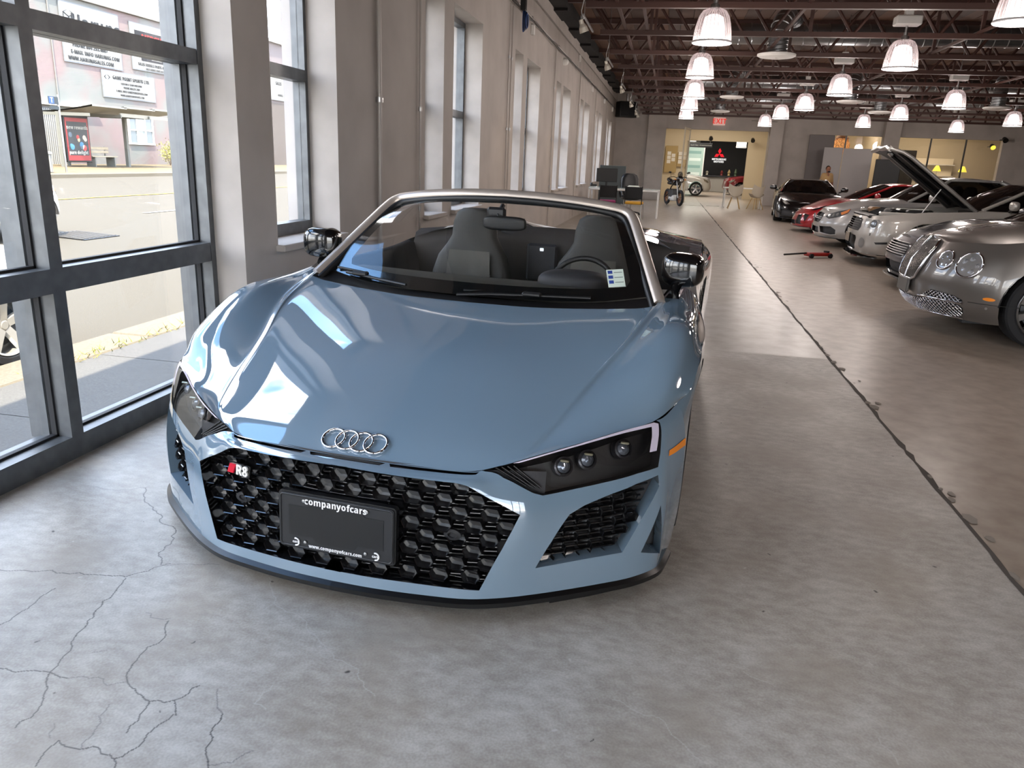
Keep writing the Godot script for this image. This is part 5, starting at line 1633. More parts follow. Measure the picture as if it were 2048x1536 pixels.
func build_sports_car() -> void:
	var car := thing("sports_car", "grey-blue open-top sports car parked along the windows in the foreground", "car", Vector3(-0.974, 0, -2.142), deg_to_rad(-5.112))
	var paint := mat("blue_paint", rgb("6d8192"), 0.03, 0.0, 0.0)
	paint.metallic_specular = 0.8
	var F := front_net()
	var T := top_net()
	var D := side_net()
	var gb: Material = mats["gloss_black"]
	var lamp := poly2([3.985, 4.956, 4.5, 5.2, 4.959, 5.2, 7, 5.2, 9.004, 5.2, 9.321, 4.779, 9.178, 3.888, 9.065, 3.218, 8.919, 2.747, 8.127, 2.757, 7.469, 2.686, 6.871, 2.639, 6.286, 2.639, 5.549, 2.594, 5.306, 2.737, 5.065, 2.975, 4.469, 3.603])
	var lamp_in := poly2([3.985, 4.956, 4.5, 4.97, 4.959, 4.985, 6.0, 4.99, 7, 4.99, 8, 4.98, 9.004, 4.97, 9.321, 4.779, 9.178, 3.888, 9.065, 3.218, 8.919, 2.747, 8.127, 2.757, 7.469, 2.686, 6.871, 2.639, 6.286, 2.639, 5.549, 2.594, 5.306, 2.737, 5.065, 2.975, 4.469, 3.603])
	var grille := poly2([-0.2, 3.78, 0.6, 3.62, 1.3, 3.46, 2.127, 3.29, 2.712, 3.192, 3.046, 3.021, 3.505, 2.681, 4.013, 2.37, 4.822, 1.948, 4.535, 1.54, 4.163, 1.071, 3.773, 0.62, 3.421, 0.2, 2.695, 0.226, 1.594, 0.24, -0.2, 0.24])
	var intake := poly2([6.217, 1.806, 6.626, 2.004, 7.408, 2.245, 8.117, 2.419, 8.901, 2.472, 8.944, 2.108, 8.688, 1.826, 8.24, 1.36, 7.625, 0.633, 6.731, 0.626, 5.943, 0.603, 5.115, 0.577, 5.66, 1.143])
	var fin := poly2([9.032, 1.546, 8.706, 1.119, 8.293, 0.535, 9.4, 0.3, 9.215, 0.835])
	var slot_c := poly2([-0.2, 4.55, 0.85, 4.52, 0.93, 4.9, -0.2, 4.93])
	var slot_o := poly2([1.1, 4.52, 3.45, 4.46, 3.8, 4.86, 1.03, 4.9])
	# painted nose with its openings
	var nose := cut_patch(F, Vector2(0, 0), Vector2(11, 5), 66, 30, [lamp, grille, intake, fin, slot_c, slot_o])
	part(car, "front_bumper", mirrored(nose), paint)
	for h in [[intake, 0.07], [fin, 0.06]]:
		var r := rim_strip(F, h[0], Vector3(-0.03, 0, -h[1]))
		part(car, "intake_edge", r, paint)
		part(car, "intake_edge", flipped(r), paint)
	var gr := rim_strip(F, grille, Vector3(0, 0, -0.06))
	for h in [slot_c, slot_o]:
		var r := rim_strip(F, h, Vector3(0, -0.03, -0.02))
		gr.v.append_array(r.v); gr.n.append_array(r.n); gr.uv.append_array(r.uv)
	part(car, "grille_edge", mirrored(gr), gb)
	part(car, "slot_backing", mirrored(cut_patch(F, Vector2(0, 4.4), Vector2(4, 5), 16, 4, [], [], -0.028)), mats["black_plastic"])
	# bonnet and wings
	part(car, "bonnet", mirrored(cut_patch(T, Vector2(0, 0.012), Vector2(4, 5), 28, 40, [])), paint)
	var wing := cut_patch(T, Vector2(4, 0.012), Vector2(9, 6), 36, 48, [])
	part(car, "front_wing", wing, paint)
	part(car, "front_wing", flipped(wing), paint)
	var under := MB.new()
	var g := []
	for i in 2:
		var row := PackedVector3Array()
		for j in 37:
			row.append(net_at(F, 9.0 * j / 36, 5.0) + Vector3(0, -0.012 - 0.05 * i, -0.03 - 0.03 * i))
		g.append(row)
	part(car, "bonnet_seal", mirrored(under.grid(g)), mats["black_plastic"])
	# flanks with wheel arches and the rear side intake
	var arch := func(zc: float, r: float, yc: float) -> PackedVector2Array:
		var p := PackedVector2Array()
		for k in 33:
			var a := TAU * k / 32
			p.append(side_uv(D, zc + r * cos(a), yc + r * sin(a)))
		return p
	var a1: PackedVector2Array = arch.call(-1.0, 0.385, 0.335)
	var a2: PackedVector2Array = arch.call(-3.63, 0.395, 0.345)
	var vent := PackedVector2Array()
	for q in [[-2.62, 0.30], [-2.55, 0.5], [-2.58, 0.7], [-2.72, 0.80], [-2.98, 0.80], [-3.0, 0.6], [-2.92, 0.36]]:
		vent.append(side_uv(D, q[0], q[1]))
	var flank := cut_patch(D, Vector2(0, 0), Vector2(11, 5), 77, 24, [a1, a2, vent])
	for s in 2:
		part(car, "side_panel", flank if s == 0 else flipped(flank), paint)
		var vb := cut_patch(D, Vector2(5, 1), Vector2(9, 5), 16, 10, [], [vent], -0.03)
		part(car, "side_vent", vb if s == 0 else flipped(vb), mats["black_plastic"])
		var vr := rim_strip(D, vent, Vector3(-0.035, 0, 0))
		part(car, "vent_edge", vr if s == 0 else flipped(vr), gb)
		var hx := MB.new()
		for j in 12:
			for i in 9:
				var y := 0.32 + 0.042 * j + (0.021 if i % 2 else 0.0)
				var z := -2.58 - 0.05 * i
				var q := side_uv(D, z, y)
				if Geometry2D.is_point_in_polygon(q, vent):
					var p := net_at(D, q.x, q.y)
					var ln := []
					for k in 6:
						var a := TAU * k / 6
						ln.append(p + Vector3(-0.012, 0.024 * sin(a), 0.033 * cos(a)))
					hx.tube(ln, 0.0035, 4, true)
		part(car, "vent_honeycomb", hx if s == 0 else flipped(hx), gb)
		# dark wheel housings
		for zc in [-1.0, -3.63]:
			var hs := MB.new()
			var gg := []
			for k in 25:
				var a := PI * k / 24.0
				gg.append(PackedVector3Array([Vector3(1.05 if zc > -2.0 else 0.97, 0.335 + 0.40 * sin(a), zc + 0.40 * cos(a)), Vector3(0.62, 0.335 + 0.40 * sin(a), zc + 0.40 * cos(a))]))
			hs.grid(gg)
			part(car, "wheel_housing", hs if s == 0 else flipped(hs), mat("housing", rgb("38383a"), 0.9))
		# door gaps
		var gap := MB.new()
		for u in [3.15, 6.0]:
			var ln := []
			for k in 13:
				ln.append(net_at(D, u - 0.1 * k / 12.0, 0.6 + 4.2 * k / 12.0) - net_normal(D, u, 3.0).abs() * Vector3(0.002, 0, 0))
			gap.tube(ln, 0.0035, 4)
		part(car, "door_gap", gap if s == 0 else flipped(gap), mats["black_plastic"])
		# amber side marker, wing-to-bumper seam
		var mk := cut_patch(F, Vector2(9, 2), Vector2(11, 4), 8, 8, [], [poly2([10.98, 3.02, 10.97, 2.76, 9.648, 2.95, 9.733, 3.13])], 0.004)
		part(car, "side_marker", mk if s == 0 else flipped(mk), mat("amber", rgb("f08a18"), 0.25, 0.0, 0.02))
		headlamp(car, F, lamp_in, s == 1)
		side_grille(car, F, intake, fin, s == 1)
		door_and_mirror(car, D, s == 1, paint)
		car_wheel(car, Vector3((1 - 2 * s) * 0.945, 0.332, -1.0), 0.332, 0.235, s == 1, 10, mat("dark_rim", rgb("2b2c2f"), 0.35, 0.6))
		car_wheel(car, Vector3((1 - 2 * s) * 0.82, 0.345, -3.63), 0.345, 0.29, s == 1, 10, mats["dark_rim"])
	build_main_grille(car, F, grille)
	# splitter lip
	var lip := []
	for j in 45:
		var u := 10.6 * j / 44
		var p := net_at(F, u, 0.0)
		var nn := net_normal(F, u, 0.05)
		nn.y = 0
		nn = nn.normalized()
		lip.append([p + nn * 0.0 + Vector3(0, 0.004, 0), p + nn * 0.016 + Vector3(0, -0.006, 0), p + nn * 0.016 + Vector3(0, -0.022, 0), p - nn * 0.12 + Vector3(0, -0.022, 0)])
	var lg := []
	for r in lip: lg.append(PackedVector3Array([r[0], r[1]]))
	var lm := MB.new().grid(lg)
	lg = []
	for r in lip: lg.append(PackedVector3Array([r[1], r[2]]))
	lm.grid(lg)
	lg = []
	for r in lip: lg.append(PackedVector3Array([r[2], r[3]]))
	lm.grid(lg)
	part(car, "splitter", mirrored(lm), mat("lip_black", rgb("0a0a0b"), 0.3))
	for s in 2:
		var fl := MB.new()
		var pts := [Vector3(0.70, 0.058, -0.16), Vector3(0.82, 0.058, -0.25), Vector3(0.93, 0.058, -0.345), Vector3(0.97, 0.058, -0.42)]
		var gg := []
		for p in pts: gg.append(PackedVector3Array([p, p + Vector3(0, -0.038, -0.015)]))
		fl.grid(gg)
		part(car, "air_deflector", fl if s == 0 else flipped(fl), mats["black_plastic"])
	part(car, "underbody", mirrored(MB.new().box(Vector3(0, 0.10, -4.3), Vector3(0.6, 0.14, -0.22)).box(Vector3(0.6, 0.1, -3.2), Vector3(0.95, 0.14, -1.42)).box(Vector3(0.6, 0.1, -0.6), Vector3(0.72, 0.14, -0.36))), mats["housing"])
	build_cabin(car, T, D, paint)
	emblem_rings(car, T)

func side_uv(D: Array, z: float, y: float) -> Vector2:
	# where on the flank net the given z and height lie
	var u := 5.0
	var w := 2.5
	for it in 8:
		var p := net_at(D, u, w)
		var pu := net_at(D, u + 0.02, w)
		var pw := net_at(D, u, w + 0.02)
		var a := (pu.z - p.z) / 0.02
		var b := (pw.z - p.z) / 0.02
		var c := (pu.y - p.y) / 0.02
		var d := (pw.y - p.y) / 0.02
		var det := a * d - b * c
		var ez := z - p.z
		var ey := y - p.y
		u = clampf(u + clampf((ez * d - b * ey) / det, -2, 2), -0.9, 11.9)
		w = clampf(w + clampf((a * ey - c * ez) / det, -1.5, 1.5), -2.5, 6.0)
	return Vector2(u, w)

func emblem_rings(car: Node3D, T: Array) -> void:
	var em := Node3D.new()
	em.name = "ring_emblem"
	car.add_child(em, true)
	for k in 4:
		var x := (-1.5 + k) * 0.0525
		var u := absf(x) / 0.235
		var p := net_at(T, u, 0.50)
		var nn := net_normal(T, u, 0.50)
		if nn.y < 0.0: nn = -nn
		p.x = x
		nn.x = signf(x) * absf(nn.x)
		var side := Vector3.RIGHT - nn * nn.x
		side = side.normalized()
		var up := nn.cross(side)
		var ln := []
		for q in 40:
			var a := TAU * q / 40
			ln.append(p + (side * cos(a) + up * sin(a)) * 0.040 + nn * (0.006 + 0.001 * (k % 2)))
		part(em, "ring", MB.new().tube(ln, 0.0046, 8, true), mats["chrome"])

func headlamp(car: Node3D, F: Array, lamp: PackedVector2Array, mir: bool) -> void:
	var h := Node3D.new()
	h.name = "headlamp"
	car.add_child(h, true)
	var put := func(called: String, m: MB, mt: Material) -> void:
		part(h, called, flipped(m) if mir else m, mt)
	var blk := mat("lamp_black", rgb("0e0e10"), 0.4)
	var hs := cut_patch(F, Vector2(3.8, 2.4), Vector2(9.6, 5), 30, 14, [], [lamp], 0.0)
	for k in hs.v.size(): hs.v[k] += Vector3(-0.03, -0.018, -0.05)
	put.call("housing", hs, blk)
	put.call("housing_edge", rim_strip(F, lamp, Vector3(-0.03, -0.018, -0.05)), blk)
	var glass := poly2([4.95, 4.97, 6.0, 4.98, 6.975, 4.985, 8, 4.96, 8.992, 4.95, 9.294, 4.715, 9.142, 3.9, 9.025, 3.229, 8.907, 2.778, 8.129, 2.783, 7.471, 2.712, 6.874, 2.667, 6.288, 2.663, 5.616, 2.643])
	put.call("lens", cut_patch(F, Vector2(3.8, 2.4), Vector2(9.6, 5), 30, 14, [], [glass], 0.004), pane("lamp_lens", Color(0.02, 0.02, 0.02), 0.04))
	# daytime strip: along the top edge and down the outer end
	var strip := poly2([4.95, 4.93, 6.0, 4.95, 7, 4.95, 8, 4.93, 8.99, 4.9, 9.18, 4.7, 9.02, 3.9, 8.88, 3.35, 8.6, 3.38, 8.74, 3.95, 8.84, 4.62, 8.0, 4.72, 7.0, 4.76, 6.0, 4.78, 5.1, 4.78])
	put.call("light_strip", cut_patch(F, Vector2(4.8, 3), Vector2(9.4, 5), 30, 14, [], [strip], 0.001), mat("drl", rgb("cfc7d8"), 0.25))
	# inner fins beside the lens
	var fins := MB.new()
	for k in 4:
		var a := net_at(F, 4.35 + 0.16 * k, 4.7 - 0.1 * k) + Vector3(0, 0, -0.02)
		var b := net_at(F, 5.05 + 0.14 * k, 3.0 - 0.05 * k) + Vector3(0, 0, -0.02)
		fins.tube([a, b], 0.004, 5)
	put.call("inner_fin", fins, mats["black_plastic"])
	for q in [[6.3, 3.55], [6.95, 3.6], [7.95, 3.75]]:
		var p := net_at(F, q[0], q[1]) + net_normal(F, q[0], q[1]) * -0.035
		var nn := net_normal(F, q[0], q[1])
		var xf := Transform3D(Basis(Quaternion(Vector3.UP, nn)), p)
		put.call("projector_bezel", MB.new().lathe([Vector2(0.036, -0.02), Vector2(0.034, 0.006), Vector2(0.027, 0.008), Vector2(0.024, -0.01)], 18, xf), mat("bezel", rgb("2c2c30"), 0.25, 0.5))
		put.call("projector", MB.new().lathe([Vector2(0.026, -0.008), Vector2(0.022, 0.006), Vector2(0.012, 0.014), Vector2(0.0, 0.016)], 18, xf), mat("projector", rgb("6a6f78"), 0.08, 0.6))
		put.call("reflector", MB.new().rbox(p + nn * 0.012 + Vector3(0, 0.02, 0), Vector3(0.03, 0.008, 0.012), 0.003), mat("reflector", rgb("b8b29a"), 0.2, 0.7))

func side_grille(car: Node3D, F: Array, intake: PackedVector2Array, fin: PackedVector2Array, mir: bool) -> void:
	var h := Node3D.new()
	h.name = "side_intake"
	car.add_child(h, true)
	var put := func(called: String, m: MB, mt: Material) -> void:
		part(h, called, flipped(m) if mir else m, mt)
	for hole in [intake, fin]:
		var bk := cut_patch(F, Vector2(4.6, 0), Vector2(9.8, 3), 26, 12, [], [Geometry2D.offset_polygon(hole, 0.35)[0]], -0.004)
		for k in bk.v.size(): bk.v[k] += Vector3(-0.03, 0, -0.066)
		put.call("backing", bk, mats["housing"])
	# honeycomb scoops and slats set back in the opening
	for j in 9:
		for i in 9:
			var y := 0.155 + 0.036 * j
			var s := 5.2 + 0.72 * i + (0.36 if j % 2 else 0.0)
			# height along the net at that column
			var w := 0.0
			for it in 12:
				w += (y - net_at(F, s, w).y) * 5.0
				w = clampf(w, 0.0, 4.0)
			if s > 8.35 or not Geometry2D.is_point_in_polygon(Vector2(s, w), intake):
				continue
			var p := net_at(F, s, w)
			var n := net_normal(F, s, w)
			n.y = 0
			n = n.normalized()
			var xf := Transform3D(Basis(Vector3.UP, atan2(n.x, n.z)), p - n * 0.03)
			var c := hex_cell(0.058, 0.032, 0.03)
			var m := MB.new()
			for k in range(0, c.v.size(), 3):
				m.tri(xf * c.v[k], xf * c.v[k + 1], xf * c.v[k + 2], xf.basis * c.n[k], xf.basis * c.n[k + 1], xf.basis * c.n[k + 2])
			put.call("grille_cell", m, mats["satin_black"])
	for j in 19:
		var y := 0.145 + 0.018 * j
		var ln := []
		for k in 25:
			var s := 5.1 + 3.9 * k / 24.0
			var w := 0.0
			for it in 12:
				w = clampf(w + (y - net_at(F, s, w).y) * 5.0, 0.0, 4.0)
			if Geometry2D.is_point_in_polygon(Vector2(s, w), intake):
				var n := net_normal(F, s, w)
				n.y = 0
				ln.append(net_at(F, s, w) - n.normalized() * 0.05)
		if ln.size() > 2:
			put.call("grille_slat", MB.new().tube(ln, 0.005, 5), mats["satin_black"])

func build_main_grille(car: Node3D, F: Array, poly: PackedVector2Array) -> void:
	var gr := Node3D.new()
	gr.name = "front_grille"
	car.add_child(gr, true)
	var sb: Material = mats["satin_black"]
	var zat := func(x: float, y: float) -> float:
		return lerpf(0.041, 0.0, clampf((y - 0.11) / 0.35, 0, 1)) - 0.27 * x * x - 0.028
	# outline in x and y
	var out := PackedVector2Array()
	for q in poly:
		var p := net_at(F, maxf(q.x, 0.0), q.y)
		out.append(Vector2(p.x, p.y))
	var back := []
	for i in 2:
		var row := PackedVector3Array()
		for j in 25:
			var x := -0.66 + 1.32 * j / 24
			row.append(Vector3(x, 0.09 + 0.4 * i, zat.call(x, 0.09 + 0.4 * i) - 0.05))
		back.append(row)
	part(gr, "backing", MB.new().grid(back), mats["housing"])
	var cell := hex_cell(0.07, 0.0425, 0.05).mesh()
	for j in range(-1, 10):
		for i in range(-7, 8):
			if j < 1 and absi(i) > 3: continue
			var x := 0.102 * i + (0.051 if posmod(j, 2) else 0.0)
			var y := 0.105 + 0.0425 * j
			var inside := Geometry2D.is_point_in_polygon(Vector2(absf(x), y), out)
			if inside and y < 0.447 and not (absf(x) < 0.2 and y > 0.15 and y < 0.375):
				part(gr, "grille_cell", cell, sb, Vector3(x, y, zat.call(x, y) + 0.01))
	var y := 0.105
	while y < 0.47:
		var ln := []
		for k in 41:
			var x := -0.62 + 1.24 * k / 40
			if Geometry2D.is_point_in_polygon(Vector2(absf(x), y), out):
				ln.append(Vector3(x, y, zat.call(x, y) - 0.034))
		if ln.size() > 2:
			part(gr, "grille_slat", MB.new().tube(ln, 0.0052, 6), sb)
		y += 0.0142
	# parking sensors in two cells
	for s in [-1.0, 1.0]:
		var p := Vector3(s * 0.392, 0.285, 0)
		p.z = zat.call(p.x, p.y) + 0.004
		part(gr, "parking_sensor", MB.new().lathe([Vector2(0.024, -0.01), Vector2(0.024, 0.0), Vector2(0.013, 0.002), Vector2(0.012, -0.003), Vector2(0.0, -0.003)], 20, Transform3D(Basis(Vector3.RIGHT, PI / 2).scaled(Vector3(1.25, 0.8, 1)), Vector3.ZERO)), mat("sensor", rgb("1b1b1e"), 0.4), p)
	# badge
	var b := Node3D.new()
	b.name = "badge"
	gr.add_child(b, true)
	b.position = Vector3(-0.405, 0.388, zat.call(-0.405, 0.388) + 0.016)
	b.rotation = Vector3(-0.1, -0.2, 0)
	part(b, "red_rhombus", MB.new().prism([Vector2(-0.05, -0.017), Vector2(-0.022, -0.017), Vector2(-0.010, 0.017), Vector2(-0.038, 0.017)], 0.0, 0.006), mat("badge_red", rgb("c01830"), 0.25))
	part(b, "badge_plate", MB.new().prism([Vector2(-0.056, -0.021), Vector2(0.05, -0.021), Vector2(0.056, 0.021), Vector2(-0.044, 0.021)], -0.006, 0.0), gbm())
	part(b, "lettering", lettering("R8", 0.036, 0.006), mats["white_paint"], Vector3(0.02, 0.0, 0.005))
	# dealer plate holder
	var pl := Node3D.new()
	pl.name = "plate_holder"
	gr.add_child(pl, true)
	pl.position = Vector3(0, 0.266, 0.012)
	pl.rotation = Vector3(-0.05, 0, 0)
	var fr := mat("plate_frame", rgb("1c1d20"), 0.42)
	var rr := func(w: float, h: float, r: float) -> Array:
		var o := []
		for c in [[1, 1, 0], [-1, 1, 1], [-1, -1, 2], [1, -1, 3]]:
			for k in 6:
				var a: float = PI / 2 * (c[2] + k / 5.0)
				o.append(Vector2(c[0] * (w / 2 - r) + r * cos(a), c[1] * (h / 2 - r) + r * sin(a)))
		return o
	part(pl, "back_board", MB.new().prism(rr.call(0.432, 0.204, 0.014), -0.03, -0.006), mats["black_plastic"])
	part(pl, "frame", MB.new().prism(rr.call(0.422, 0.194, 0.012), -0.006, 0.0), fr)
	var lip := []
	for p in rr.call(0.412, 0.184, 0.012): lip.append(Vector3(p.x, p.y, 0.0))
	part(pl, "frame_bead", MB.new().tube(lip, 0.0035, 6, true), fr)
	part(pl, "blank", MB.new().prism([Vector2(-0.175, -0.052), Vector2(-0.085, -0.052), Vector2(-0.07, -0.07), Vector2(0.07, -0.07), Vector2(0.085, -0.052), Vector2(0.175, -0.052), Vector2(0.175, 0.055), Vector2(0.11, 0.055), Vector2(0.1, 0.062), Vector2(-0.1, 0.062), Vector2(-0.11, 0.055), Vector2(-0.175, 0.055)], 0.0, 0.0015), mat("plate_blank", rgb("101113"), 0.35))
	var wt := mat("plate_white", rgb("e8e8ea"), 0.5)
	part(pl, "lettering", lettering("companyofcars", 0.0225, 0.001), wt, Vector3(0.0, 0.077, 0.003))
	part(pl, "lettering", lettering("www.companyofcars.com", 0.0115, 0.001), wt, Vector3(0.0, -0.083, 0.003))
	for s in [-1.0, 1.0]:
		var c := Vector3(s * 0.148, -0.076, 0.003)
		var ln := []
		for k in 22:
			var a := -PI * 0.42 + PI * 1.15 * k / 21 - 0.4
			ln.append(c + Vector3(0.0125 * cos(a), 0.0125 * sin(a), 0))
		part(pl, "round_logo", MB.new().tube(ln, 0.0028, 6), wt)
		part(pl, "lettering", lettering("cars", 0.0085, 0.001), wt, c + Vector3(-0.001, 0, 0))
		for yy in [0.077, -0.072]:
			part(pl, "screw", MB.new().lathe([Vector2(0.0065, 0.0), Vector2(0.0055, 0.004), Vector2(0.0, 0.005)], 12, Transform3D(Basis(Vector3.RIGHT, PI / 2), Vector3.ZERO)), mats["satin_metal"], Vector3(s * (0.112 if yy < 0 else 0.116), yy, 0.002))

func gbm() -> Material:
	return mats["gloss_black"]

func car_wheel(car: Node3D, at: Vector3, r: float, wide: float, mir: bool, spokes: int, rim_mat: Material, turn := 0.0) -> Node3D:
	# wheel with its axle along x, outer face towards +x (or -x when mirrored)
	var w := Node3D.new()
	w.name = "wheel"
	car.add_child(w, true)
	w.position = at
	w.rotation = Vector3(0, (PI if mir else 0.0) + turn, 0)
	var key := "wheel_%.3f_%.3f_%d" % [r, wide, spokes]
	if not mats.has(key):
		var ax := Transform3D(Basis(Vector3.BACK, -PI / 2), Vector3.ZERO)
		var rr := r * 0.74
		var h := wide / 2
		var ty := MB.new().lathe([Vector2(rr, -h * 0.9), Vector2(rr * 1.08, -h), Vector2(r * 0.95, -h), Vector2(r * 0.992, -h * 0.85), Vector2(r, -h * 0.5), Vector2(r, h * 0.5), Vector2(r * 0.992, h * 0.85), Vector2(r * 0.95, h), Vector2(rr * 1.08, h), Vector2(rr, h * 0.9)], 48, ax)
		var rm := MB.new().lathe([Vector2(rr * 0.90, -h * 0.9), Vector2(rr, -h * 0.9), Vector2(rr * 0.93, h * 0.2), Vector2(rr * 0.95, h * 0.8), Vector2(rr * 1.02, h * 0.95), Vector2(rr * 1.0, h * 1.0), Vector2(rr * 0.94, h * 0.92)], 40, ax)
		var sp := MB.new()
		for k in spokes:
			var b := Basis(Vector3.RIGHT, TAU * k / spokes)
			var t := TAU * rr / spokes
			var g := []
			for q in [[0.16, 0.30, 0.62], [0.5, 0.24, 0.72], [0.97, 0.30, 0.86]]:
				var ww: float = clampf(t * q[1] * (0.4 + q[0] * 0.5), 0.008, 0.06)
				g.append([Vector3(h * q[2] - 0.03, rr * q[0], -ww), Vector3(h * q[2], rr * q[0], -ww * 0.7), Vector3(h * q[2], rr * q[0], ww * 0.7), Vector3(h * q[2] - 0.03, rr * q[0], ww)])
			for i in 2:
				for j in 3:
					sp.quad(b * g[i][j], b * g[i][j + 1], b * g[i + 1][j + 1], b * g[i + 1][j], b * Vector3(1.0, 0, [-1.5, 0.0, 1.5][j]))
		sp.lathe([Vector2(0.0, h * 0.66), Vector2(rr * 0.13, h * 0.66), Vector2(rr * 0.2, h * 0.58), Vector2(rr * 0.22, h * 0.3)], 24, ax)
		var dk := MB.new().lathe([Vector2(0.04, h * 0.05), Vector2(rr * 0.74, h * 0.05), Vector2(rr * 0.74, h * -0.1), Vector2(0.04, -h * 0.1)], 30, ax)
		var tr := MB.new()
		for k in 4:
			tr.lathe([Vector2(r * 1.001, h * (-0.55 + 0.36 * k) - 0.004), Vector2(r * 0.985, h * (-0.55 + 0.36 * k)), Vector2(r * 1.001, h * (-0.55 + 0.36 * k) + 0.004)], 36, ax)
		mats[key] = [ty.mesh(), rm.mesh(), sp.mesh(), dk.mesh(), tr.mesh()]
	var ms: Array = mats[key]
	part(w, "tyre", ms[0], mats["rubber"])
	part(w, "rim", ms[1], rim_mat)
	part(w, "spokes", ms[2], rim_mat)
	part(w, "brake_disc", ms[3], mat("disc", rgb("55565a"), 0.4, 0.8))
	part(w, "tread_groove", ms[4], mats["housing"])
	return w

func door_and_mirror(car: Node3D, D: Array, mir: bool, paint: Material) -> void:
	var put := func(called: String, m: MB, mt: Material) -> void:
		part(car, called, flipped(m) if mir else m, mt)
	# inner door: top cap and trim panel
	var g := []
	for i in 13:
		var u := 4.0 + 2.6 * i / 12.0
		var p := net_at(D, u, 5.0)
		g.append(PackedVector3Array([p, p + Vector3(-0.035, 0.012, 0), p + Vector3(-0.08, 0.0, 0), p + Vector3(-0.12, -0.12, 0), p + Vector3(-0.14, -0.4, 0), p + Vector3(-0.1, -0.72, 0)]))
	put.call("door_trim", MB.new().grid(g), mat("trim_dark", rgb("26262a"), 0.6))
	var q := Transform3D(Basis(Vector3.UP, -0.15), Vector3(0.945, 1.0, -1.6))
	var sh := blob(Vector3.ZERO, Vector3(0.098, 0.078, 0.07), 0.62, q, 16)
	put.call("mirror_shell", sh, mats["gloss_black"])
	put.call("mirror_glass", MB.new().rbox(Vector3(0, 0, -0.068), Vector3(0.15, 0.11, 0.012), 0.01, q), mats["chrome"])
	put.call("mirror_arm", loft([[Vector3(0.9, 0.93, -1.57), Vector3(0.95, 0.93, -1.57), Vector3(0.95, 0.93, -1.63), Vector3(0.9, 0.93, -1.63)], [Vector3(0.9, 0.90, -1.52), Vector3(0.94, 0.90, -1.52), Vector3(0.94, 0.90, -1.60), Vector3(0.9, 0.90, -1.60)], [Vector3(0.88, 0.875, -1.46), Vector3(0.95, 0.875, -1.46), Vector3(0.95, 0.875, -1.6), Vector3(0.88, 0.875, -1.6)]]), mats["gloss_black"])

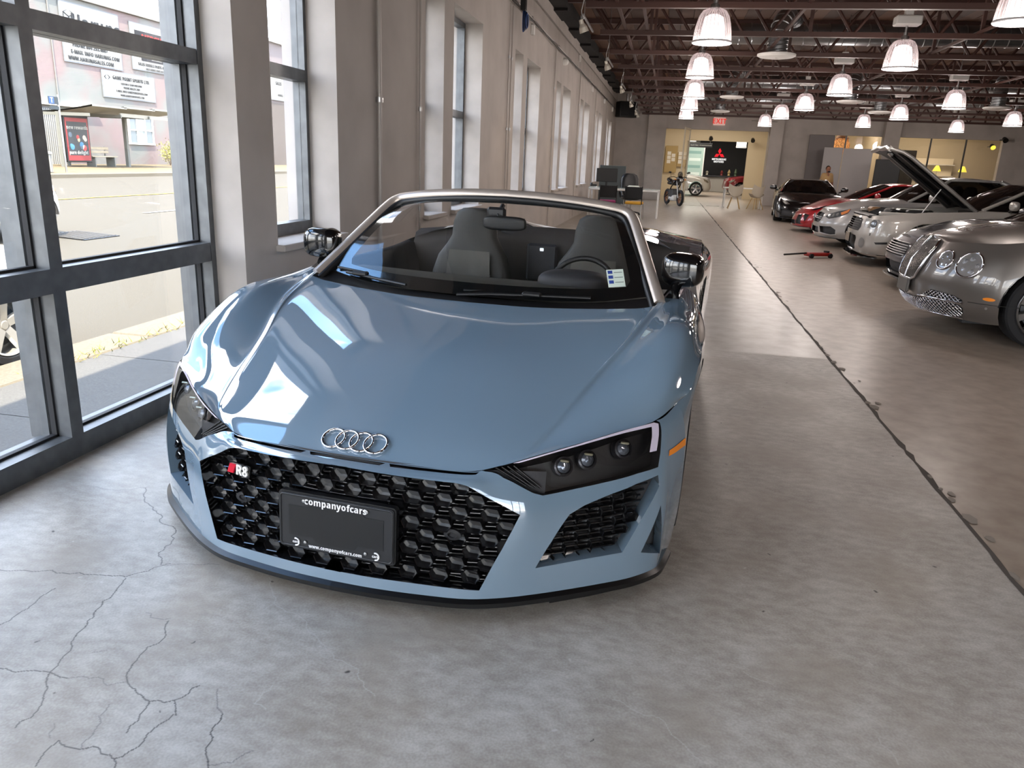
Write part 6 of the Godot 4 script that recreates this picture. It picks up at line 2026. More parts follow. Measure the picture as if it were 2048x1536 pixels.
func build_cabin(car: Node3D, T: Array, D: Array, paint: Material) -> void:
	var blk: Material = mats["gloss_black"]
	var frame := mat("frame_metal", rgb("b8aca2"), 0.33, 0.6)
	# windscreen
	var bot := [Vector3(0, 0.838, -1.315), Vector3(0.3, 0.842, -1.33), Vector3(0.58, 0.855, -1.37), Vector3(0.815, 0.885, -1.45)]
	var top := [Vector3(0, 1.256, -1.80), Vector3(0.22, 1.252, -1.805), Vector3(0.42, 1.24, -1.815), Vector3(0.598, 1.215, -1.845)]
	var net := []
	for i in 4:
		var row := []
		for j in 4:
			var t := i / 3.0
			row.append(bot[j].lerp(top[j], t) + Vector3(0, 0.022, 0.016) * sin(PI * t))
		net.append(row)
	part(car, "windscreen", mirrored(cut_patch(net, Vector2(0, 0), Vector2(3, 3), 18, 14, [])), pane("screen_glass", Color(0.12, 0.15, 0.14), 0.08))
	# black frit border
	part(car, "screen_border", mirrored(cut_patch(net, Vector2(0, 0), Vector2(3, 3), 30, 30, [poly2([-1, 0.34, 2.62, 0.34, 2.72, 0.5, 2.80, 2.75, 2.7, 2.9, -1, 2.93])], [], -0.003)), blk)
	# metal surround: A posts and header
	var path := [Vector3(0.868, 0.862, -1.40), Vector3(0.80, 0.975, -1.545), Vector3(0.725, 1.10, -1.70), Vector3(0.668, 1.19, -1.81), Vector3(0.63, 1.225, -1.85), Vector3(0.57, 1.243, -1.858), Vector3(0.42, 1.263, -1.845), Vector3(0.22, 1.278, -1.832), Vector3(0, 1.283, -1.828)]
	var sm := smooth_line(path, 5)
	for k in range(sm.size() - 2, -1, -1):
		sm.append(sm[k] * Vector3(-1, 1, 1))
	part(car, "screen_frame", MB.new().tube(sm, 0.029, 12), frame)
	var inner := []
	for p in sm: inner.append(p + Vector3(-signf(p.x) * 0.022 * clampf(absf(p.x) * 4, 0, 1), -0.018, 0.018))
	part(car, "screen_seal", MB.new().tube(inner, 0.018, 8), mats["black_plastic"])
	# scuttle below the glass
	var g := []
	for i in 3:
		var row := PackedVector3Array()
		for j in 19:
			var u := 4.3 * j / 18
			var a := net_at(T, u, 5.0) + Vector3(0, -0.012, 0.02)
			var b: Vector3 = curve(bot, minf(3.0 * j / 18.0, 3.0)) + Vector3(0, -0.01, -0.02)
			row.append(a.lerp(b, i / 2.0) + Vector3(0, -0.012 if i == 1 else 0.0, 0))
		g.append(row)
	part(car, "scuttle", mirrored(MB.new().grid(g)), mats["black_plastic"])
	# wipers
	var wa := Node3D.new()
	wa.name = "wiper"
	car.add_child(wa, true)
	part(wa, "arm", MB.new().tube([Vector3(-0.06, 0.845, -1.27), Vector3(0.10, 0.858, -1.29), Vector3(0.30, 0.862, -1.33), Vector3(0.56, 0.868, -1.36)], 0.008, 6), mats["black_plastic"])
	part(wa, "pivot", MB.new().rbox(Vector3(0.29, 0.868, -1.325), Vector3(0.09, 0.02, 0.035), 0.006), mats["black_plastic"])
	part(wa, "blade", MB.new().tube([Vector3(-0.05, 0.856, -1.34), Vector3(0.2, 0.863, -1.36), Vector3(0.5, 0.872, -1.39)], 0.007, 5), mats["black_plastic"])
	var wb := Node3D.new()
	wb.name = "wiper"
	car.add_child(wb, true)
	part(wb, "arm", MB.new().tube([Vector3(-0.70, 0.885, -1.40), Vector3(-0.55, 0.875, -1.36), Vector3(-0.34, 0.860, -1.32)], 0.008, 6), mats["black_plastic"])
	part(wb, "pivot", MB.new().rbox(Vector3(-0.61, 0.888, -1.375), Vector3(0.08, 0.022, 0.035), 0.006), mats["black_plastic"])
	part(wb, "blade", MB.new().tube([Vector3(-0.77, 0.9, -1.44), Vector3(-0.5, 0.879, -1.4), Vector3(-0.24, 0.866, -1.37)], 0.007, 5), mats["black_plastic"])
	# paper sticker inside the lower corner
	var st := Node3D.new()
	st.name = "windscreen_sticker"
	car.add_child(st, true)
	var o := net_at(net, 2.45, 0.62)
	var nn := net_normal(net, 2.45, 0.62)
	if nn.y < 0.0: nn = -nn
	var sx := (net_at(net, 2.55, 0.62) - o).normalized()
	var sy := nn.cross(sx)
	var xf := Transform3D(Basis(sx, sy, nn), o - nn * 0.006)
	part(st, "paper", MB.new().box(Vector3(-0.04, -0.05, -0.0008), Vector3(0.04, 0.05, 0.0), xf), mat("paper", rgb("d8e4da"), 0.7))
	for k in 3:
		part(st, "blue_print", MB.new().box(Vector3(-0.034, 0.026 - 0.028 * k, 0.0), Vector3(-0.012, 0.044 - 0.028 * k, 0.0006), xf), mat("print_blue", rgb("28459a"), 0.7))
		part(st, "grey_print", MB.new().box(Vector3(-0.006, 0.03 - 0.028 * k, 0.0), Vector3(0.034, 0.034 - 0.028 * k, 0.0006), xf), mat("print_grey", rgb("7d8a86"), 0.7))
	# dashboard and instrument hood
	var dash := mat("dash", rgb("27271f"), 0.7)
	var dg := []
	for q in [[0.835, -1.33], [0.852, -1.42], [0.862, -1.60], [0.855, -1.80], [0.825, -1.86], [0.70, -1.84], [0.5, -1.80]]:
		var row := PackedVector3Array()
		for j in 15:
			var x := -0.86 + 1.72 * j / 14
			row.append(Vector3(x * (1.0 if q[1] < -1.45 else 0.93), q[0], q[1] - 0.12 * x * x))
		dg.append(row)
	part(car, "dashboard", MB.new().grid(dg), dash)
	part(car, "instrument_hood", blob(Vector3(0.39, 0.865, -1.80), Vector3(0.19, 0.065, 0.11), 0.75, Transform3D.IDENTITY, 14), mat("trim_dark", rgb("26262a"), 0.6))
	# steering wheel
	var sw := Node3D.new()
	sw.name = "steering_wheel"
	car.add_child(sw, true)
	sw.position = Vector3(0.395, 0.80, -1.99)
	sw.rotation = Vector3(deg_to_rad(-25), 0, 0)
	var ln := []
	for k in 40:
		var a := TAU * k / 40
		ln.append(Vector3(0.183 * cos(a), 0.178 * sin(a), 0))
	part(sw, "rim", MB.new().tube(ln, 0.015, 8, true), mat("leather_black", rgb("1a1a1b"), 0.5))
	part(sw, "hub", blob(Vector3(0, -0.02, 0.02), Vector3(0.075, 0.07, 0.03), 0.7, Transform3D.IDENTITY, 12), mats["leather_black"])
	for q in [[-0.17, 0.0], [0.17, 0.0], [0.0, -0.17]]:
		part(sw, "spoke", MB.new().tube([Vector3(0, -0.02, 0.01), Vector3(q[0], q[1], 0)], 0.016, 6), mats["satin_metal"])
	# seats
	var seat := mat("seat_leather", rgb("4c4a44"), 0.55)
	var seat2 := mat("seat_dark", rgb("2f2e2b"), 0.6)
	for s in [-1.0, 1.0]:
		var se := Node3D.new()
		se.name = "seat"
		car.add_child(se, true)
		se.position = Vector3(s * 0.385, 0, -2.42)
		var loops := []
		# height, half width, lean, bolster forward
		for q in [[0.36, 0.25, 0.06, 0.10], [0.5, 0.262, 0.04, 0.11], [0.65, 0.265, 0.02, 0.10], [0.78, 0.255, 0.0, 0.085], [0.88, 0.225, -0.015, 0.06], [0.95, 0.175, -0.03, 0.035], [1.0, 0.145, -0.035, 0.03], [1.08, 0.138, -0.04, 0.025], [1.14, 0.118, -0.045, 0.015], [1.165, 0.08, -0.05, 0.0]]:
			var l := []
			for k in 28:
				var a := TAU * k / 28
				var x: float = q[1] * cos(a)
				var zz: float = (0.055 + q[3] * pow(absf(cos(a)), 3.0)) * sin(a) if sin(a) > 0.0 else 0.085 * sin(a)
				l.append(Vector3(x, q[0], q[2] + zz))
			loops.append(l)
		part(se, "backrest", loft(loops), seat2)
		# lighter centre panels
		var pn := []
		for i in 9:
			var y := 0.46 + 0.46 * i / 8.0
			var row := PackedVector3Array()
			for j in 11:
				var t := -1.0 + 2.0 * j / 10
				row.append(Vector3(t * lerpf(0.165, 0.13, i / 8.0), y, lerpf(0.105, 0.042, i / 8.0) + 0.012 * (1.0 - t * t) + 0.018 * absf(t)))
			pn.append(row)
		part(se, "centre_panel", MB.new().grid(pn, true), seat)
		part(se, "seam", MB.new().tube([Vector3(-0.15, 0.78, 0.088), Vector3(-0.06, 0.62, 0.1), Vector3(0.06, 0.62, 0.1), Vector3(0.15, 0.78, 0.088)], 0.005, 5), mats["black_plastic"])
		part(se, "seam", MB.new().tube([Vector3(0, 0.62, 0.102), Vector3(0, 0.45, 0.12)], 0.005, 5), mats["black_plastic"])
		part(se, "cushion", blob(Vector3(0, 0.33, 0.28), Vector3(0.26, 0.09, 0.28), 0.6, Transform3D.IDENTITY, 12), seat2)
	# bulkhead behind the seats with the switch panel, console, floor
	var bk := []
	for q in [[0.3, -2.66], [0.7, -2.68], [0.9, -2.7], [0.97, -2.74], [0.99, -2.82]]:
		var row := PackedVector3Array()
		for j in 13:
			var x := -0.9 + 1.8 * j / 12
			row.append(Vector3(x, q[0] + (0.06 * (1 - pow(absf(x) / 0.9, 2.0)) if q[0] > 0.8 else 0.0), q[1]))
		bk.append(row)
	part(car, "bulkhead", MB.new().grid(bk), mat("bulkhead", rgb("312c29"), 0.75))
	part(car, "switch_panel", MB.new().rbox(Vector3(0, 0.84, -2.66), Vector3(0.2, 0.24, 0.03), 0.02), mats["trim_dark"])
	part(car, "switch_light", MB.new().rbox(Vector3(0.0, 0.925, -2.642), Vector3(0.025, 0.02, 0.006), 0.003), glow("switch_glow", rgb("dfe6ea"), 0.8))
	part(car, "console", MB.new().rbox(Vector3(0, 0.42, -2.2), Vector3(0.22, 0.36, 0.8), 0.03), mats["trim_dark"])
	part(car, "cabin_floor", MB.new().box(Vector3(-0.92, 0.14, -2.7), Vector3(0.92, 0.2, -1.4)), mats["housing"])
	# rear-view mirror
	var rv := Node3D.new()
	rv.name = "rear_view_mirror"
	car.add_child(rv, true)
	part(rv, "shell", blob(Vector3(0.03, 1.15, -1.71), Vector3(0.115, 0.036, 0.022), 0.55, Transform3D.IDENTITY, 12), mats["black_plastic"])
	part(rv, "stalk", MB.new().tube([Vector3(0.0, 1.235, -1.77), Vector3(-0.01, 1.19, -1.72), Vector3(0.01, 1.16, -1.72)], 0.014, 6), mats["black_plastic"])
	part(rv, "sensor_pod", MB.new().rbox(Vector3(-0.02, 1.19, -1.725), Vector3(0.1, 0.075, 0.03), 0.012), mats["black_plastic"])
	part(rv, "mirror_glass", MB.new().rbox(Vector3(0.03, 1.15, -1.733), Vector3(0.2, 0.055, 0.004), 0.002), mats["chrome"])
	# rear deck with two fairings, tail
	var dk := []
	for q in [[-2.72, [0.985, 0.99, 1.04, 1.03, 0.98, 0.905]], [-2.95, [0.985, 1.0, 1.065, 1.05, 1.0, 0.925]], [-3.3, [0.975, 0.995, 1.06, 1.05, 1.01, 0.95]], [-3.7, [0.955, 0.97, 1.01, 1.01, 0.99, 0.955]], [-4.15, [0.93, 0.935, 0.95, 0.955, 0.95, 0.93]], [-4.38, [0.90, 0.9, 0.905, 0.905, 0.905, 0.9]]]:
		var row := []
		var e: float = {-2.72: 0.985, -2.95: 0.965, -3.3: 0.95, -3.7: 0.93, -4.15: 0.86, -4.38: 0.74}[q[0]]
		for j in 6:
			row.append(Vector3(e * j / 5.0, q[1][j], q[0]))
		dk.append(row)
	part(car, "rear_deck", mirrored(cut_patch(dk, Vector2(0, 0), Vector2(5, 5), 24, 24, [])), paint)
	var tl := []
	for i in 5:
		var row := PackedVector3Array()
		for j in 9:
			row.append(Vector3(0.8 * j / 8.0, lerpf(0.22, 0.9, i / 4.0), -4.42 + 0.05 * pow(j / 8.0, 2)))
		tl.append(row)
	part(car, "tail_panel", mirrored(MB.new().grid(tl)), mats["black_plastic"])

# ---- the other cars: a belt (nose, flanks, tail), a top (bonnet, boot) and a glasshouse ----
class Shell:
	var net := []          # belt net, rows from the sill up, columns along the outline at even steps
	var total := 0.0       # length of the half outline
	var cols := 0
	var rows := 6
	var y0 := 0.2
	var tops := PackedFloat32Array()
	var pts := PackedVector2Array()
	var nrm := PackedVector2Array()
	func uv(s: float, y: float) -> Vector2:
		var u := clampf(s / total * (cols - 1), -0.5, cols - 0.5)
		var i := clampi(int(u), 0, cols - 2)
		var yt := lerpf(tops[i], tops[i + 1], clampf(u - i, 0, 1))
		return Vector2(u, (y - y0) / (yt - y0) * (rows - 1))

func line_at(p: Array, z: float) -> float:
	# value at z of a list of [z, value], z falling
	for i in p.size() - 1:
		if z >= p[i + 1][0]:
			var t := clampf((z - p[i][0]) / (p[i + 1][0] - p[i][0]), 0.0, 1.0)
			t = t * t * (3.0 - 2.0 * t) * 0.5 + t * 0.5
			return lerpf(p[i][1], p[i + 1][1], t)
	return p[-1][1]

func make_shell(plan: Array, top: Array, y0: float, fprof: Array, sprof: Array, cols := 64) -> Shell:
	var sh := Shell.new()
	sh.cols = cols
	sh.y0 = y0
	sh.rows = fprof.size()
	var fine := []
	var P := []
	for q in plan: P.append(Vector2(q[0], q[1]))
	for k in 12 * (P.size() - 1) + 1:
		fine.append(curve(P, k / 12.0))
	var len_ := [0.0]
	for k in range(1, fine.size()):
		len_.append(len_[-1] + fine[k].distance_to(fine[k - 1]))
	sh.total = len_[-1]
	var j := 0
	for c in cols:
		var s: float = sh.total * c / (cols - 1)
		while j < fine.size() - 2 and len_[j + 1] < s: j += 1
		var t: float = (s - len_[j]) / maxf(len_[j + 1] - len_[j], 1e-6)
		sh.pts.append(fine[j].lerp(fine[j + 1], clampf(t, 0, 1)))
	for c in cols:
		var d := sh.pts[mini(c + 1, cols - 1)] - sh.pts[maxi(c - 1, 0)]
		var n := Vector2(-d.y, d.x).normalized()
		if c == 0: n = Vector2(0, 1)
		if c == cols - 1: n = Vector2(0, -1)
		sh.nrm.append(n)
		sh.tops.append(line_at(top, sh.pts[c].y))
	for r in sh.rows:
		var row := []
		for c in cols:
			var f := clampf(absf(sh.nrm[c].y) * 1.3, 0.0, 1.0)
			var off := lerpf(sprof[r], fprof[r], f)
			if c > cols / 2: off = lerpf(sprof[r], sprof[r] * 1.6, f)
			var p := sh.pts[c] - sh.nrm[c] * off
			row.append(Vector3(maxf(p.x, 0.0) if c > 0 and c < cols - 1 else 0.0, lerpf(y0, sh.tops[c], float(r) / (sh.rows - 1)), p.y))
		sh.net.append(row)
	return sh

func s_at_z(sh: Shell, z: float) -> float:
	# arc length where the flank passes z (first time)
	for c in sh.cols - 1:
		if sh.pts[c].y >= z and sh.pts[c + 1].y < z:
			return sh.total * (c + (sh.pts[c].y - z) / (sh.pts[c].y - sh.pts[c + 1].y)) / (sh.cols - 1)
	return 0.0

func spoly(sh: Shell, a: Array) -> PackedVector2Array:
	var p := PackedVector2Array()
	for k in range(0, a.size(), 2):
		p.append(sh.uv(a[k], a[k + 1]))
	return p

func oval(s: float, y: float, rs: float, ry: float, tilt := 0.0, n := 24) -> Array:
	var o := []
	for k in n:
		var a := TAU * k / n
		var x := rs * cos(a)
		var z := ry * sin(a)
		o.append(s + x * cos(tilt) - z * sin(tilt))
		o.append(y + x * sin(tilt) + z * cos(tilt))
	return o

func panel(car: Node, called: String, sh: Shell, a: Array, off: float, m: Material, both := true) -> void:
	# a flush piece on the belt: a shape in metres (round the outline, height); one on each side
	var p := spoly(sh, a)
	var lo := Vector2(99, 99)
	var hi := Vector2(-99, -99)
	for q in p:
		lo = lo.min(q); hi = hi.max(q)
	lo = lo.floor().max(Vector2(0, 0))
	hi = hi.ceil().min(Vector2(sh.cols - 1, sh.rows - 1))
	var g := cut_patch(sh.net, lo, hi, int(hi.x - lo.x) * 2, int(hi.y - lo.y) * 3, [], [p], off)
	if g.v.size() == 0: return
	part(car, called, g, m)
	if both: part(car, called, flipped(g), m)

func central(car: Node, called: String, sh: Shell, a: Array, off: float, m: Material) -> void:
	# a piece across the middle of the nose: half of it given
	var p := spoly(sh, a)
	var lo := Vector2(0, 0)
	var hi := Vector2(0, 0)
	for q in p: hi = hi.max(q)
	hi = hi.ceil().min(Vector2(sh.cols - 1, sh.rows - 1))
	var g := cut_patch(sh.net, lo, hi, int(hi.x) * 2, int(hi.y) * 3, [], [p], off)
	part(car, called, mirrored(g), m)

func recess(car: Node, called: String, sh: Shell, a: Array, edge: Material, deep := 0.06) -> void:
	# walls and floor of a real opening in the nose; one on each side, or one across the middle
	var p := spoly(sh, a)
	var inw := Vector3(0, 0, -deep)
	var rim := rim_strip(sh.net, p, inw, 0.0, 3)
	var wide := Geometry2D.offset_polygon(p, 0.3)[0]
	var lo := Vector2(99, 99)
	var hi := Vector2(-99, -99)
	for q in wide:
		lo = lo.min(q); hi = hi.max(q)
	lo = lo.floor().max(Vector2(0, 0))
	hi = hi.ceil().min(Vector2(sh.cols - 1, sh.rows - 1))
	var fl := cut_patch(sh.net, lo, hi, int(hi.x - lo.x), int(hi.y - lo.y) * 2, [], [wide])
	for k in fl.v.size(): fl.v[k] += inw * 1.02
	var m := mat("intake_plastic", rgb("38383a"), 0.7)
	if lo.x < 0.5:
		part(car, called + "_edge", mirrored(rim), edge)
		part(car, called + "_floor", mirrored(fl), m)
	else:
		for s in 2:
			part(car, called + "_edge", rim if s == 0 else flipped(rim), edge)
			part(car, called + "_floor", fl if s == 0 else flipped(fl), m)

func edge_line(sh: Shell, a: Array, off: float, each := 4) -> Array:
	var p := spoly(sh, a)
	var o := []
	for i in p.size():
		for k in each:
			var q := p[i].lerp(p[(i + 1) % p.size()], float(k) / each)
			q.x = maxf(q.x, 0.0)
			o.append(net_at(sh.net, q.x, q.y) + net_normal(sh.net, q.x, q.y) * off)
	return o

func car_body(car: Node3D, c: Dictionary) -> Shell:
	var paint: Material = c.paint
	var sh := make_shell(c.plan, c.top, c.sill, c.fprof, c.sprof, c.get("cols", 64))
	var holes := []
	for w in c.wheels:
		var s := s_at_z(sh, w[0])
		holes.append(spoly(sh, oval(s, w[1], w[1] * 1.16, w[1] * 1.16, 0.0, 28)))
	for h in c.get("openings", []):
		holes.append(spoly(sh, h[1]))
	var belt := cut_patch(sh.net, Vector2(0, 0), Vector2(sh.cols - 1, sh.rows - 1), (sh.cols - 1) * 2, (sh.rows - 1) * 3, holes)
	part(car, "body", mirrored(belt), paint)
	for h in c.get("openings", []):
		recess(car, h[0], sh, h[1], mats["black_plastic"])
	# bonnet: fan of rows from the nose to the scuttle
	var zc: float = c.cowl[0]
	var zb: float = c.rear[0]
	var bon := []
	var boot := []
	var R := sh.rows - 1
	for k in sh.cols:
		var p: Vector3 = sh.net[R][k]
		var crown: float = line_at(c.crown, p.z)
		var row := []
		for q in 7:
			var t := q / 6.0
			row.append(Vector3(p.x * t, p.y + crown * (1.0 - pow(t, 3.0)), p.z + (c.get("vee", 0.0) * (1.0 - t) * p.x)))
		if p.z > zc - 0.12: bon.append(row)
		if p.z < zb + 0.12: boot.append(row)
	if not c.get("open_bonnet", false):
		part(car, "bonnet", mirrored(patch(bon, 2, 2, false, true)), paint)
	if boot.size() > 2:
		part(car, "boot_lid", mirrored(patch(boot, 2, 2, false, true)), paint)
	# glasshouse
	var cw: Array = c.cowl      # z, y, half width
	var rf: Array = c.roof_front
	var rr: Array = c.roof_rear
	var re: Array = c.rear
	var g := pane("tint", Color(0.02, 0.02, 0.024), 0.82)
	var bow: float = c.get("bow", 0.16)
	var lines := []
	for a in [cw, rf, rr, re]:
		var row := []
		for q in 5:
			var t := q / 4.0
			var b := bow if a == cw or a == rf else -bow
			row.append(Vector3(a[2] * t, a[1] + (0.03 if a == rf or a == rr else 0.02) * (1.0 - t * t), a[0] + b * (1.0 - t * t)))
		lines.append(row)
	var mid := func(a: Array, b: Array, up: float) -> Array:
		var o := []
		for q in a.size(): o.append(a[q].lerp(b[q], 0.5) + Vector3(0, up, 0))
		return o
	part(car, "windscreen", mirrored(patch([lines[0], mid.call(lines[0], lines[1], 0.03), lines[1]], 4, 5)), g)
	part(car, "roof", mirrored(patch([lines[1], mid.call(lines[1], lines[2], 0.03), lines[2]], 4, 5)), c.get("roof_paint", paint))
	part(car, "rear_window", mirrored(patch([lines[2], mid.call(lines[2], lines[3], 0.03), lines[3]], 4, 5)), g)
	# side windows between the belt and the roof rail
	var low := []
	var high := []
	for q in 9:
		var t := q / 8.0
		var z := lerpf(cw[0], re[0], t)
		var yb := line_at(c.top, z)
		var xb: float = minf(lerpf(cw[2], re[2], t) + 0.05 + 0.1 * sin(PI * t), 0.97 * c.half)
		if q == 0: xb = cw[2]
		if q == 8: xb = re[2]
		low.append(Vector3(xb, yb + 0.01 if q > 0 and q < 8 else [cw[1], re[1]][q / 8], z))
		var zt: float
		if t < 0.5: zt = lerpf(rf[0], rr[0], t)
		else: zt = lerpf(rf[0], rr[0], t)
		high.append(Vector3(lerpf(rf[2], rr[2], t) + 0.03 * sin(PI * t), lerpf(rf[1], rr[1], t) + 0.01 * sin(PI * t), zt))
	var net := [low, mid.call(low, high, 0.0), high]
	for q in 9: net[1][q].x += 0.035
	var sidew := patch(net, 3, 6, false, true)
	var post := MB.new()
	post.tube(smooth_line([low[0], net[1][0] * Vector3(1, 1, 1), high[0]], 4), 0.03, 8)
	post.tube(smooth_line(high, 2), 0.026, 8)
	post.tube(smooth_line([low[8], net[1][8], high[8]], 4), 0.045, 8)
	for s in 2:
		part(car, "side_window", sidew if s == 0 else flipped(sidew), g)
		part(car, "pillar_frame", post if s == 0 else flipped(post), c.get("frame", paint))
		var sill := MB.new().tube(smooth_line(low.slice(1, 8), 2), 0.012, 6)
		part(car, "window_trim", sill if s == 0 else flipped(sill), c.get("trim", mats["gloss_black"]))
		# shoulder between flank and glass
		var sg := []
		for q in 17:
			var z := lerpf(cw[0] + 0.1, re[0] - 0.1, q / 16.0)
			var sp := sh.uv(s_at_z(sh, z), 9.0)
			var e := net_at(sh.net, sp.x, R)
			var l: Vector3 = curve(low, clampf(q / 16.0 * 8.0, 0, 8))
			sg.append(PackedVector3Array([e, e.lerp(l, 0.5) + Vector3(0, 0.012, 0), l + Vector3(-0.02, -0.005, 0)]))
		var sgm := MB.new().grid(sg)
		for k in sgm.n.size():
			if sgm.n[k].y < 0.0: sgm.n[k] = -sgm.n[k]
		part(car, "shoulder", sgm if s == 0 else flipped(sgm), paint)
		for w in c.wheels:
			var sx: float = w[3] if w.size() > 3 else c.half - w[2] / 2 - 0.03
			car_wheel(car, Vector3((1 - 2 * s) * sx, w[1], w[0]), w[1], w[2], s == 1, c.get("spokes", 10), c.get("rim", mats["satin_metal"]))
			var hs := MB.new()
			var gg := []
			for k in 21:
				var a := PI * k / 20.0
				gg.append(PackedVector3Array([Vector3(c.half - 0.02, w[1] * (1.0 + 1.17 * sin(a)), w[0] + w[1] * 1.17 * cos(a)), Vector3(c.half - 0.45, w[1] * (1.0 + 1.17 * sin(a)), w[0] + w[1] * 1.17 * cos(a))]))
			hs.grid(gg)
			part(car, "wheel_housing", hs if s == 0 else flipped(hs), mats["housing"])
		# door mirror
		var mz: float = cw[0] - 0.35
		var mm := blob(Vector3(c.half + 0.06, cw[1] + 0.1, mz), Vector3(0.11, 0.07, 0.06), 0.7, Transform3D.IDENTITY, 10)
		part(car, "door_mirror", mm if s == 0 else flipped(mm), c.get("mirror", paint))
		var arm := MB.new().tube([Vector3(c.half - 0.1, cw[1] + 0.01, mz), Vector3(c.half + 0.05, cw[1] + 0.07, mz)], 0.022, 6)
		part(car, "mirror_arm", arm if s == 0 else flipped(arm), mats["black_plastic"])
	# cabin tub so that the glass has depth behind it
	part(car, "cabin", MB.new().box(Vector3(-c.half + 0.2, c.sill, re[0] + 0.1), Vector3(c.half - 0.2, cw[1] - 0.06, cw[0] - 0.1)), mat("upholstery", rgb("38342f"), 0.8))
	for s in [-1.0, 1.0]:
		part(car, "seat", blob(Vector3(s * 0.38, cw[1] + 0.02, rf[0] - 0.45), Vector3(0.22, 0.32, 0.1), 0.6, Transform3D.IDENTITY, 8), mat("seat_dark", rgb("2f2e2b"), 0.6))
	part(car, "underbody", MB.new().box(Vector3(-c.half + 0.3, c.sill - 0.03, -c.plan[-1][1] * -1.0 + 0.15), Vector3(c.half - 0.3, c.sill + 0.05, -0.35)), mats["housing"])
	return sh

func lattice(car: Node, called: String, sh: Shell, a: Array, pitch: float, r: float, off: float, m: Material, both := true, slope := 0.7) -> void:
	# crossed bars laid over a shape on the belt
	var p := PackedVector2Array()
	for k in range(0, a.size(), 2): p.append(Vector2(a[k], a[k + 1]))
	var lo := Vector2(99, 99)
	var hi := Vector2(-99, -99)
	for q in p:
		lo = lo.min(q); hi = hi.max(q)
	var mb := MB.new()
	for dir in [-1.0, 1.0]:
		var n := int((hi.x - lo.x + (hi.y - lo.y) / slope) / pitch) + 2
		for k in n:
			var x0 := lo.x - (hi.y - lo.y) / slope + pitch * k if dir > 0 else lo.x + pitch * k
			var seg := PackedVector2Array([Vector2(x0, lo.y), Vector2(x0 + dir * (hi.y - lo.y) / slope, hi.y)])
			for cut in Geometry2D.intersect_polyline_with_polygon(seg, p):
				var ln := []
				for i in 6:
					var q: Vector2 = cut[0].lerp(cut[cut.size() - 1], i / 5.0)
					var u := sh.uv(maxf(q.x, 0.0), q.y)
					ln.append(net_at(sh.net, u.x, u.y) + net_normal(sh.net, u.x, u.y) * off)
				if ln[0].distance_to(ln[5]) > 0.01: mb.tube(ln, r, 5)
	if mb.v.size() == 0: return
	if both:
		part(car, called, mb, m)
		part(car, called, flipped(mb), m)
	else:
		part(car, called, mirrored(mb), m)

func metal_paint(key: String, hex: String, metal := 0.35, rough := 0.35) -> StandardMaterial3D:
	return mat(key, rgb(hex), rough, metal, 0.0)

func build_row_of_cars() -> void:
	grey_saloon()
	dark_coupe()
	silver_muscle_car()
	silver_saloon()
	red_sports_car()
	black_sports_car()
	outside_cars()
	far_showroom_cars()

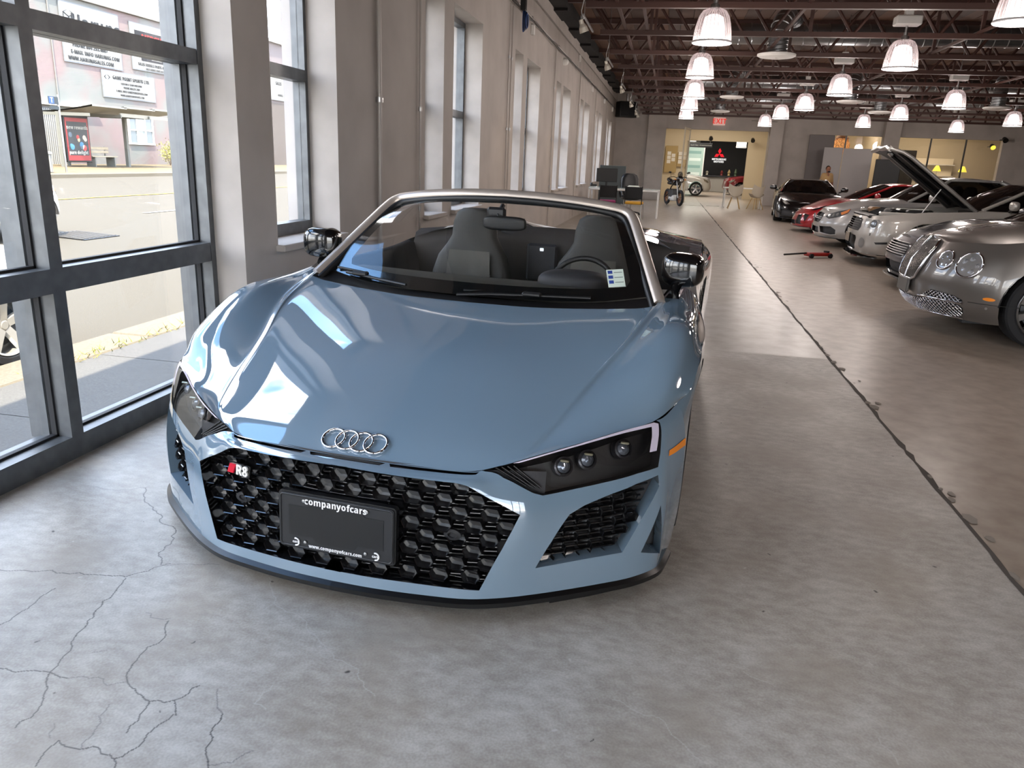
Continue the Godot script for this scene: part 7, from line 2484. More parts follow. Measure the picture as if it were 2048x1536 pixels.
func grey_saloon() -> void:
	var car := thing("luxury_saloon", "large grey luxury saloon with chrome mesh grille and round twin headlamps", "car", Vector3(2.5, 0, -8.4), deg_to_rad(-91))
	var paint := metal_paint("saloon_paint", "6d6762", 0.45, 0.32)
	var ch: Material = mats["chrome"]
	var sh := car_body(car, {"paint": paint, "openings": [["grille", [0.0, 0.90, 0.22, 0.885, 0.30, 0.86, 0.335, 0.80, 0.30, 0.60, 0.26, 0.51, 0.18, 0.48, 0.0, 0.475]], ["intake", [0.0, 0.31, 0.34, 0.33, 0.52, 0.35, 0.80, 0.345, 0.86, 0.31, 0.86, 0.25, 0.80, 0.225, 0.4, 0.215, 0.0, 0.215]], ["intake", [0.42, 0.375, 0.52, 0.43, 0.76, 0.415, 0.85, 0.385, 0.85, 0.36, 0.52, 0.365]]], "half": 0.985, "sill": 0.19, "plan": [[0, 0], [0.2, -0.005], [0.36, -0.03], [0.52, -0.1], [0.7, -0.22], [0.86, -0.38], [0.955, -0.58], [0.985, -0.95], [0.985, -2.5], [0.975, -4.1], [0.93, -4.8], [0.78, -5.15], [0.42, -5.28], [0, -5.3]],
		"top": [[0.1, 0.86], [-0.3, 0.90], [-1.0, 0.98], [-1.7, 1.03], [-3.4, 1.05], [-4.4, 1.06], [-5.4, 1.02]], "crown": [[0.1, 0.02], [-0.4, 0.07], [-1.2, 0.09], [-1.8, 0.05], [-4.2, 0.04], [-5.4, 0.02]],
		"fprof": [0.10, 0.02, 0.0, 0.0, 0.03, 0.08, 0.16], "sprof": [0.06, 0.02, 0.0, 0.0, 0.01, 0.03, 0.09], "cols": 72,
		"wheels": [[-0.95, 0.36, 0.26], [-4.02, 0.36, 0.26]], "cowl": [-1.62, 1.04, 0.78], "roof_front": [-2.4, 1.46, 0.58], "roof_rear": [-3.5, 1.47, 0.58], "rear": [-4.4, 1.09, 0.74], "frame": paint, "trim": ch, "rim": mats["satin_metal"]})
	# upright grille in its chrome surround
	var ga := [0.0, 0.90, 0.22, 0.885, 0.30, 0.86, 0.335, 0.80, 0.30, 0.60, 0.26, 0.51, 0.18, 0.48, 0.0, 0.475]
	lattice(car, "grille_mesh", sh, ga, 0.03, 0.0034, 0.022, mat("mesh_metal", rgb("8a8784"), 0.25, 0.9), false, 0.8)
	var ring := edge_line(sh, [0.0, 0.90, 0.22, 0.885, 0.30, 0.86, 0.335, 0.80, 0.30, 0.60, 0.26, 0.51, 0.18, 0.48, 0.0, 0.475], 0.02)
	for s in 2:
		var half := []
		for p in ring:
			if p.x > 0.001: half.append(p * Vector3(1 - 2 * s, 1, 1))
		part(car, "grille_surround", MB.new().tube(half, 0.014, 8), ch)
	part(car, "grille_bar", MB.new().tube([net_at(sh.net, 0, sh.uv(0, 0.9).y) + Vector3(0, 0, 0.03), net_at(sh.net, 0, sh.uv(0, 0.68).y) + Vector3(0, 0, 0.035), net_at(sh.net, 0, sh.uv(0, 0.475).y) + Vector3(0, 0, 0.03)], 0.011, 8), ch)
	# plate bracket
	part(car, "plate_bracket", MB.new().rbox(Vector3(0, 0.41, 0.03), Vector3(0.34, 0.14, 0.03), 0.01), mat("bracket_grey", rgb("5c5956"), 0.4))
	# lamps
	for q in [[0.56, 0.715, 0.085, 0.082], [0.83, 0.70, 0.125, 0.108]]:
		var o := oval(q[0], q[1], q[2], q[3], 0.25)
		panel(car, "headlamp_reflector", sh, o, -0.012, mat("lamp_silver", rgb("c9c9c6"), 0.15, 0.8))
		panel(car, "headlamp_lens", sh, o, 0.008, pane("lamp_clear", Color(0.95, 0.97, 1.0), 0.10))
		for s in 2:
			var e := []
			for p in edge_line(sh, o, 0.006, 1): e.append(p * Vector3(1 - 2 * s, 1, 1))
			part(car, "headlamp_ring", MB.new().tube(e, 0.011, 7, true), ch)
			var u := sh.uv(q[0], q[1])
			var c := net_at(sh.net, u.x, u.y)
			var nn := net_normal(sh.net, u.x, u.y)
			var xf := Transform3D(Basis(Quaternion(Vector3.UP, nn)), c)
			for k in 5:
				var a := TAU * k / 5 + 0.4
				var bl := MB.new().lathe([Vector2(0.0, 0.0), Vector2(q[2] * 0.25, 0.0), Vector2(q[2] * 0.22, 0.004), Vector2(0, 0.006)], 10, xf * Transform3D(Basis.IDENTITY, Vector3(cos(a) * q[2] * 0.5, -0.006, sin(a) * q[3] * 0.5)))
				part(car, "lamp_facet", bl if s == 0 else flipped(bl), mat("facet", rgb("d5d8dc"), 0.1, 0.9))
	# lower mesh intakes with chrome blade
	var lowa := [0.0, 0.31, 0.34, 0.33, 0.52, 0.35, 0.80, 0.345, 0.86, 0.31, 0.86, 0.25, 0.80, 0.225, 0.4, 0.215, 0.0, 0.215]
	lattice(car, "intake_mesh", sh, lowa, 0.042, 0.004, 0.014, ch, false, 0.8)
	var upa := [0.42, 0.375, 0.52, 0.43, 0.76, 0.415, 0.85, 0.385, 0.85, 0.36, 0.52, 0.365]
	lattice(car, "intake_mesh", sh, upa, 0.042, 0.004, 0.014, ch, true, 0.8)
	for s in 2:
		var bl := []
		for k in 20:
			var ss := 0.36 + 0.5 * k / 19.0
			var u := sh.uv(ss, 0.352 + 0.008 * sin(PI * k / 19.0))
			bl.append((net_at(sh.net, u.x, u.y) + net_normal(sh.net, u.x, u.y) * 0.016) * Vector3(1 - 2 * s, 1, 1))
		part(car, "chrome_blade", MB.new().tube(bl, 0.011, 7), ch)
		var lipl := []
		for k in 24:
			var u := sh.uv(0.86 * k / 23.0, 0.212)
			lipl.append((net_at(sh.net, u.x, u.y) + net_normal(sh.net, u.x, u.y) * 0.012) * Vector3(1 - 2 * s, 1, 1))
		part(car, "intake_trim", MB.new().tube(lipl, 0.007, 6), ch)
	panel(car, "side_marker", sh, oval(1.07, 0.425, 0.05, 0.016), 0.006, mats["amber"])
	panel(car, "parking_sensor", sh, oval(1.06, 0.34, 0.012, 0.012), 0.004, mats["satin_metal"])
	# bumper seam and bonnet edge lines
	for s in 2:
		var e := []
		for k in 10:
			var u := sh.uv(0.9 + 0.42 * k / 9.0, 0.375)
			e.append((net_at(sh.net, u.x, u.y) + net_normal(sh.net, u.x, u.y) * 0.0005) * Vector3(1 - 2 * s, 1, 1))
		part(car, "bumper_seam", MB.new().tube(e, 0.003, 4), mats["black_plastic"])

func dark_coupe() -> void:
	var car := thing("grand_tourer", "dark grey coupe with a wide slatted grille between the saloon and the silver car", "car", Vector3(3.1, 0, -11.3), deg_to_rad(-90))
	var paint := metal_paint("coupe_paint", "57555a", 0.4, 0.32)
	var sh := car_body(car, {"paint": paint, "openings": [["grille", [0.0, 0.62, 0.3, 0.615, 0.42, 0.58, 0.44, 0.47, 0.36, 0.44, 0.0, 0.44]], ["lower_intake", [0.0, 0.36, 0.5, 0.36, 0.55, 0.27, 0.45, 0.21, 0.0, 0.21]]], "half": 0.95, "sill": 0.17, "plan": [[0, 0], [0.25, -0.01], [0.45, -0.05], [0.65, -0.16], [0.82, -0.36], [0.92, -0.6], [0.95, -1.0], [0.93, -2.3], [0.95, -3.6], [0.9, -4.2], [0.7, -4.5], [0, -4.62]],
		"top": [[0.1, 0.66], [-0.3, 0.72], [-1.0, 0.86], [-1.7, 0.90], [-2.8, 0.92], [-3.6, 0.97], [-4.7, 0.95]], "crown": [[0.1, 0.02], [-0.4, 0.06], [-1.4, 0.08], [-1.8, 0.04], [-4.7, 0.02]],
		"fprof": [0.06, 0.02, 0.0, 0.0, 0.03, 0.07, 0.15], "sprof": [0.06, 0.02, 0.0, 0.0, 0.01, 0.03, 0.08], "wheels": [[-0.92, 0.345, 0.25], [-3.66, 0.35, 0.28]],
		"cowl": [-1.6, 0.92, 0.74], "roof_front": [-2.3, 1.26, 0.52], "roof_rear": [-2.9, 1.28, 0.52], "rear": [-4.1, 0.97, 0.66], "frame": mats["gloss_black"]})
	var ga := [0.0, 0.62, 0.3, 0.615, 0.42, 0.58, 0.44, 0.47, 0.36, 0.44, 0.0, 0.44]
	for k in 6:
		var y := 0.46 + 0.029 * k
		var ln := []
		for q in 21:
			var ss: float = -0.42 + 0.84 * q / 20.0
			var u := sh.uv(absf(ss), y)
			var p := net_at(sh.net, u.x, u.y) + net_normal(sh.net, u.x, u.y) * 0.014
			ln.append(Vector3(absf(p.x) * signf(ss), p.y, p.z))
		part(car, "grille_slat", MB.new().tube(ln, 0.007, 6), mats["satin_metal"])
	panel(car, "headlamp_lens", sh, [0.62, 0.56, 0.8, 0.63, 1.05, 0.70, 1.0, 0.64, 0.8, 0.555], 0.004, mat("lamp_silver", rgb("c9c9c6"), 0.15, 0.8))
	splitter_for(car, sh, 0.9, 0.06, 0.03)

func splitter_for(car: Node, sh: Shell, upto: float, reach: float, up: float) -> void:
	# flat lip under the nose
	var m := MB.new()
	var g := []
	for k in 31:
		var ss := -upto + 2.0 * upto * k / 30.0
		var u := sh.uv(absf(ss), sh.y0)
		var p := net_at(sh.net, u.x, 0.0)
		var n := net_normal(sh.net, u.x, 0.3)
		n.y = 0
		n = n.normalized()
		var a := p - n * 0.1
		var b := p + n * reach
		for q in [0, 1]: pass
		g.append([Vector3(a.x * signf(ss), p.y - up, a.z), Vector3(b.x * signf(ss), p.y - up, b.z)])
	var top := []
	var bot := []
	var edge := []
	for r in g:
		top.append(PackedVector3Array([r[0] + Vector3(0, 0.018, 0), r[1] + Vector3(0, 0.018, 0)]))
		bot.append(PackedVector3Array(r))
		edge.append(PackedVector3Array([r[1], r[1] + Vector3(0, 0.018, 0)]))
	m.grid(top); m.grid(bot); m.grid(edge)
	part(car, "splitter", m, mats["gloss_black"])

func silver_muscle_car() -> void:
	var car := thing("muscle_car", "silver muscle car with its bonnet raised and engine showing", "car", Vector3(3.2, 0, -14.3), deg_to_rad(-92))
	var paint := metal_paint("muscle_paint", "b4afa8", 0.3, 0.35)
	var sh := car_body(car, {"paint": paint, "openings": [["grille", [0.0, 0.76, 0.34, 0.76, 0.46, 0.74, 0.5, 0.62, 0.44, 0.55, 0.0, 0.55]], ["lower_grille", [0.0, 0.47, 0.38, 0.47, 0.42, 0.43, 0.40, 0.27, 0.34, 0.24, 0.0, 0.24]]], "half": 0.94, "sill": 0.2, "open_bonnet": true, "plan": [[0, 0], [0.3, -0.01], [0.55, -0.05], [0.75, -0.14], [0.88, -0.3], [0.93, -0.55], [0.94, -1.0], [0.92, -2.2], [0.94, -3.6], [0.92, -4.4], [0.8, -4.68], [0, -4.76]],
		"top": [[0.1, 0.78], [-0.3, 0.84], [-1.0, 0.92], [-1.7, 0.96], [-3.0, 0.98], [-4.0, 1.02], [-4.8, 1.0]], "crown": [[0.1, 0.02], [-1.8, 0.04], [-4.7, 0.03]],
		"fprof": [0.05, 0.0, 0.0, 0.0, 0.02, 0.04, 0.08], "sprof": [0.05, 0.02, 0.0, 0.0, 0.01, 0.03, 0.08], "wheels": [[-0.98, 0.345, 0.25], [-3.7, 0.35, 0.28]],
		"cowl": [-1.75, 0.98, 0.74], "roof_front": [-2.5, 1.36, 0.55], "roof_rear": [-3.3, 1.37, 0.55], "rear": [-4.1, 1.05, 0.68], "spokes": 5})
	for k in 5:
		var ln := []
		for q in 13:
			var ss := -0.44 + 0.88 * q / 12.0
			var u := sh.uv(absf(ss), 0.58 + 0.036 * k)
			var p := net_at(sh.net, u.x, u.y)
			ln.append(Vector3(absf(p.x) * signf(ss), p.y, p.z + 0.012))
		part(car, "grille_slat", MB.new().tube(ln, 0.004, 4), mat("grille_dark", rgb("2a2a2d"), 0.4))
	panel(car, "headlamp_housing", sh, [0.56, 0.76, 0.62, 0.62, 0.9, 0.62, 0.98, 0.69, 0.9, 0.76], 0.004, mat("lamp_silver", rgb("c9c9c6"), 0.15, 0.8))
	panel(car, "headlamp_bulb", sh, oval(0.82, 0.69, 0.065, 0.062), 0.010, mat("lamp_dark", rgb("34363a"), 0.1, 0.6))
	panel(car, "headlamp_lens", sh, [0.55, 0.77, 0.61, 0.61, 0.91, 0.61, 0.995, 0.69, 0.91, 0.77], 0.015, pane("lamp_clear", Color(0.95, 0.97, 1.0), 0.10))
	panel(car, "fog_lamp_well", sh, oval(0.64, 0.37, 0.085, 0.085), 0.005, mat("fog_grey", rgb("8f8d8a"), 0.3, 0.5))
	panel(car, "side_reflector", sh, [0.9, 0.40, 1.1, 0.42, 1.1, 0.385, 0.93, 0.37], 0.005, mats["black_plastic"])
	part(car, "plate", MB.new().rbox(Vector3(0, 0.42, 0.03), Vector3(0.34, 0.15, 0.02), 0.006), mats["gloss_black"])
	splitter_for(car, sh, 0.95, 0.07, 0.06)
	# engine bay
	var bay := Node3D.new()
	bay.name = "engine_bay"
	car.add_child(bay, true)
	part(bay, "bay_floor", MB.new().box(Vector3(-0.78, 0.50, -1.7), Vector3(0.78, 0.54, -0.15)), mat("bay_paint", rgb("6a6864"), 0.6))
	part(bay, "radiator_bar", MB.new().rbox(Vector3(0, 0.80, -0.2), Vector3(1.3, 0.05, 0.16), 0.015), mats["black_plastic"])
	for s in [-1.0, 1.0]:
		part(bay, "cam_cover", MB.new().rbox(Vector3(s * 0.28, 0.80, -0.95), Vector3(0.2, 0.14, 0.6), 0.03), mat("engine_grey", rgb("5a5a5c"), 0.4, 0.5))
		part(bay, "wing_rail", MB.new().rbox(Vector3(s * 0.74, 0.86, -0.95), Vector3(0.08, 0.06, 1.4), 0.015), paint)
		part(bay, "strut_tower", MB.new().lathe([Vector2(0.13, 0.7), Vector2(0.12, 0.88), Vector2(0.05, 0.9), Vector2(0, 0.9)], 18, Transform3D(Basis.IDENTITY, Vector3(s * 0.6, 0, -1.25))), mats["black_plastic"])
	part(bay, "supercharger", MB.new().rbox(Vector3(0, 0.86, -0.95), Vector3(0.3, 0.13, 0.55), 0.03), mats["satin_metal"])
	part(bay, "intake_pipe", MB.new().tube(smooth_line([Vector3(0.1, 0.88, -0.6), Vector3(0.35, 0.88, -0.45), Vector3(0.55, 0.86, -0.5)], 5), 0.055, 12), mats["black_plastic"])
	part(bay, "coolant_tank", MB.new().rbox(Vector3(-0.45, 0.86, -0.42), Vector3(0.3, 0.12, 0.18), 0.03), mat("tank_tan", rgb("7a5a3a"), 0.5))
	part(bay, "fuse_box", MB.new().rbox(Vector3(0.55, 0.88, -0.85), Vector3(0.16, 0.1, 0.3), 0.02), mats["black_plastic"])
	for k in 5:
		part(bay, "hose", MB.new().tube(smooth_line([Vector3(-0.5 + 0.2 * k, 0.82, -0.3), Vector3(-0.45 + 0.22 * k, 0.9, -0.5), Vector3(-0.3 + 0.15 * k, 0.88, -0.75)], 5), 0.018, 7), mats["rubber"])
	# raised bonnet, hinged at the scuttle
	var hd := Node3D.new()
	hd.name = "raised_bonnet"
	car.add_child(hd, true)
	hd.position = Vector3(0, 0.97, -1.68)
	hd.rotation = Vector3(deg_to_rad(-36), 0, 0)
	var up := []
	var dn := []
	for i in 11:
		var z := 1.66 * i / 10.0
		var ru := PackedVector3Array()
		var rd := PackedVector3Array()
		for j in 13:
			var x := (-1.0 + 2.0 * j / 12) * (0.74 - 0.04 * i / 10.0 - (0.05 if i == 10 else 0.0))
			var hgt := 0.05 * (1.0 - pow(absf(x) / 0.74, 3)) + 0.03 * exp(-pow((absf(x) - 0.28) / 0.08, 2)) - (0.10 * pow(maxf(0.0, (i - 8) / 2.0), 2))
			ru.append(Vector3(x, hgt, z))
			rd.append(Vector3(x * 0.98, hgt - 0.035, z))
		up.append(ru)
		dn.append(rd)
	part(hd, "outer_skin", MB.new().grid(up, true), paint)
	part(hd, "inner_liner", MB.new().grid(dn), mats["black_plastic"])
	for s in [0, 12]:
		var e := []
		for i in 11: e.append(up[i][s] + Vector3(0, -0.015, 0))
		part(hd, "edge_rail", MB.new().tube(e, 0.028, 8), mat("rail_silver", rgb("9b9894"), 0.3, 0.6))
	var fe := []
	for j in 13: fe.append(up[10][j] + Vector3(0, -0.02, 0))
	part(hd, "front_edge", MB.new().tube(fe, 0.04, 8), mats["rail_silver"])
	for s in [-0.35, 0.35]:
		part(hd, "stiffener", MB.new().rbox(Vector3(s, -0.02, 0.8), Vector3(0.12, 0.05, 1.4), 0.02), mats["black_plastic"])
	part(hd, "latch", MB.new().rbox(Vector3(0, -0.06, 1.5), Vector3(0.12, 0.06, 0.08), 0.015), mats["satin_metal"])
	part(car, "bonnet_strut", MB.new().tube([Vector3(0.66, 0.88, -0.9), Vector3(0.66, 1.28, -1.12)], 0.01, 6), mats["satin_metal"])

func silver_saloon() -> void:
	var car := thing("sports_saloon", "silver sports saloon with a star grille beside the raised bonnet", "car", Vector3(3.14, 0, -17.3), deg_to_rad(-90))
	var paint := metal_paint("silver_paint", "b0aeac", 0.35, 0.33)
	var sh := car_body(car, {"paint": paint, "openings": [["grille", [0.0, 0.67, 0.3, 0.66, 0.36, 0.62, 0.33, 0.5, 0.24, 0.47, 0.0, 0.47]], ["side_intake", [0.38, 0.40, 0.72, 0.42, 0.84, 0.36, 0.84, 0.27, 0.74, 0.25, 0.46, 0.27]], ["lower_intake", [0.0, 0.38, 0.3, 0.38, 0.36, 0.27, 0.0, 0.26]]], "half": 0.92, "sill": 0.19, "plan": [[0, 0], [0.25, -0.01], [0.45, -0.05], [0.65, -0.16], [0.8, -0.34], [0.9, -0.6], [0.92, -1.0], [0.91, -2.5], [0.91, -3.8], [0.86, -4.4], [0.65, -4.66], [0, -4.74]],
		"top": [[0.1, 0.70], [-0.3, 0.76], [-1.0, 0.90], [-1.7, 0.95], [-3.4, 0.98], [-4.8, 0.98]], "crown": [[0.1, 0.03], [-0.5, 0.07], [-1.5, 0.08], [-1.8, 0.04], [-4.7, 0.02]],
		"fprof": [0.05, 0.0, 0.0, 0.0, 0.03, 0.07, 0.14], "sprof": [0.05, 0.02, 0.0, 0.0, 0.01, 0.03, 0.08], "wheels": [[-0.82, 0.33, 0.24], [-3.65, 0.33, 0.26]],
		"cowl": [-1.55, 0.97, 0.72], "roof_front": [-2.3, 1.41, 0.54], "roof_rear": [-3.2, 1.41, 0.54], "rear": [-4.15, 1.02, 0.66]})
	var ga := [0.0, 0.67, 0.3, 0.66, 0.36, 0.62, 0.33, 0.5, 0.24, 0.47, 0.0, 0.47]
	for k in 2:
		var ln := []
		for q in 13:
			var ss := -0.33 + 0.66 * q / 12.0
			var u := sh.uv(absf(ss), 0.55 + 0.03 * k)
			var p := net_at(sh.net, u.x, u.y)
			ln.append(Vector3(absf(p.x) * signf(ss), p.y, p.z + 0.014))
		part(car, "grille_bar", MB.new().tube(ln, 0.008, 6), mats["satin_metal"])
	var st := MB.new()
	var rr := []
	for k in 24: rr.append(Vector3(0.075 * cos(TAU * k / 24), 0.075 * sin(TAU * k / 24), 0))
	st.tube(rr, 0.007, 6, true)
	for k in 3: st.tube([Vector3.ZERO, Vector3(0.075 * sin(TAU * k / 3), 0.075 * cos(TAU * k / 3), 0)], 0.006, 5)
	part(car, "star_emblem", st, mats["chrome"], Vector3(0, 0.565, 0.03))
	var la := [0.46, 0.60, 0.56, 0.66, 0.8, 0.725, 1.06, 0.79, 1.02, 0.70, 0.86, 0.62, 0.62, 0.565]
	panel(car, "headlamp_housing", sh, la, 0.004, mat("lamp_dark", rgb("34363a"), 0.1, 0.6))
	panel(car, "headlamp_amber", sh, [0.86, 0.70, 1.05, 0.785, 1.02, 0.715, 0.9, 0.655], 0.008, mats["amber"])
	for q in [[0.6, 0.62], [0.7, 0.645], [0.8, 0.665]]:
		panel(car, "projector", sh, oval(q[0], q[1], 0.034, 0.03), 0.008, mat("lamp_silver", rgb("c9c9c6"), 0.15, 0.8))
	panel(car, "headlamp_lens", sh, la, 0.012, pane("lamp_clear", Color(0.95, 0.97, 1.0), 0.10))
	for s in 2:
		var e := []
		for p in edge_line(sh, [0.38, 0.41, 0.46, 0.28, 0.74, 0.255, 0.86, 0.27], 0.012, 3).slice(0, 10): e.append(p * Vector3(1 - 2 * s, 1, 1))
		part(car, "intake_blade", MB.new().tube(e, 0.012, 6), paint)
	splitter_for(car, sh, 0.9, 0.03, 0.01)

func red_sports_car() -> void:
	var car := thing("red_sports_car", "low red sports car with a sharp nose behind the silver saloon", "car", Vector3(3.25, 0, -21.0), deg_to_rad(-90))
	var paint := metal_paint("red_paint", "a3121c", 0.2, 0.3)
	var sh := car_body(car, {"paint": paint, "openings": [["nose_intake", [0.3, 0.42, 0.66, 0.46, 0.80, 0.44, 0.74, 0.30, 0.62, 0.20, 0.34, 0.20]], ["lower_intake", [0.0, 0.28, 0.3, 0.28, 0.3, 0.18, 0.0, 0.18]]], "half": 0.965, "sill": 0.13, "plan": [[0, 0], [0.25, -0.02], [0.5, -0.08], [0.7, -0.2], [0.85, -0.4], [0.94, -0.7], [0.96, -1.05], [0.94, -2.2], [0.965, -3.6], [0.93, -4.3], [0.75, -4.6], [0, -4.63]],
		"top": [[0.1, 0.52], [-0.3, 0.60], [-0.9, 0.79], [-1.5, 0.84], [-2.6, 0.92], [-3.6, 0.98], [-4.7, 0.97]], "crown": [[0.1, 0.02], [-0.5, 0.05], [-1.4, 0.05], [-1.8, 0.03], [-3.0, 0.08], [-4.7, 0.03]],
		"fprof": [0.02, 0.0, 0.0, 0.02, 0.05, 0.10, 0.17], "sprof": [0.05, 0.02, 0.0, 0.0, 0.01, 0.03, 0.08], "wheels": [[-0.95, 0.34, 0.25], [-3.67, 0.36, 0.3]],
		"cowl": [-1.35, 0.86, 0.74], "roof_front": [-2.15, 1.21, 0.5], "roof_rear": [-2.7, 1.22, 0.5], "rear": [-3.9, 0.99, 0.62], "frame": paint})
	panel(car, "intake_blade", sh, [0.56, 0.44, 0.63, 0.45, 0.74, 0.24, 0.62, 0.21], 0.02, paint)
	panel(car, "headlamp_lens", sh, [0.72, 0.55, 0.95, 0.62, 1.25, 0.73, 1.18, 0.66, 0.92, 0.56], 0.004, mat("lamp_dark", rgb("34363a"), 0.1, 0.6))
	splitter_for(car, sh, 0.9, 0.04, 0.0)

func black_sports_car() -> void:
	var car := thing("black_sports_car", "low black sports car facing the aisle at the end of the row", "car", Vector3(4.1, 0, -23.75), deg_to_rad(-6))
	var paint := mat("black_paint", rgb("08080a"), 0.2, 0.0, 0.0)
	var sh := car_body(car, {"paint": paint, "openings": [["nose_intake", [0.45, 0.36, 0.85, 0.40, 0.82, 0.22, 0.5, 0.2]]], "half": 0.97, "sill": 0.13, "plan": [[0, 0], [0.3, -0.03], [0.55, -0.1], [0.75, -0.22], [0.88, -0.4], [0.95, -0.7], [0.97, -1.1], [0.95, -2.2], [0.97, -3.5], [0.92, -4.2], [0.7, -4.45], [0, -4.5]],
		"top": [[0.1, 0.55], [-0.3, 0.64], [-0.9, 0.80], [-1.5, 0.85], [-2.6, 0.92], [-3.6, 0.97], [-4.7, 0.95]], "crown": [[0.1, 0.02], [-0.5, 0.05], [-1.4, 0.05], [-1.8, 0.03], [-3.0, 0.08], [-4.7, 0.03]],
		"fprof": [0.02, 0.0, 0.0, 0.02, 0.05, 0.10, 0.17], "sprof": [0.05, 0.02, 0.0, 0.0, 0.01, 0.03, 0.08], "wheels": [[-0.98, 0.34, 0.25], [-3.6, 0.36, 0.3]],
		"cowl": [-1.3, 0.87, 0.76], "roof_front": [-2.1, 1.19, 0.54], "roof_rear": [-2.7, 1.2, 0.54], "rear": [-3.9, 0.99, 0.64], "frame": paint, "rim": mats["satin_metal"]})
	panel(car, "headlamp_lens", sh, [0.6, 0.53, 0.75, 0.60, 1.0, 0.66, 0.95, 0.60, 0.75, 0.52], 0.006, mat("lamp_silver", rgb("c9c9c6"), 0.15, 0.8))
	part(car, "plate", MB.new().rbox(Vector3(0, 0.27, 0.03), Vector3(0.46, 0.15, 0.02), 0.006), mat("plate_dark", rgb("1b2420"), 0.4))
	part(car, "plate_rim", MB.new().tube([Vector3(-0.23, 0.2, 0.042), Vector3(0.23, 0.2, 0.042), Vector3(0.23, 0.345, 0.042), Vector3(-0.23, 0.345, 0.042)], 0.006, 5, true), mats["satin_metal"])
	splitter_for(car, sh, 0.9, 0.04, 0.0)

func suv_spec(paint: Material, rim: Material) -> Dictionary:
	return {"paint": paint, "half": 0.91, "sill": 0.28, "plan": [[0, 0], [0.3, -0.015], [0.55, -0.07], [0.74, -0.18], [0.85, -0.38], [0.9, -0.65], [0.91, -1.1], [0.91, -2.6], [0.9, -3.8], [0.85, -4.3], [0.6, -4.48], [0, -4.5]],
		"top": [[0.1, 0.86], [-0.3, 0.92], [-1.0, 1.02], [-1.6, 1.06], [-3.4, 1.1], [-4.6, 1.1]], "crown": [[0.1, 0.03], [-0.5, 0.06], [-1.5, 0.06], [-1.8, 0.03], [-4.7, 0.02]],
		"fprof": [0.06, 0.0, 0.0, 0.01, 0.03, 0.06, 0.12], "sprof": [0.03, 0.01, 0.0, 0.0, 0.01, 0.03, 0.07], "wheels": [[-0.78, 0.345, 0.24], [-3.5, 0.345, 0.24]],
		"cowl": [-1.4, 1.08, 0.72], "roof_front": [-2.05, 1.6, 0.58], "roof_rear": [-4.0, 1.6, 0.56], "rear": [-4.4, 1.14, 0.66], "rim": rim, "spokes": 5}

func outside_cars() -> void:
	var rimw := mat("bright_rim", rgb("b9b7b2"), 0.3, 0.6)
	# heading away along the kerb: nose towards -z
	var a := thing("parked_suv", "silver SUV parked at the near kerb showing a five spoke wheel", "car", Vector3(-6.22, -0.4, -6.12), PI)
	var sa := car_body(a, suv_spec(metal_paint("suv_silver", "b8bbbd", 0.3, 0.35), rimw))
	panel(a, "headlamp_lens", sa, [0.6, 0.72, 0.8, 0.8, 1.05, 0.88, 1.0, 0.76, 0.8, 0.68], 0.006, mat("lamp_silver", rgb("c9c9c6"), 0.15, 0.8))
	central(a, "grille", sa, [0.0, 0.78, 0.5, 0.76, 0.5, 0.62, 0.0, 0.6], 0.005, mats["black_plastic"])
	var b := thing("white_car", "white car standing farther out in the road with an amber corner lamp", "car", Vector3(-11.2, road_y(-11.2) + 0.02, -12.05), PI)
	var sb := car_body(b, suv_spec(mat("white_car_paint", rgb("d5d4d0"), 0.35, 0.0, 0.0), rimw))
	panel(b, "corner_lamp", sb, [0.85, 0.76, 1.0, 0.80, 1.12, 0.83, 1.08, 0.76, 0.95, 0.72], 0.006, mats["amber"])
	panel(b, "headlamp_lens", sb, [0.5, 0.70, 0.84, 0.78, 0.94, 0.70, 0.6, 0.64], 0.006, mat("lamp_silver", rgb("c9c9c6"), 0.15, 0.8))
	central(b, "grille", sb, [0.0, 0.78, 0.45, 0.76, 0.45, 0.62, 0.0, 0.6], 0.005, mats["black_plastic"])

func far_showroom_cars() -> void:
	var a := thing("showroom_suv", "white SUV standing in the far second showroom, nose to the counter", "car", Vector3(2.3, 0, -43.4), deg_to_rad(88))
	var sa := car_body(a, suv_spec(mat("white_car_paint", rgb("d5d4d0"), 0.35, 0.0, 0.0), mats["satin_metal"]))
	panel(a, "headlamp_lens", sa, [0.6, 0.72, 0.8, 0.8, 1.05, 0.88, 1.0, 0.76, 0.8, 0.68], 0.006, mat("lamp_silver", rgb("c9c9c6"), 0.15, 0.8))
	var b := thing("showroom_red_car", "dark red car partly hidden behind the cream wall of the far showroom", "car", Vector3(3.2, 0, -47.2), deg_to_rad(-80))
	var sb := car_body(b, suv_spec(metal_paint("dark_red", "7a1420", 0.2, 0.3), mats["satin_metal"]))
	panel(b, "headlamp_lens", sb, [0.6, 0.72, 0.8, 0.8, 1.05, 0.88, 1.0, 0.76, 0.8, 0.68], 0.006, mat("lamp_silver", rgb("c9c9c6"), 0.15, 0.8))

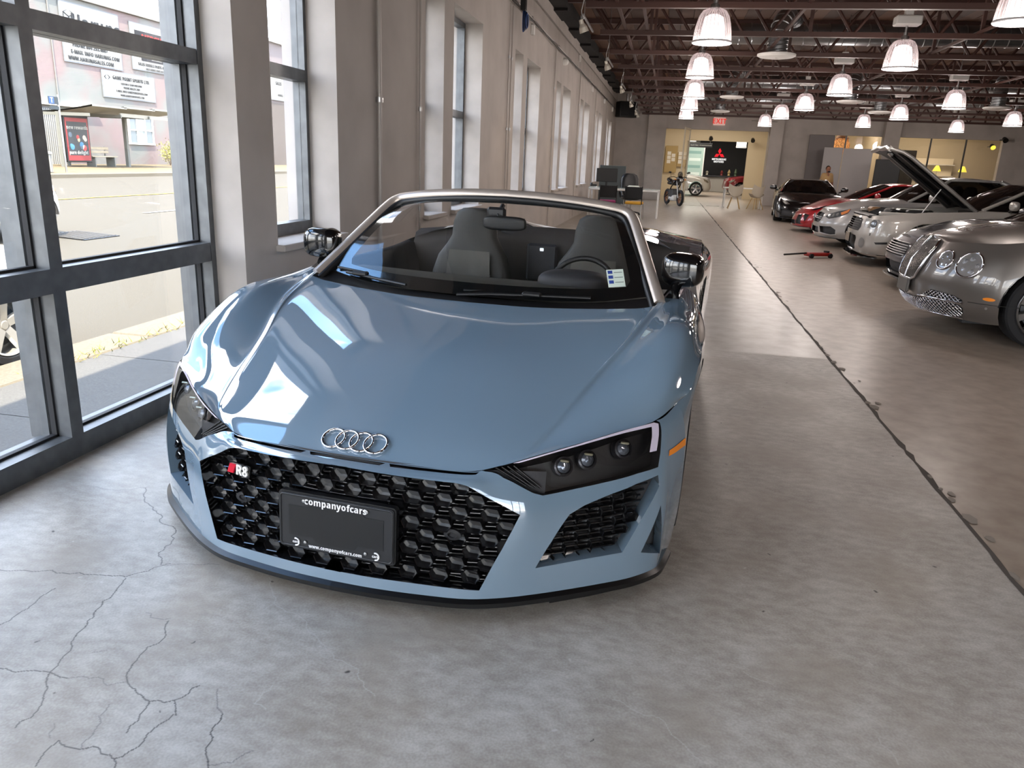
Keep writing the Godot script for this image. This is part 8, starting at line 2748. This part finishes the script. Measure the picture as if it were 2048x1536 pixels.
func build_showroom_furniture() -> void:
	var white: Material = mats["white_paint"]
	var blk: Material = mats["black_plastic"]
	# glass-topped desk on white legs
	var dk := thing("glass_desk", "white framed desk with a glass top by the far windows", "desk", Vector3(-1.2, 0, -22.8))
	part(dk, "glass_top", MB.new().rbox(Vector3(0, 0.80, 0), Vector3(2.0, 0.02, 0.9), 0.004), pane("desk_glass", Color(0.8, 0.88, 0.86), 0.25))
	for s in [-1.0, 1.0]:
		part(dk, "top_rail", MB.new().rbox(Vector3(0, 0.76, s * 0.42), Vector3(2.0, 0.05, 0.05), 0.008), white)
		part(dk, "end_rail", MB.new().rbox(Vector3(s * 0.975, 0.76, 0), Vector3(0.05, 0.05, 0.8), 0.008), white)
		for t in [-1.0, 1.0]:
			part(dk, "leg", MB.new().rbox(Vector3(s * 0.975, 0.39, t * 0.42), Vector3(0.05, 0.78, 0.05), 0.008), white)
	var mo := thing("monitor", "flat black monitor seen from behind on the glass desk", "monitor", Vector3(-1.75, 0.815, -23.0), 0.3)
	part(mo, "screen_back", MB.new().rbox(Vector3(0, 0.32, 0), Vector3(0.62, 0.38, 0.04), 0.012), blk)
	part(mo, "stand", MB.new().rbox(Vector3(0, 0.1, -0.03), Vector3(0.06, 0.2, 0.03), 0.005), blk)
	part(mo, "base", MB.new().rbox(Vector3(0, 0.008, -0.03), Vector3(0.26, 0.015, 0.18), 0.004), blk)
	var ph := thing("desk_phone", "small black desk phone beside the monitor", "phone", Vector3(-2.1, 0.815, -22.75), 0.2)
	part(ph, "body", MB.new().rbox(Vector3(0, 0.03, 0), Vector3(0.18, 0.06, 0.2), 0.012), blk)
	part(ph, "handset", MB.new().rbox(Vector3(-0.06, 0.075, 0), Vector3(0.05, 0.04, 0.2), 0.012), blk)
	var tray := thing("paper_tray", "white paper tray lying on the glass desk", "tray", Vector3(-0.95, 0.815, -22.9), 0.1)
	part(tray, "tray", MB.new().rbox(Vector3(0, 0.02, 0), Vector3(0.34, 0.04, 0.26), 0.008), white)
	part(tray, "paper", MB.new().rbox(Vector3(0, 0.05, 0), Vector3(0.29, 0.02, 0.21), 0.003), mats["paper"] if mats.has("paper") else mat("paper", rgb("d8e4da"), 0.7))
	# leather office chair
	var oc := thing("office_chair", "black leather swivel office chair behind the glass desk", "chair", Vector3(-1.05, 0, -23.7), 0.25)
	var lea := mat("chair_leather", rgb("101012"), 0.35)
	part(oc, "seat", blob(Vector3(0, 0.5, 0), Vector3(0.27, 0.07, 0.27), 0.6, Transform3D.IDENTITY, 12), lea)
	var bl := []
	for q in [[0.5, 0.2, -0.22], [0.62, 0.26, -0.26], [0.85, 0.28, -0.3], [1.05, 0.27, -0.33], [1.16, 0.22, -0.35], [1.2, 0.13, -0.36]]:
		var l := []
		for k in 20:
			var a := TAU * k / 20
			l.append(Vector3(q[1] * cos(a), q[0], q[2] + (0.08 + 0.02 * absf(cos(a))) * sin(a)))
		bl.append(l)
	part(oc, "backrest", loft(bl), lea)
	for s in [-1.0, 1.0]:
		part(oc, "armrest", MB.new().tube(smooth_line([Vector3(s * 0.26, 0.5, -0.18), Vector3(s * 0.31, 0.66, -0.16), Vector3(s * 0.31, 0.7, 0.08), Vector3(s * 0.28, 0.55, 0.2)], 5), 0.035, 8), lea)
	part(oc, "column", MB.new().tube([Vector3(0, 0.1, 0), Vector3(0, 0.45, 0)], 0.03, 10), mats["satin_metal"])
	for k in 5:
		var a := TAU * k / 5
		part(oc, "foot", MB.new().tube([Vector3(0, 0.12, 0), Vector3(0.3 * cos(a), 0.06, 0.3 * sin(a))], 0.025, 6), blk)
		part(oc, "caster", blob(Vector3(0.3 * cos(a), 0.03, 0.3 * sin(a)), Vector3(0.03, 0.03, 0.03), 1.0, Transform3D.IDENTITY, 8), blk)
	# two visitor chairs
	visitor_chair("magenta", rgb("8e2a5e"), "black backed visitor chair with a magenta seat before the desk", Vector3(-1.6, 0, -21.9), PI + 0.1)
	visitor_chair("yellow", rgb("c9952a"), "black backed visitor chair with a yellow seat before the desk", Vector3(-0.85, 0, -21.7), PI - 0.12)
	# low grey screen and plant by the last windows
	var sc := thing("grey_screen", "low grey screen with a pale frame under the last windows", "screen", Vector3(-1.9, 0, -27.5), 0.2)
	part(sc, "panel", MB.new().rbox(Vector3(0, 0.75, 0), Vector3(0.9, 1.3, 0.04), 0.01), mat("screen_slate", rgb("4c5456"), 0.8))
	part(sc, "foot", MB.new().box(Vector3(-0.4, 0, -0.2), Vector3(-0.34, 0.12, 0.2)), mats["satin_metal"])
	part(sc, "foot", MB.new().box(Vector3(0.34, 0, -0.2), Vector3(0.4, 0.12, 0.2)), mats["satin_metal"])
	# meeting table and pale shell chairs
	var tb := thing("meeting_table", "white topped table on thin metal legs at the end of the aisle", "table", Vector3(2.9, 0, -31.4))
	part(tb, "table_top", MB.new().rbox(Vector3(0, 0.75, 0), Vector3(1.5, 0.035, 0.8), 0.008), white)
	for s in [-1.0, 1.0]:
		for t in [-1.0, 1.0]:
			part(tb, "leg", MB.new().tube([Vector3(s * 0.7, 0.0, t * 0.35), Vector3(s * 0.69, 0.735, t * 0.35)], 0.02, 8), white)
	shell_chair("pale shell chair standing near side of the white table", Vector3(2.55, 0, -30.7), PI)
	shell_chair("pale shell chair half hidden by the black car", Vector3(3.35, 0, -30.9), PI + 0.5)
	motorcycle(Vector3(0.28, 0, -31.2))
	# pale door posts and threshold strip at the opening
	var dp := thing("glass_door_leaf", "open glass door leaf with pale metal frame beside the motorcycle", "door", Vector3(0.62, 0, -33.6), deg_to_rad(78))
	part(dp, "stile", MB.new().rbox(Vector3(-0.55, 1.5, 0), Vector3(0.07, 3.0, 0.05), 0.006), mat("door_cream", rgb("cfc6b2"), 0.5))
	part(dp, "stile", MB.new().rbox(Vector3(0.55, 1.5, 0), Vector3(0.07, 3.0, 0.05), 0.006), mats["door_cream"])
	part(dp, "rail", MB.new().rbox(Vector3(0, 0.06, 0), Vector3(1.05, 0.12, 0.05), 0.006), mats["door_cream"])
	part(dp, "rail", MB.new().rbox(Vector3(0, 2.96, 0), Vector3(1.05, 0.08, 0.05), 0.006), mats["door_cream"])
	part(dp, "pane", MB.new().box(Vector3(-0.52, 0.12, -0.004), Vector3(0.52, 2.92, 0.004)), mats["window_glass"])
	for k in 2:
		single("floor_strip", MB.new().rbox(Vector3(0, 0.006, 0), Vector3([1.25, 0.5][k], 0.012, 0.09), 0.004), mat("strip_white", rgb("e6e2d6"), 0.4), ["long white strip lying on the floor before the cream opening", "short white strip lying on the floor before the cream opening"][k], "strip", Vector3([0.75, 1.85][k], 0, [-31.75, -32.05][k]))
	# notice boards on the cream wall by the motorcycle
	for k in 2:
		var nb := thing("notice_board", ["framed notice board with white sheets on the cream wall behind the motorcycle", "cluster of white sheets pinned on the cream wall beside the door"][k], "board", Vector3([0.06, 0.62][k], 1.55, -40.9))
		part(nb, "board", MB.new().rbox(Vector3(0, 0.25, 0), Vector3([0.6, 0.5][k], [1.3, 0.7][k], 0.03), 0.006), mat("cork", rgb("b09a6e"), 0.8))
		for q in 5:
			part(nb, "sheet", MB.new().box(Vector3(-0.2 + 0.22 * (q % 2), 0.45 - 0.2 * (q / 2) - (0.0 if k else 0.1 * (q % 2)), 0.016), Vector3(-0.02 + 0.22 * (q % 2), 0.62 - 0.2 * (q / 2) - (0.0 if k else 0.1 * (q % 2)), 0.02)), white)
	# tools lying before the silver car
	var fj := thing("floor_jack", "red handled trolley jack lying on the floor before the raised bonnet car", "jack", Vector3(2.75, 0, -14.45), 0.5)
	part(fj, "frame", MB.new().rbox(Vector3(0, 0.06, 0), Vector3(0.5, 0.06, 0.16), 0.015), mat("jack_red", rgb("8e1f1a"), 0.4))
	part(fj, "handle", MB.new().tube([Vector3(-0.25, 0.08, 0), Vector3(-0.75, 0.06, 0.05)], 0.016, 7), blk)
	part(fj, "saddle", MB.new().lathe([Vector2(0.05, 0.09), Vector2(0.05, 0.12), Vector2(0, 0.12)], 14, Transform3D(Basis.IDENTITY, Vector3(0.18, 0, 0))), blk)
	for s in [-1.0, 1.0]:
		part(fj, "roller", MB.new().lathe([Vector2(0.0, -0.02), Vector2(0.04, -0.02), Vector2(0.04, 0.02), Vector2(0, 0.02)], 14, Transform3D(Basis(Vector3.RIGHT, PI / 2), Vector3(s * 0.2, 0.04, 0.09))), blk)

func visitor_chair(key: String, col: Color, label: String, at: Vector3, turn: float) -> void:
	var c := thing("visitor_chair", label, "chair", at, turn, "visitor chairs before the desk")
	part(c, "seat", MB.new().rbox(Vector3(0, 0.45, 0), Vector3(0.46, 0.07, 0.44), 0.025), mat("seat_" + key, col, 0.7))
	var g := []
	for i in 7:
		var row := PackedVector3Array()
		for j in 9:
			var x := -0.23 + 0.46 * j / 8
			row.append(Vector3(x, 0.56 + 0.32 * i / 6.0, -0.2 - 0.04 * i / 6.0 + 0.25 * x * x))
		g.append(row)
	var m := MB.new().grid(g)
	part(c, "backrest", m, mat("mesh_black", rgb("141416"), 0.7))
	for s in [-1.0, 1.0]:
		part(c, "back_post", MB.new().tube([Vector3(s * 0.23, 0.42, -0.19), Vector3(s * 0.23, 0.9, -0.24)], 0.013, 7), mats["black_plastic"])
		part(c, "leg", MB.new().tube([Vector3(s * 0.22, 0.43, 0.18), Vector3(s * 0.24, 0.0, 0.24)], 0.012, 7), mats["satin_metal"])
		part(c, "leg", MB.new().tube([Vector3(s * 0.22, 0.43, -0.18), Vector3(s * 0.24, 0.0, -0.26)], 0.012, 7), mats["satin_metal"])

func shell_chair(label: String, at: Vector3, turn: float) -> void:
	var c := thing("shell_chair", label, "chair", at, turn, "pale shell chairs")
	var g := []
	for i in 11:
		var t := i / 10.0
		var row := PackedVector3Array()
		for j in 13:
			var a := -1.0 + 2.0 * j / 12
			var w := lerpf(0.2, 0.27, sin(t * PI * 0.7))
			var y: float = 0.43 + (0.0 if t < 0.4 else pow((t - 0.4) / 0.6, 1.1) * 0.40) + 0.16 * a * a * (1.0 - 0.3 * t)
			var z: float = 0.22 - (t / 0.4 * 0.36 if t < 0.4 else 0.36 + (t - 0.4) * 0.2) + (0.10 * a * a if t > 0.4 else 0.0)
			row.append(Vector3(a * w, y, z))
		g.append(row)
	part(c, "shell", MB.new().grid(g), mat("shell_cream", rgb("c4baa8"), 0.5))
	for s in [-1.0, 1.0]:
		for t in [-1.0, 1.0]:
			part(c, "leg", MB.new().tube([Vector3(s * 0.1, 0.42, t * 0.1), Vector3(s * 0.22, 0.0, t * 0.22)], 0.014, 7), mat("leg_wood", rgb("b89a6a"), 0.6))

func motorcycle(at: Vector3) -> void:
	var m := thing("motorcycle", "dark motorcycle with a white cowl parked by the cream opening", "motorcycle", at, deg_to_rad(20))
	var blk: Material = mats["black_plastic"]
	for z in [0.72, -0.7]:
		var w := Node3D.new()
		w.name = "wheel"
		m.add_child(w, true)
		w.position = Vector3(0, 0.3, z)
		var ring := []
		for k in 36: ring.append(Vector3(0, 0.25 * cos(TAU * k / 36), 0.25 * sin(TAU * k / 36)))
		part(w, "tyre", MB.new().tube(ring, 0.055, 8, true), mats["rubber"])
		var rim := []
		for k in 36: rim.append(Vector3(0, 0.2 * cos(TAU * k / 36), 0.2 * sin(TAU * k / 36)))
		part(w, "rim", MB.new().tube(rim, 0.018, 6, true), mat("copper_rim", rgb("8a5a42"), 0.4, 0.5))
		for k in 5:
			part(w, "spoke", MB.new().tube([Vector3.ZERO, Vector3(0, 0.2 * cos(TAU * k / 5), 0.2 * sin(TAU * k / 5))], 0.014, 5), mats["copper_rim"])
	part(m, "tank", blob(Vector3(0, 0.86, 0.12), Vector3(0.15, 0.12, 0.26), 0.8, Transform3D.IDENTITY, 12), mats["gloss_black"])
	part(m, "engine", MB.new().rbox(Vector3(0, 0.45, 0.0), Vector3(0.34, 0.34, 0.42), 0.05), mat("engine_grey", rgb("5a5a5c"), 0.4, 0.5))
	part(m, "seat", blob(Vector3(0, 0.82, -0.35), Vector3(0.13, 0.06, 0.28), 0.7, Transform3D.IDENTITY, 10), mat("chair_leather", rgb("101012"), 0.35))
	part(m, "tail", blob(Vector3(0, 0.9, -0.75), Vector3(0.1, 0.06, 0.2), 0.7, Transform3D(Basis(Vector3.RIGHT, 0.3), Vector3(0, -0.15, -0.1)), 10), blk)
	part(m, "belly_pan", blob(Vector3(0, 0.28, 0.05), Vector3(0.16, 0.12, 0.32), 0.6, Transform3D.IDENTITY, 10), mats["white_paint"])
	part(m, "front_cowl", blob(Vector3(0, 0.98, 0.55), Vector3(0.14, 0.14, 0.14), 0.8, Transform3D.IDENTITY, 12), mats["gloss_black"])
	part(m, "windshield", blob(Vector3(0, 1.16, 0.5), Vector3(0.1, 0.12, 0.05), 0.9, Transform3D(Basis(Vector3.RIGHT, 0.0), Vector3.ZERO), 10), pane("smoke", Color(0.1, 0.1, 0.1), 0.6))
	part(m, "headlamp", blob(Vector3(0, 0.95, 0.67), Vector3(0.07, 0.06, 0.04), 0.9, Transform3D.IDENTITY, 10), mat("lamp_silver", rgb("c9c9c6"), 0.15, 0.8))
	for s in [-1.0, 1.0]:
		part(m, "fork", MB.new().tube([Vector3(s * 0.09, 0.3, 0.72), Vector3(s * 0.09, 1.0, 0.42)], 0.025, 8), mats["satin_metal"])
		part(m, "handlebar", MB.new().tube([Vector3(0, 1.02, 0.4), Vector3(s * 0.2, 1.08, 0.38), Vector3(s * 0.36, 1.05, 0.28)], 0.014, 6), blk)
		part(m, "mirror", blob(Vector3(s * 0.38, 1.24, 0.4), Vector3(0.06, 0.035, 0.012), 0.9, Transform3D.IDENTITY, 8), blk)
		part(m, "mirror_stem", MB.new().tube([Vector3(s * 0.3, 1.06, 0.34), Vector3(s * 0.36, 1.22, 0.4)], 0.007, 5), blk)
		part(m, "frame_rail", MB.new().tube([Vector3(s * 0.13, 0.95, 0.4), Vector3(s * 0.16, 0.7, 0.1), Vector3(s * 0.13, 0.4, -0.3), Vector3(s * 0.08, 0.3, -0.7)], 0.024, 7), blk)
		part(m, "indicator", blob(Vector3(s * 0.2, 0.98, 0.55), Vector3(0.04, 0.02, 0.02), 0.9, Transform3D.IDENTITY, 8), mats["amber"])
	part(m, "exhaust", MB.new().tube(smooth_line([Vector3(0.1, 0.35, 0.2), Vector3(0.16, 0.22, -0.1), Vector3(0.18, 0.35, -0.5), Vector3(0.18, 0.5, -0.85)], 5), 0.045, 10), mats["satin_metal"])
	part(m, "side_stand", MB.new().tube([Vector3(-0.12, 0.3, 0.0), Vector3(-0.3, 0.0, 0.1)], 0.014, 6), blk)
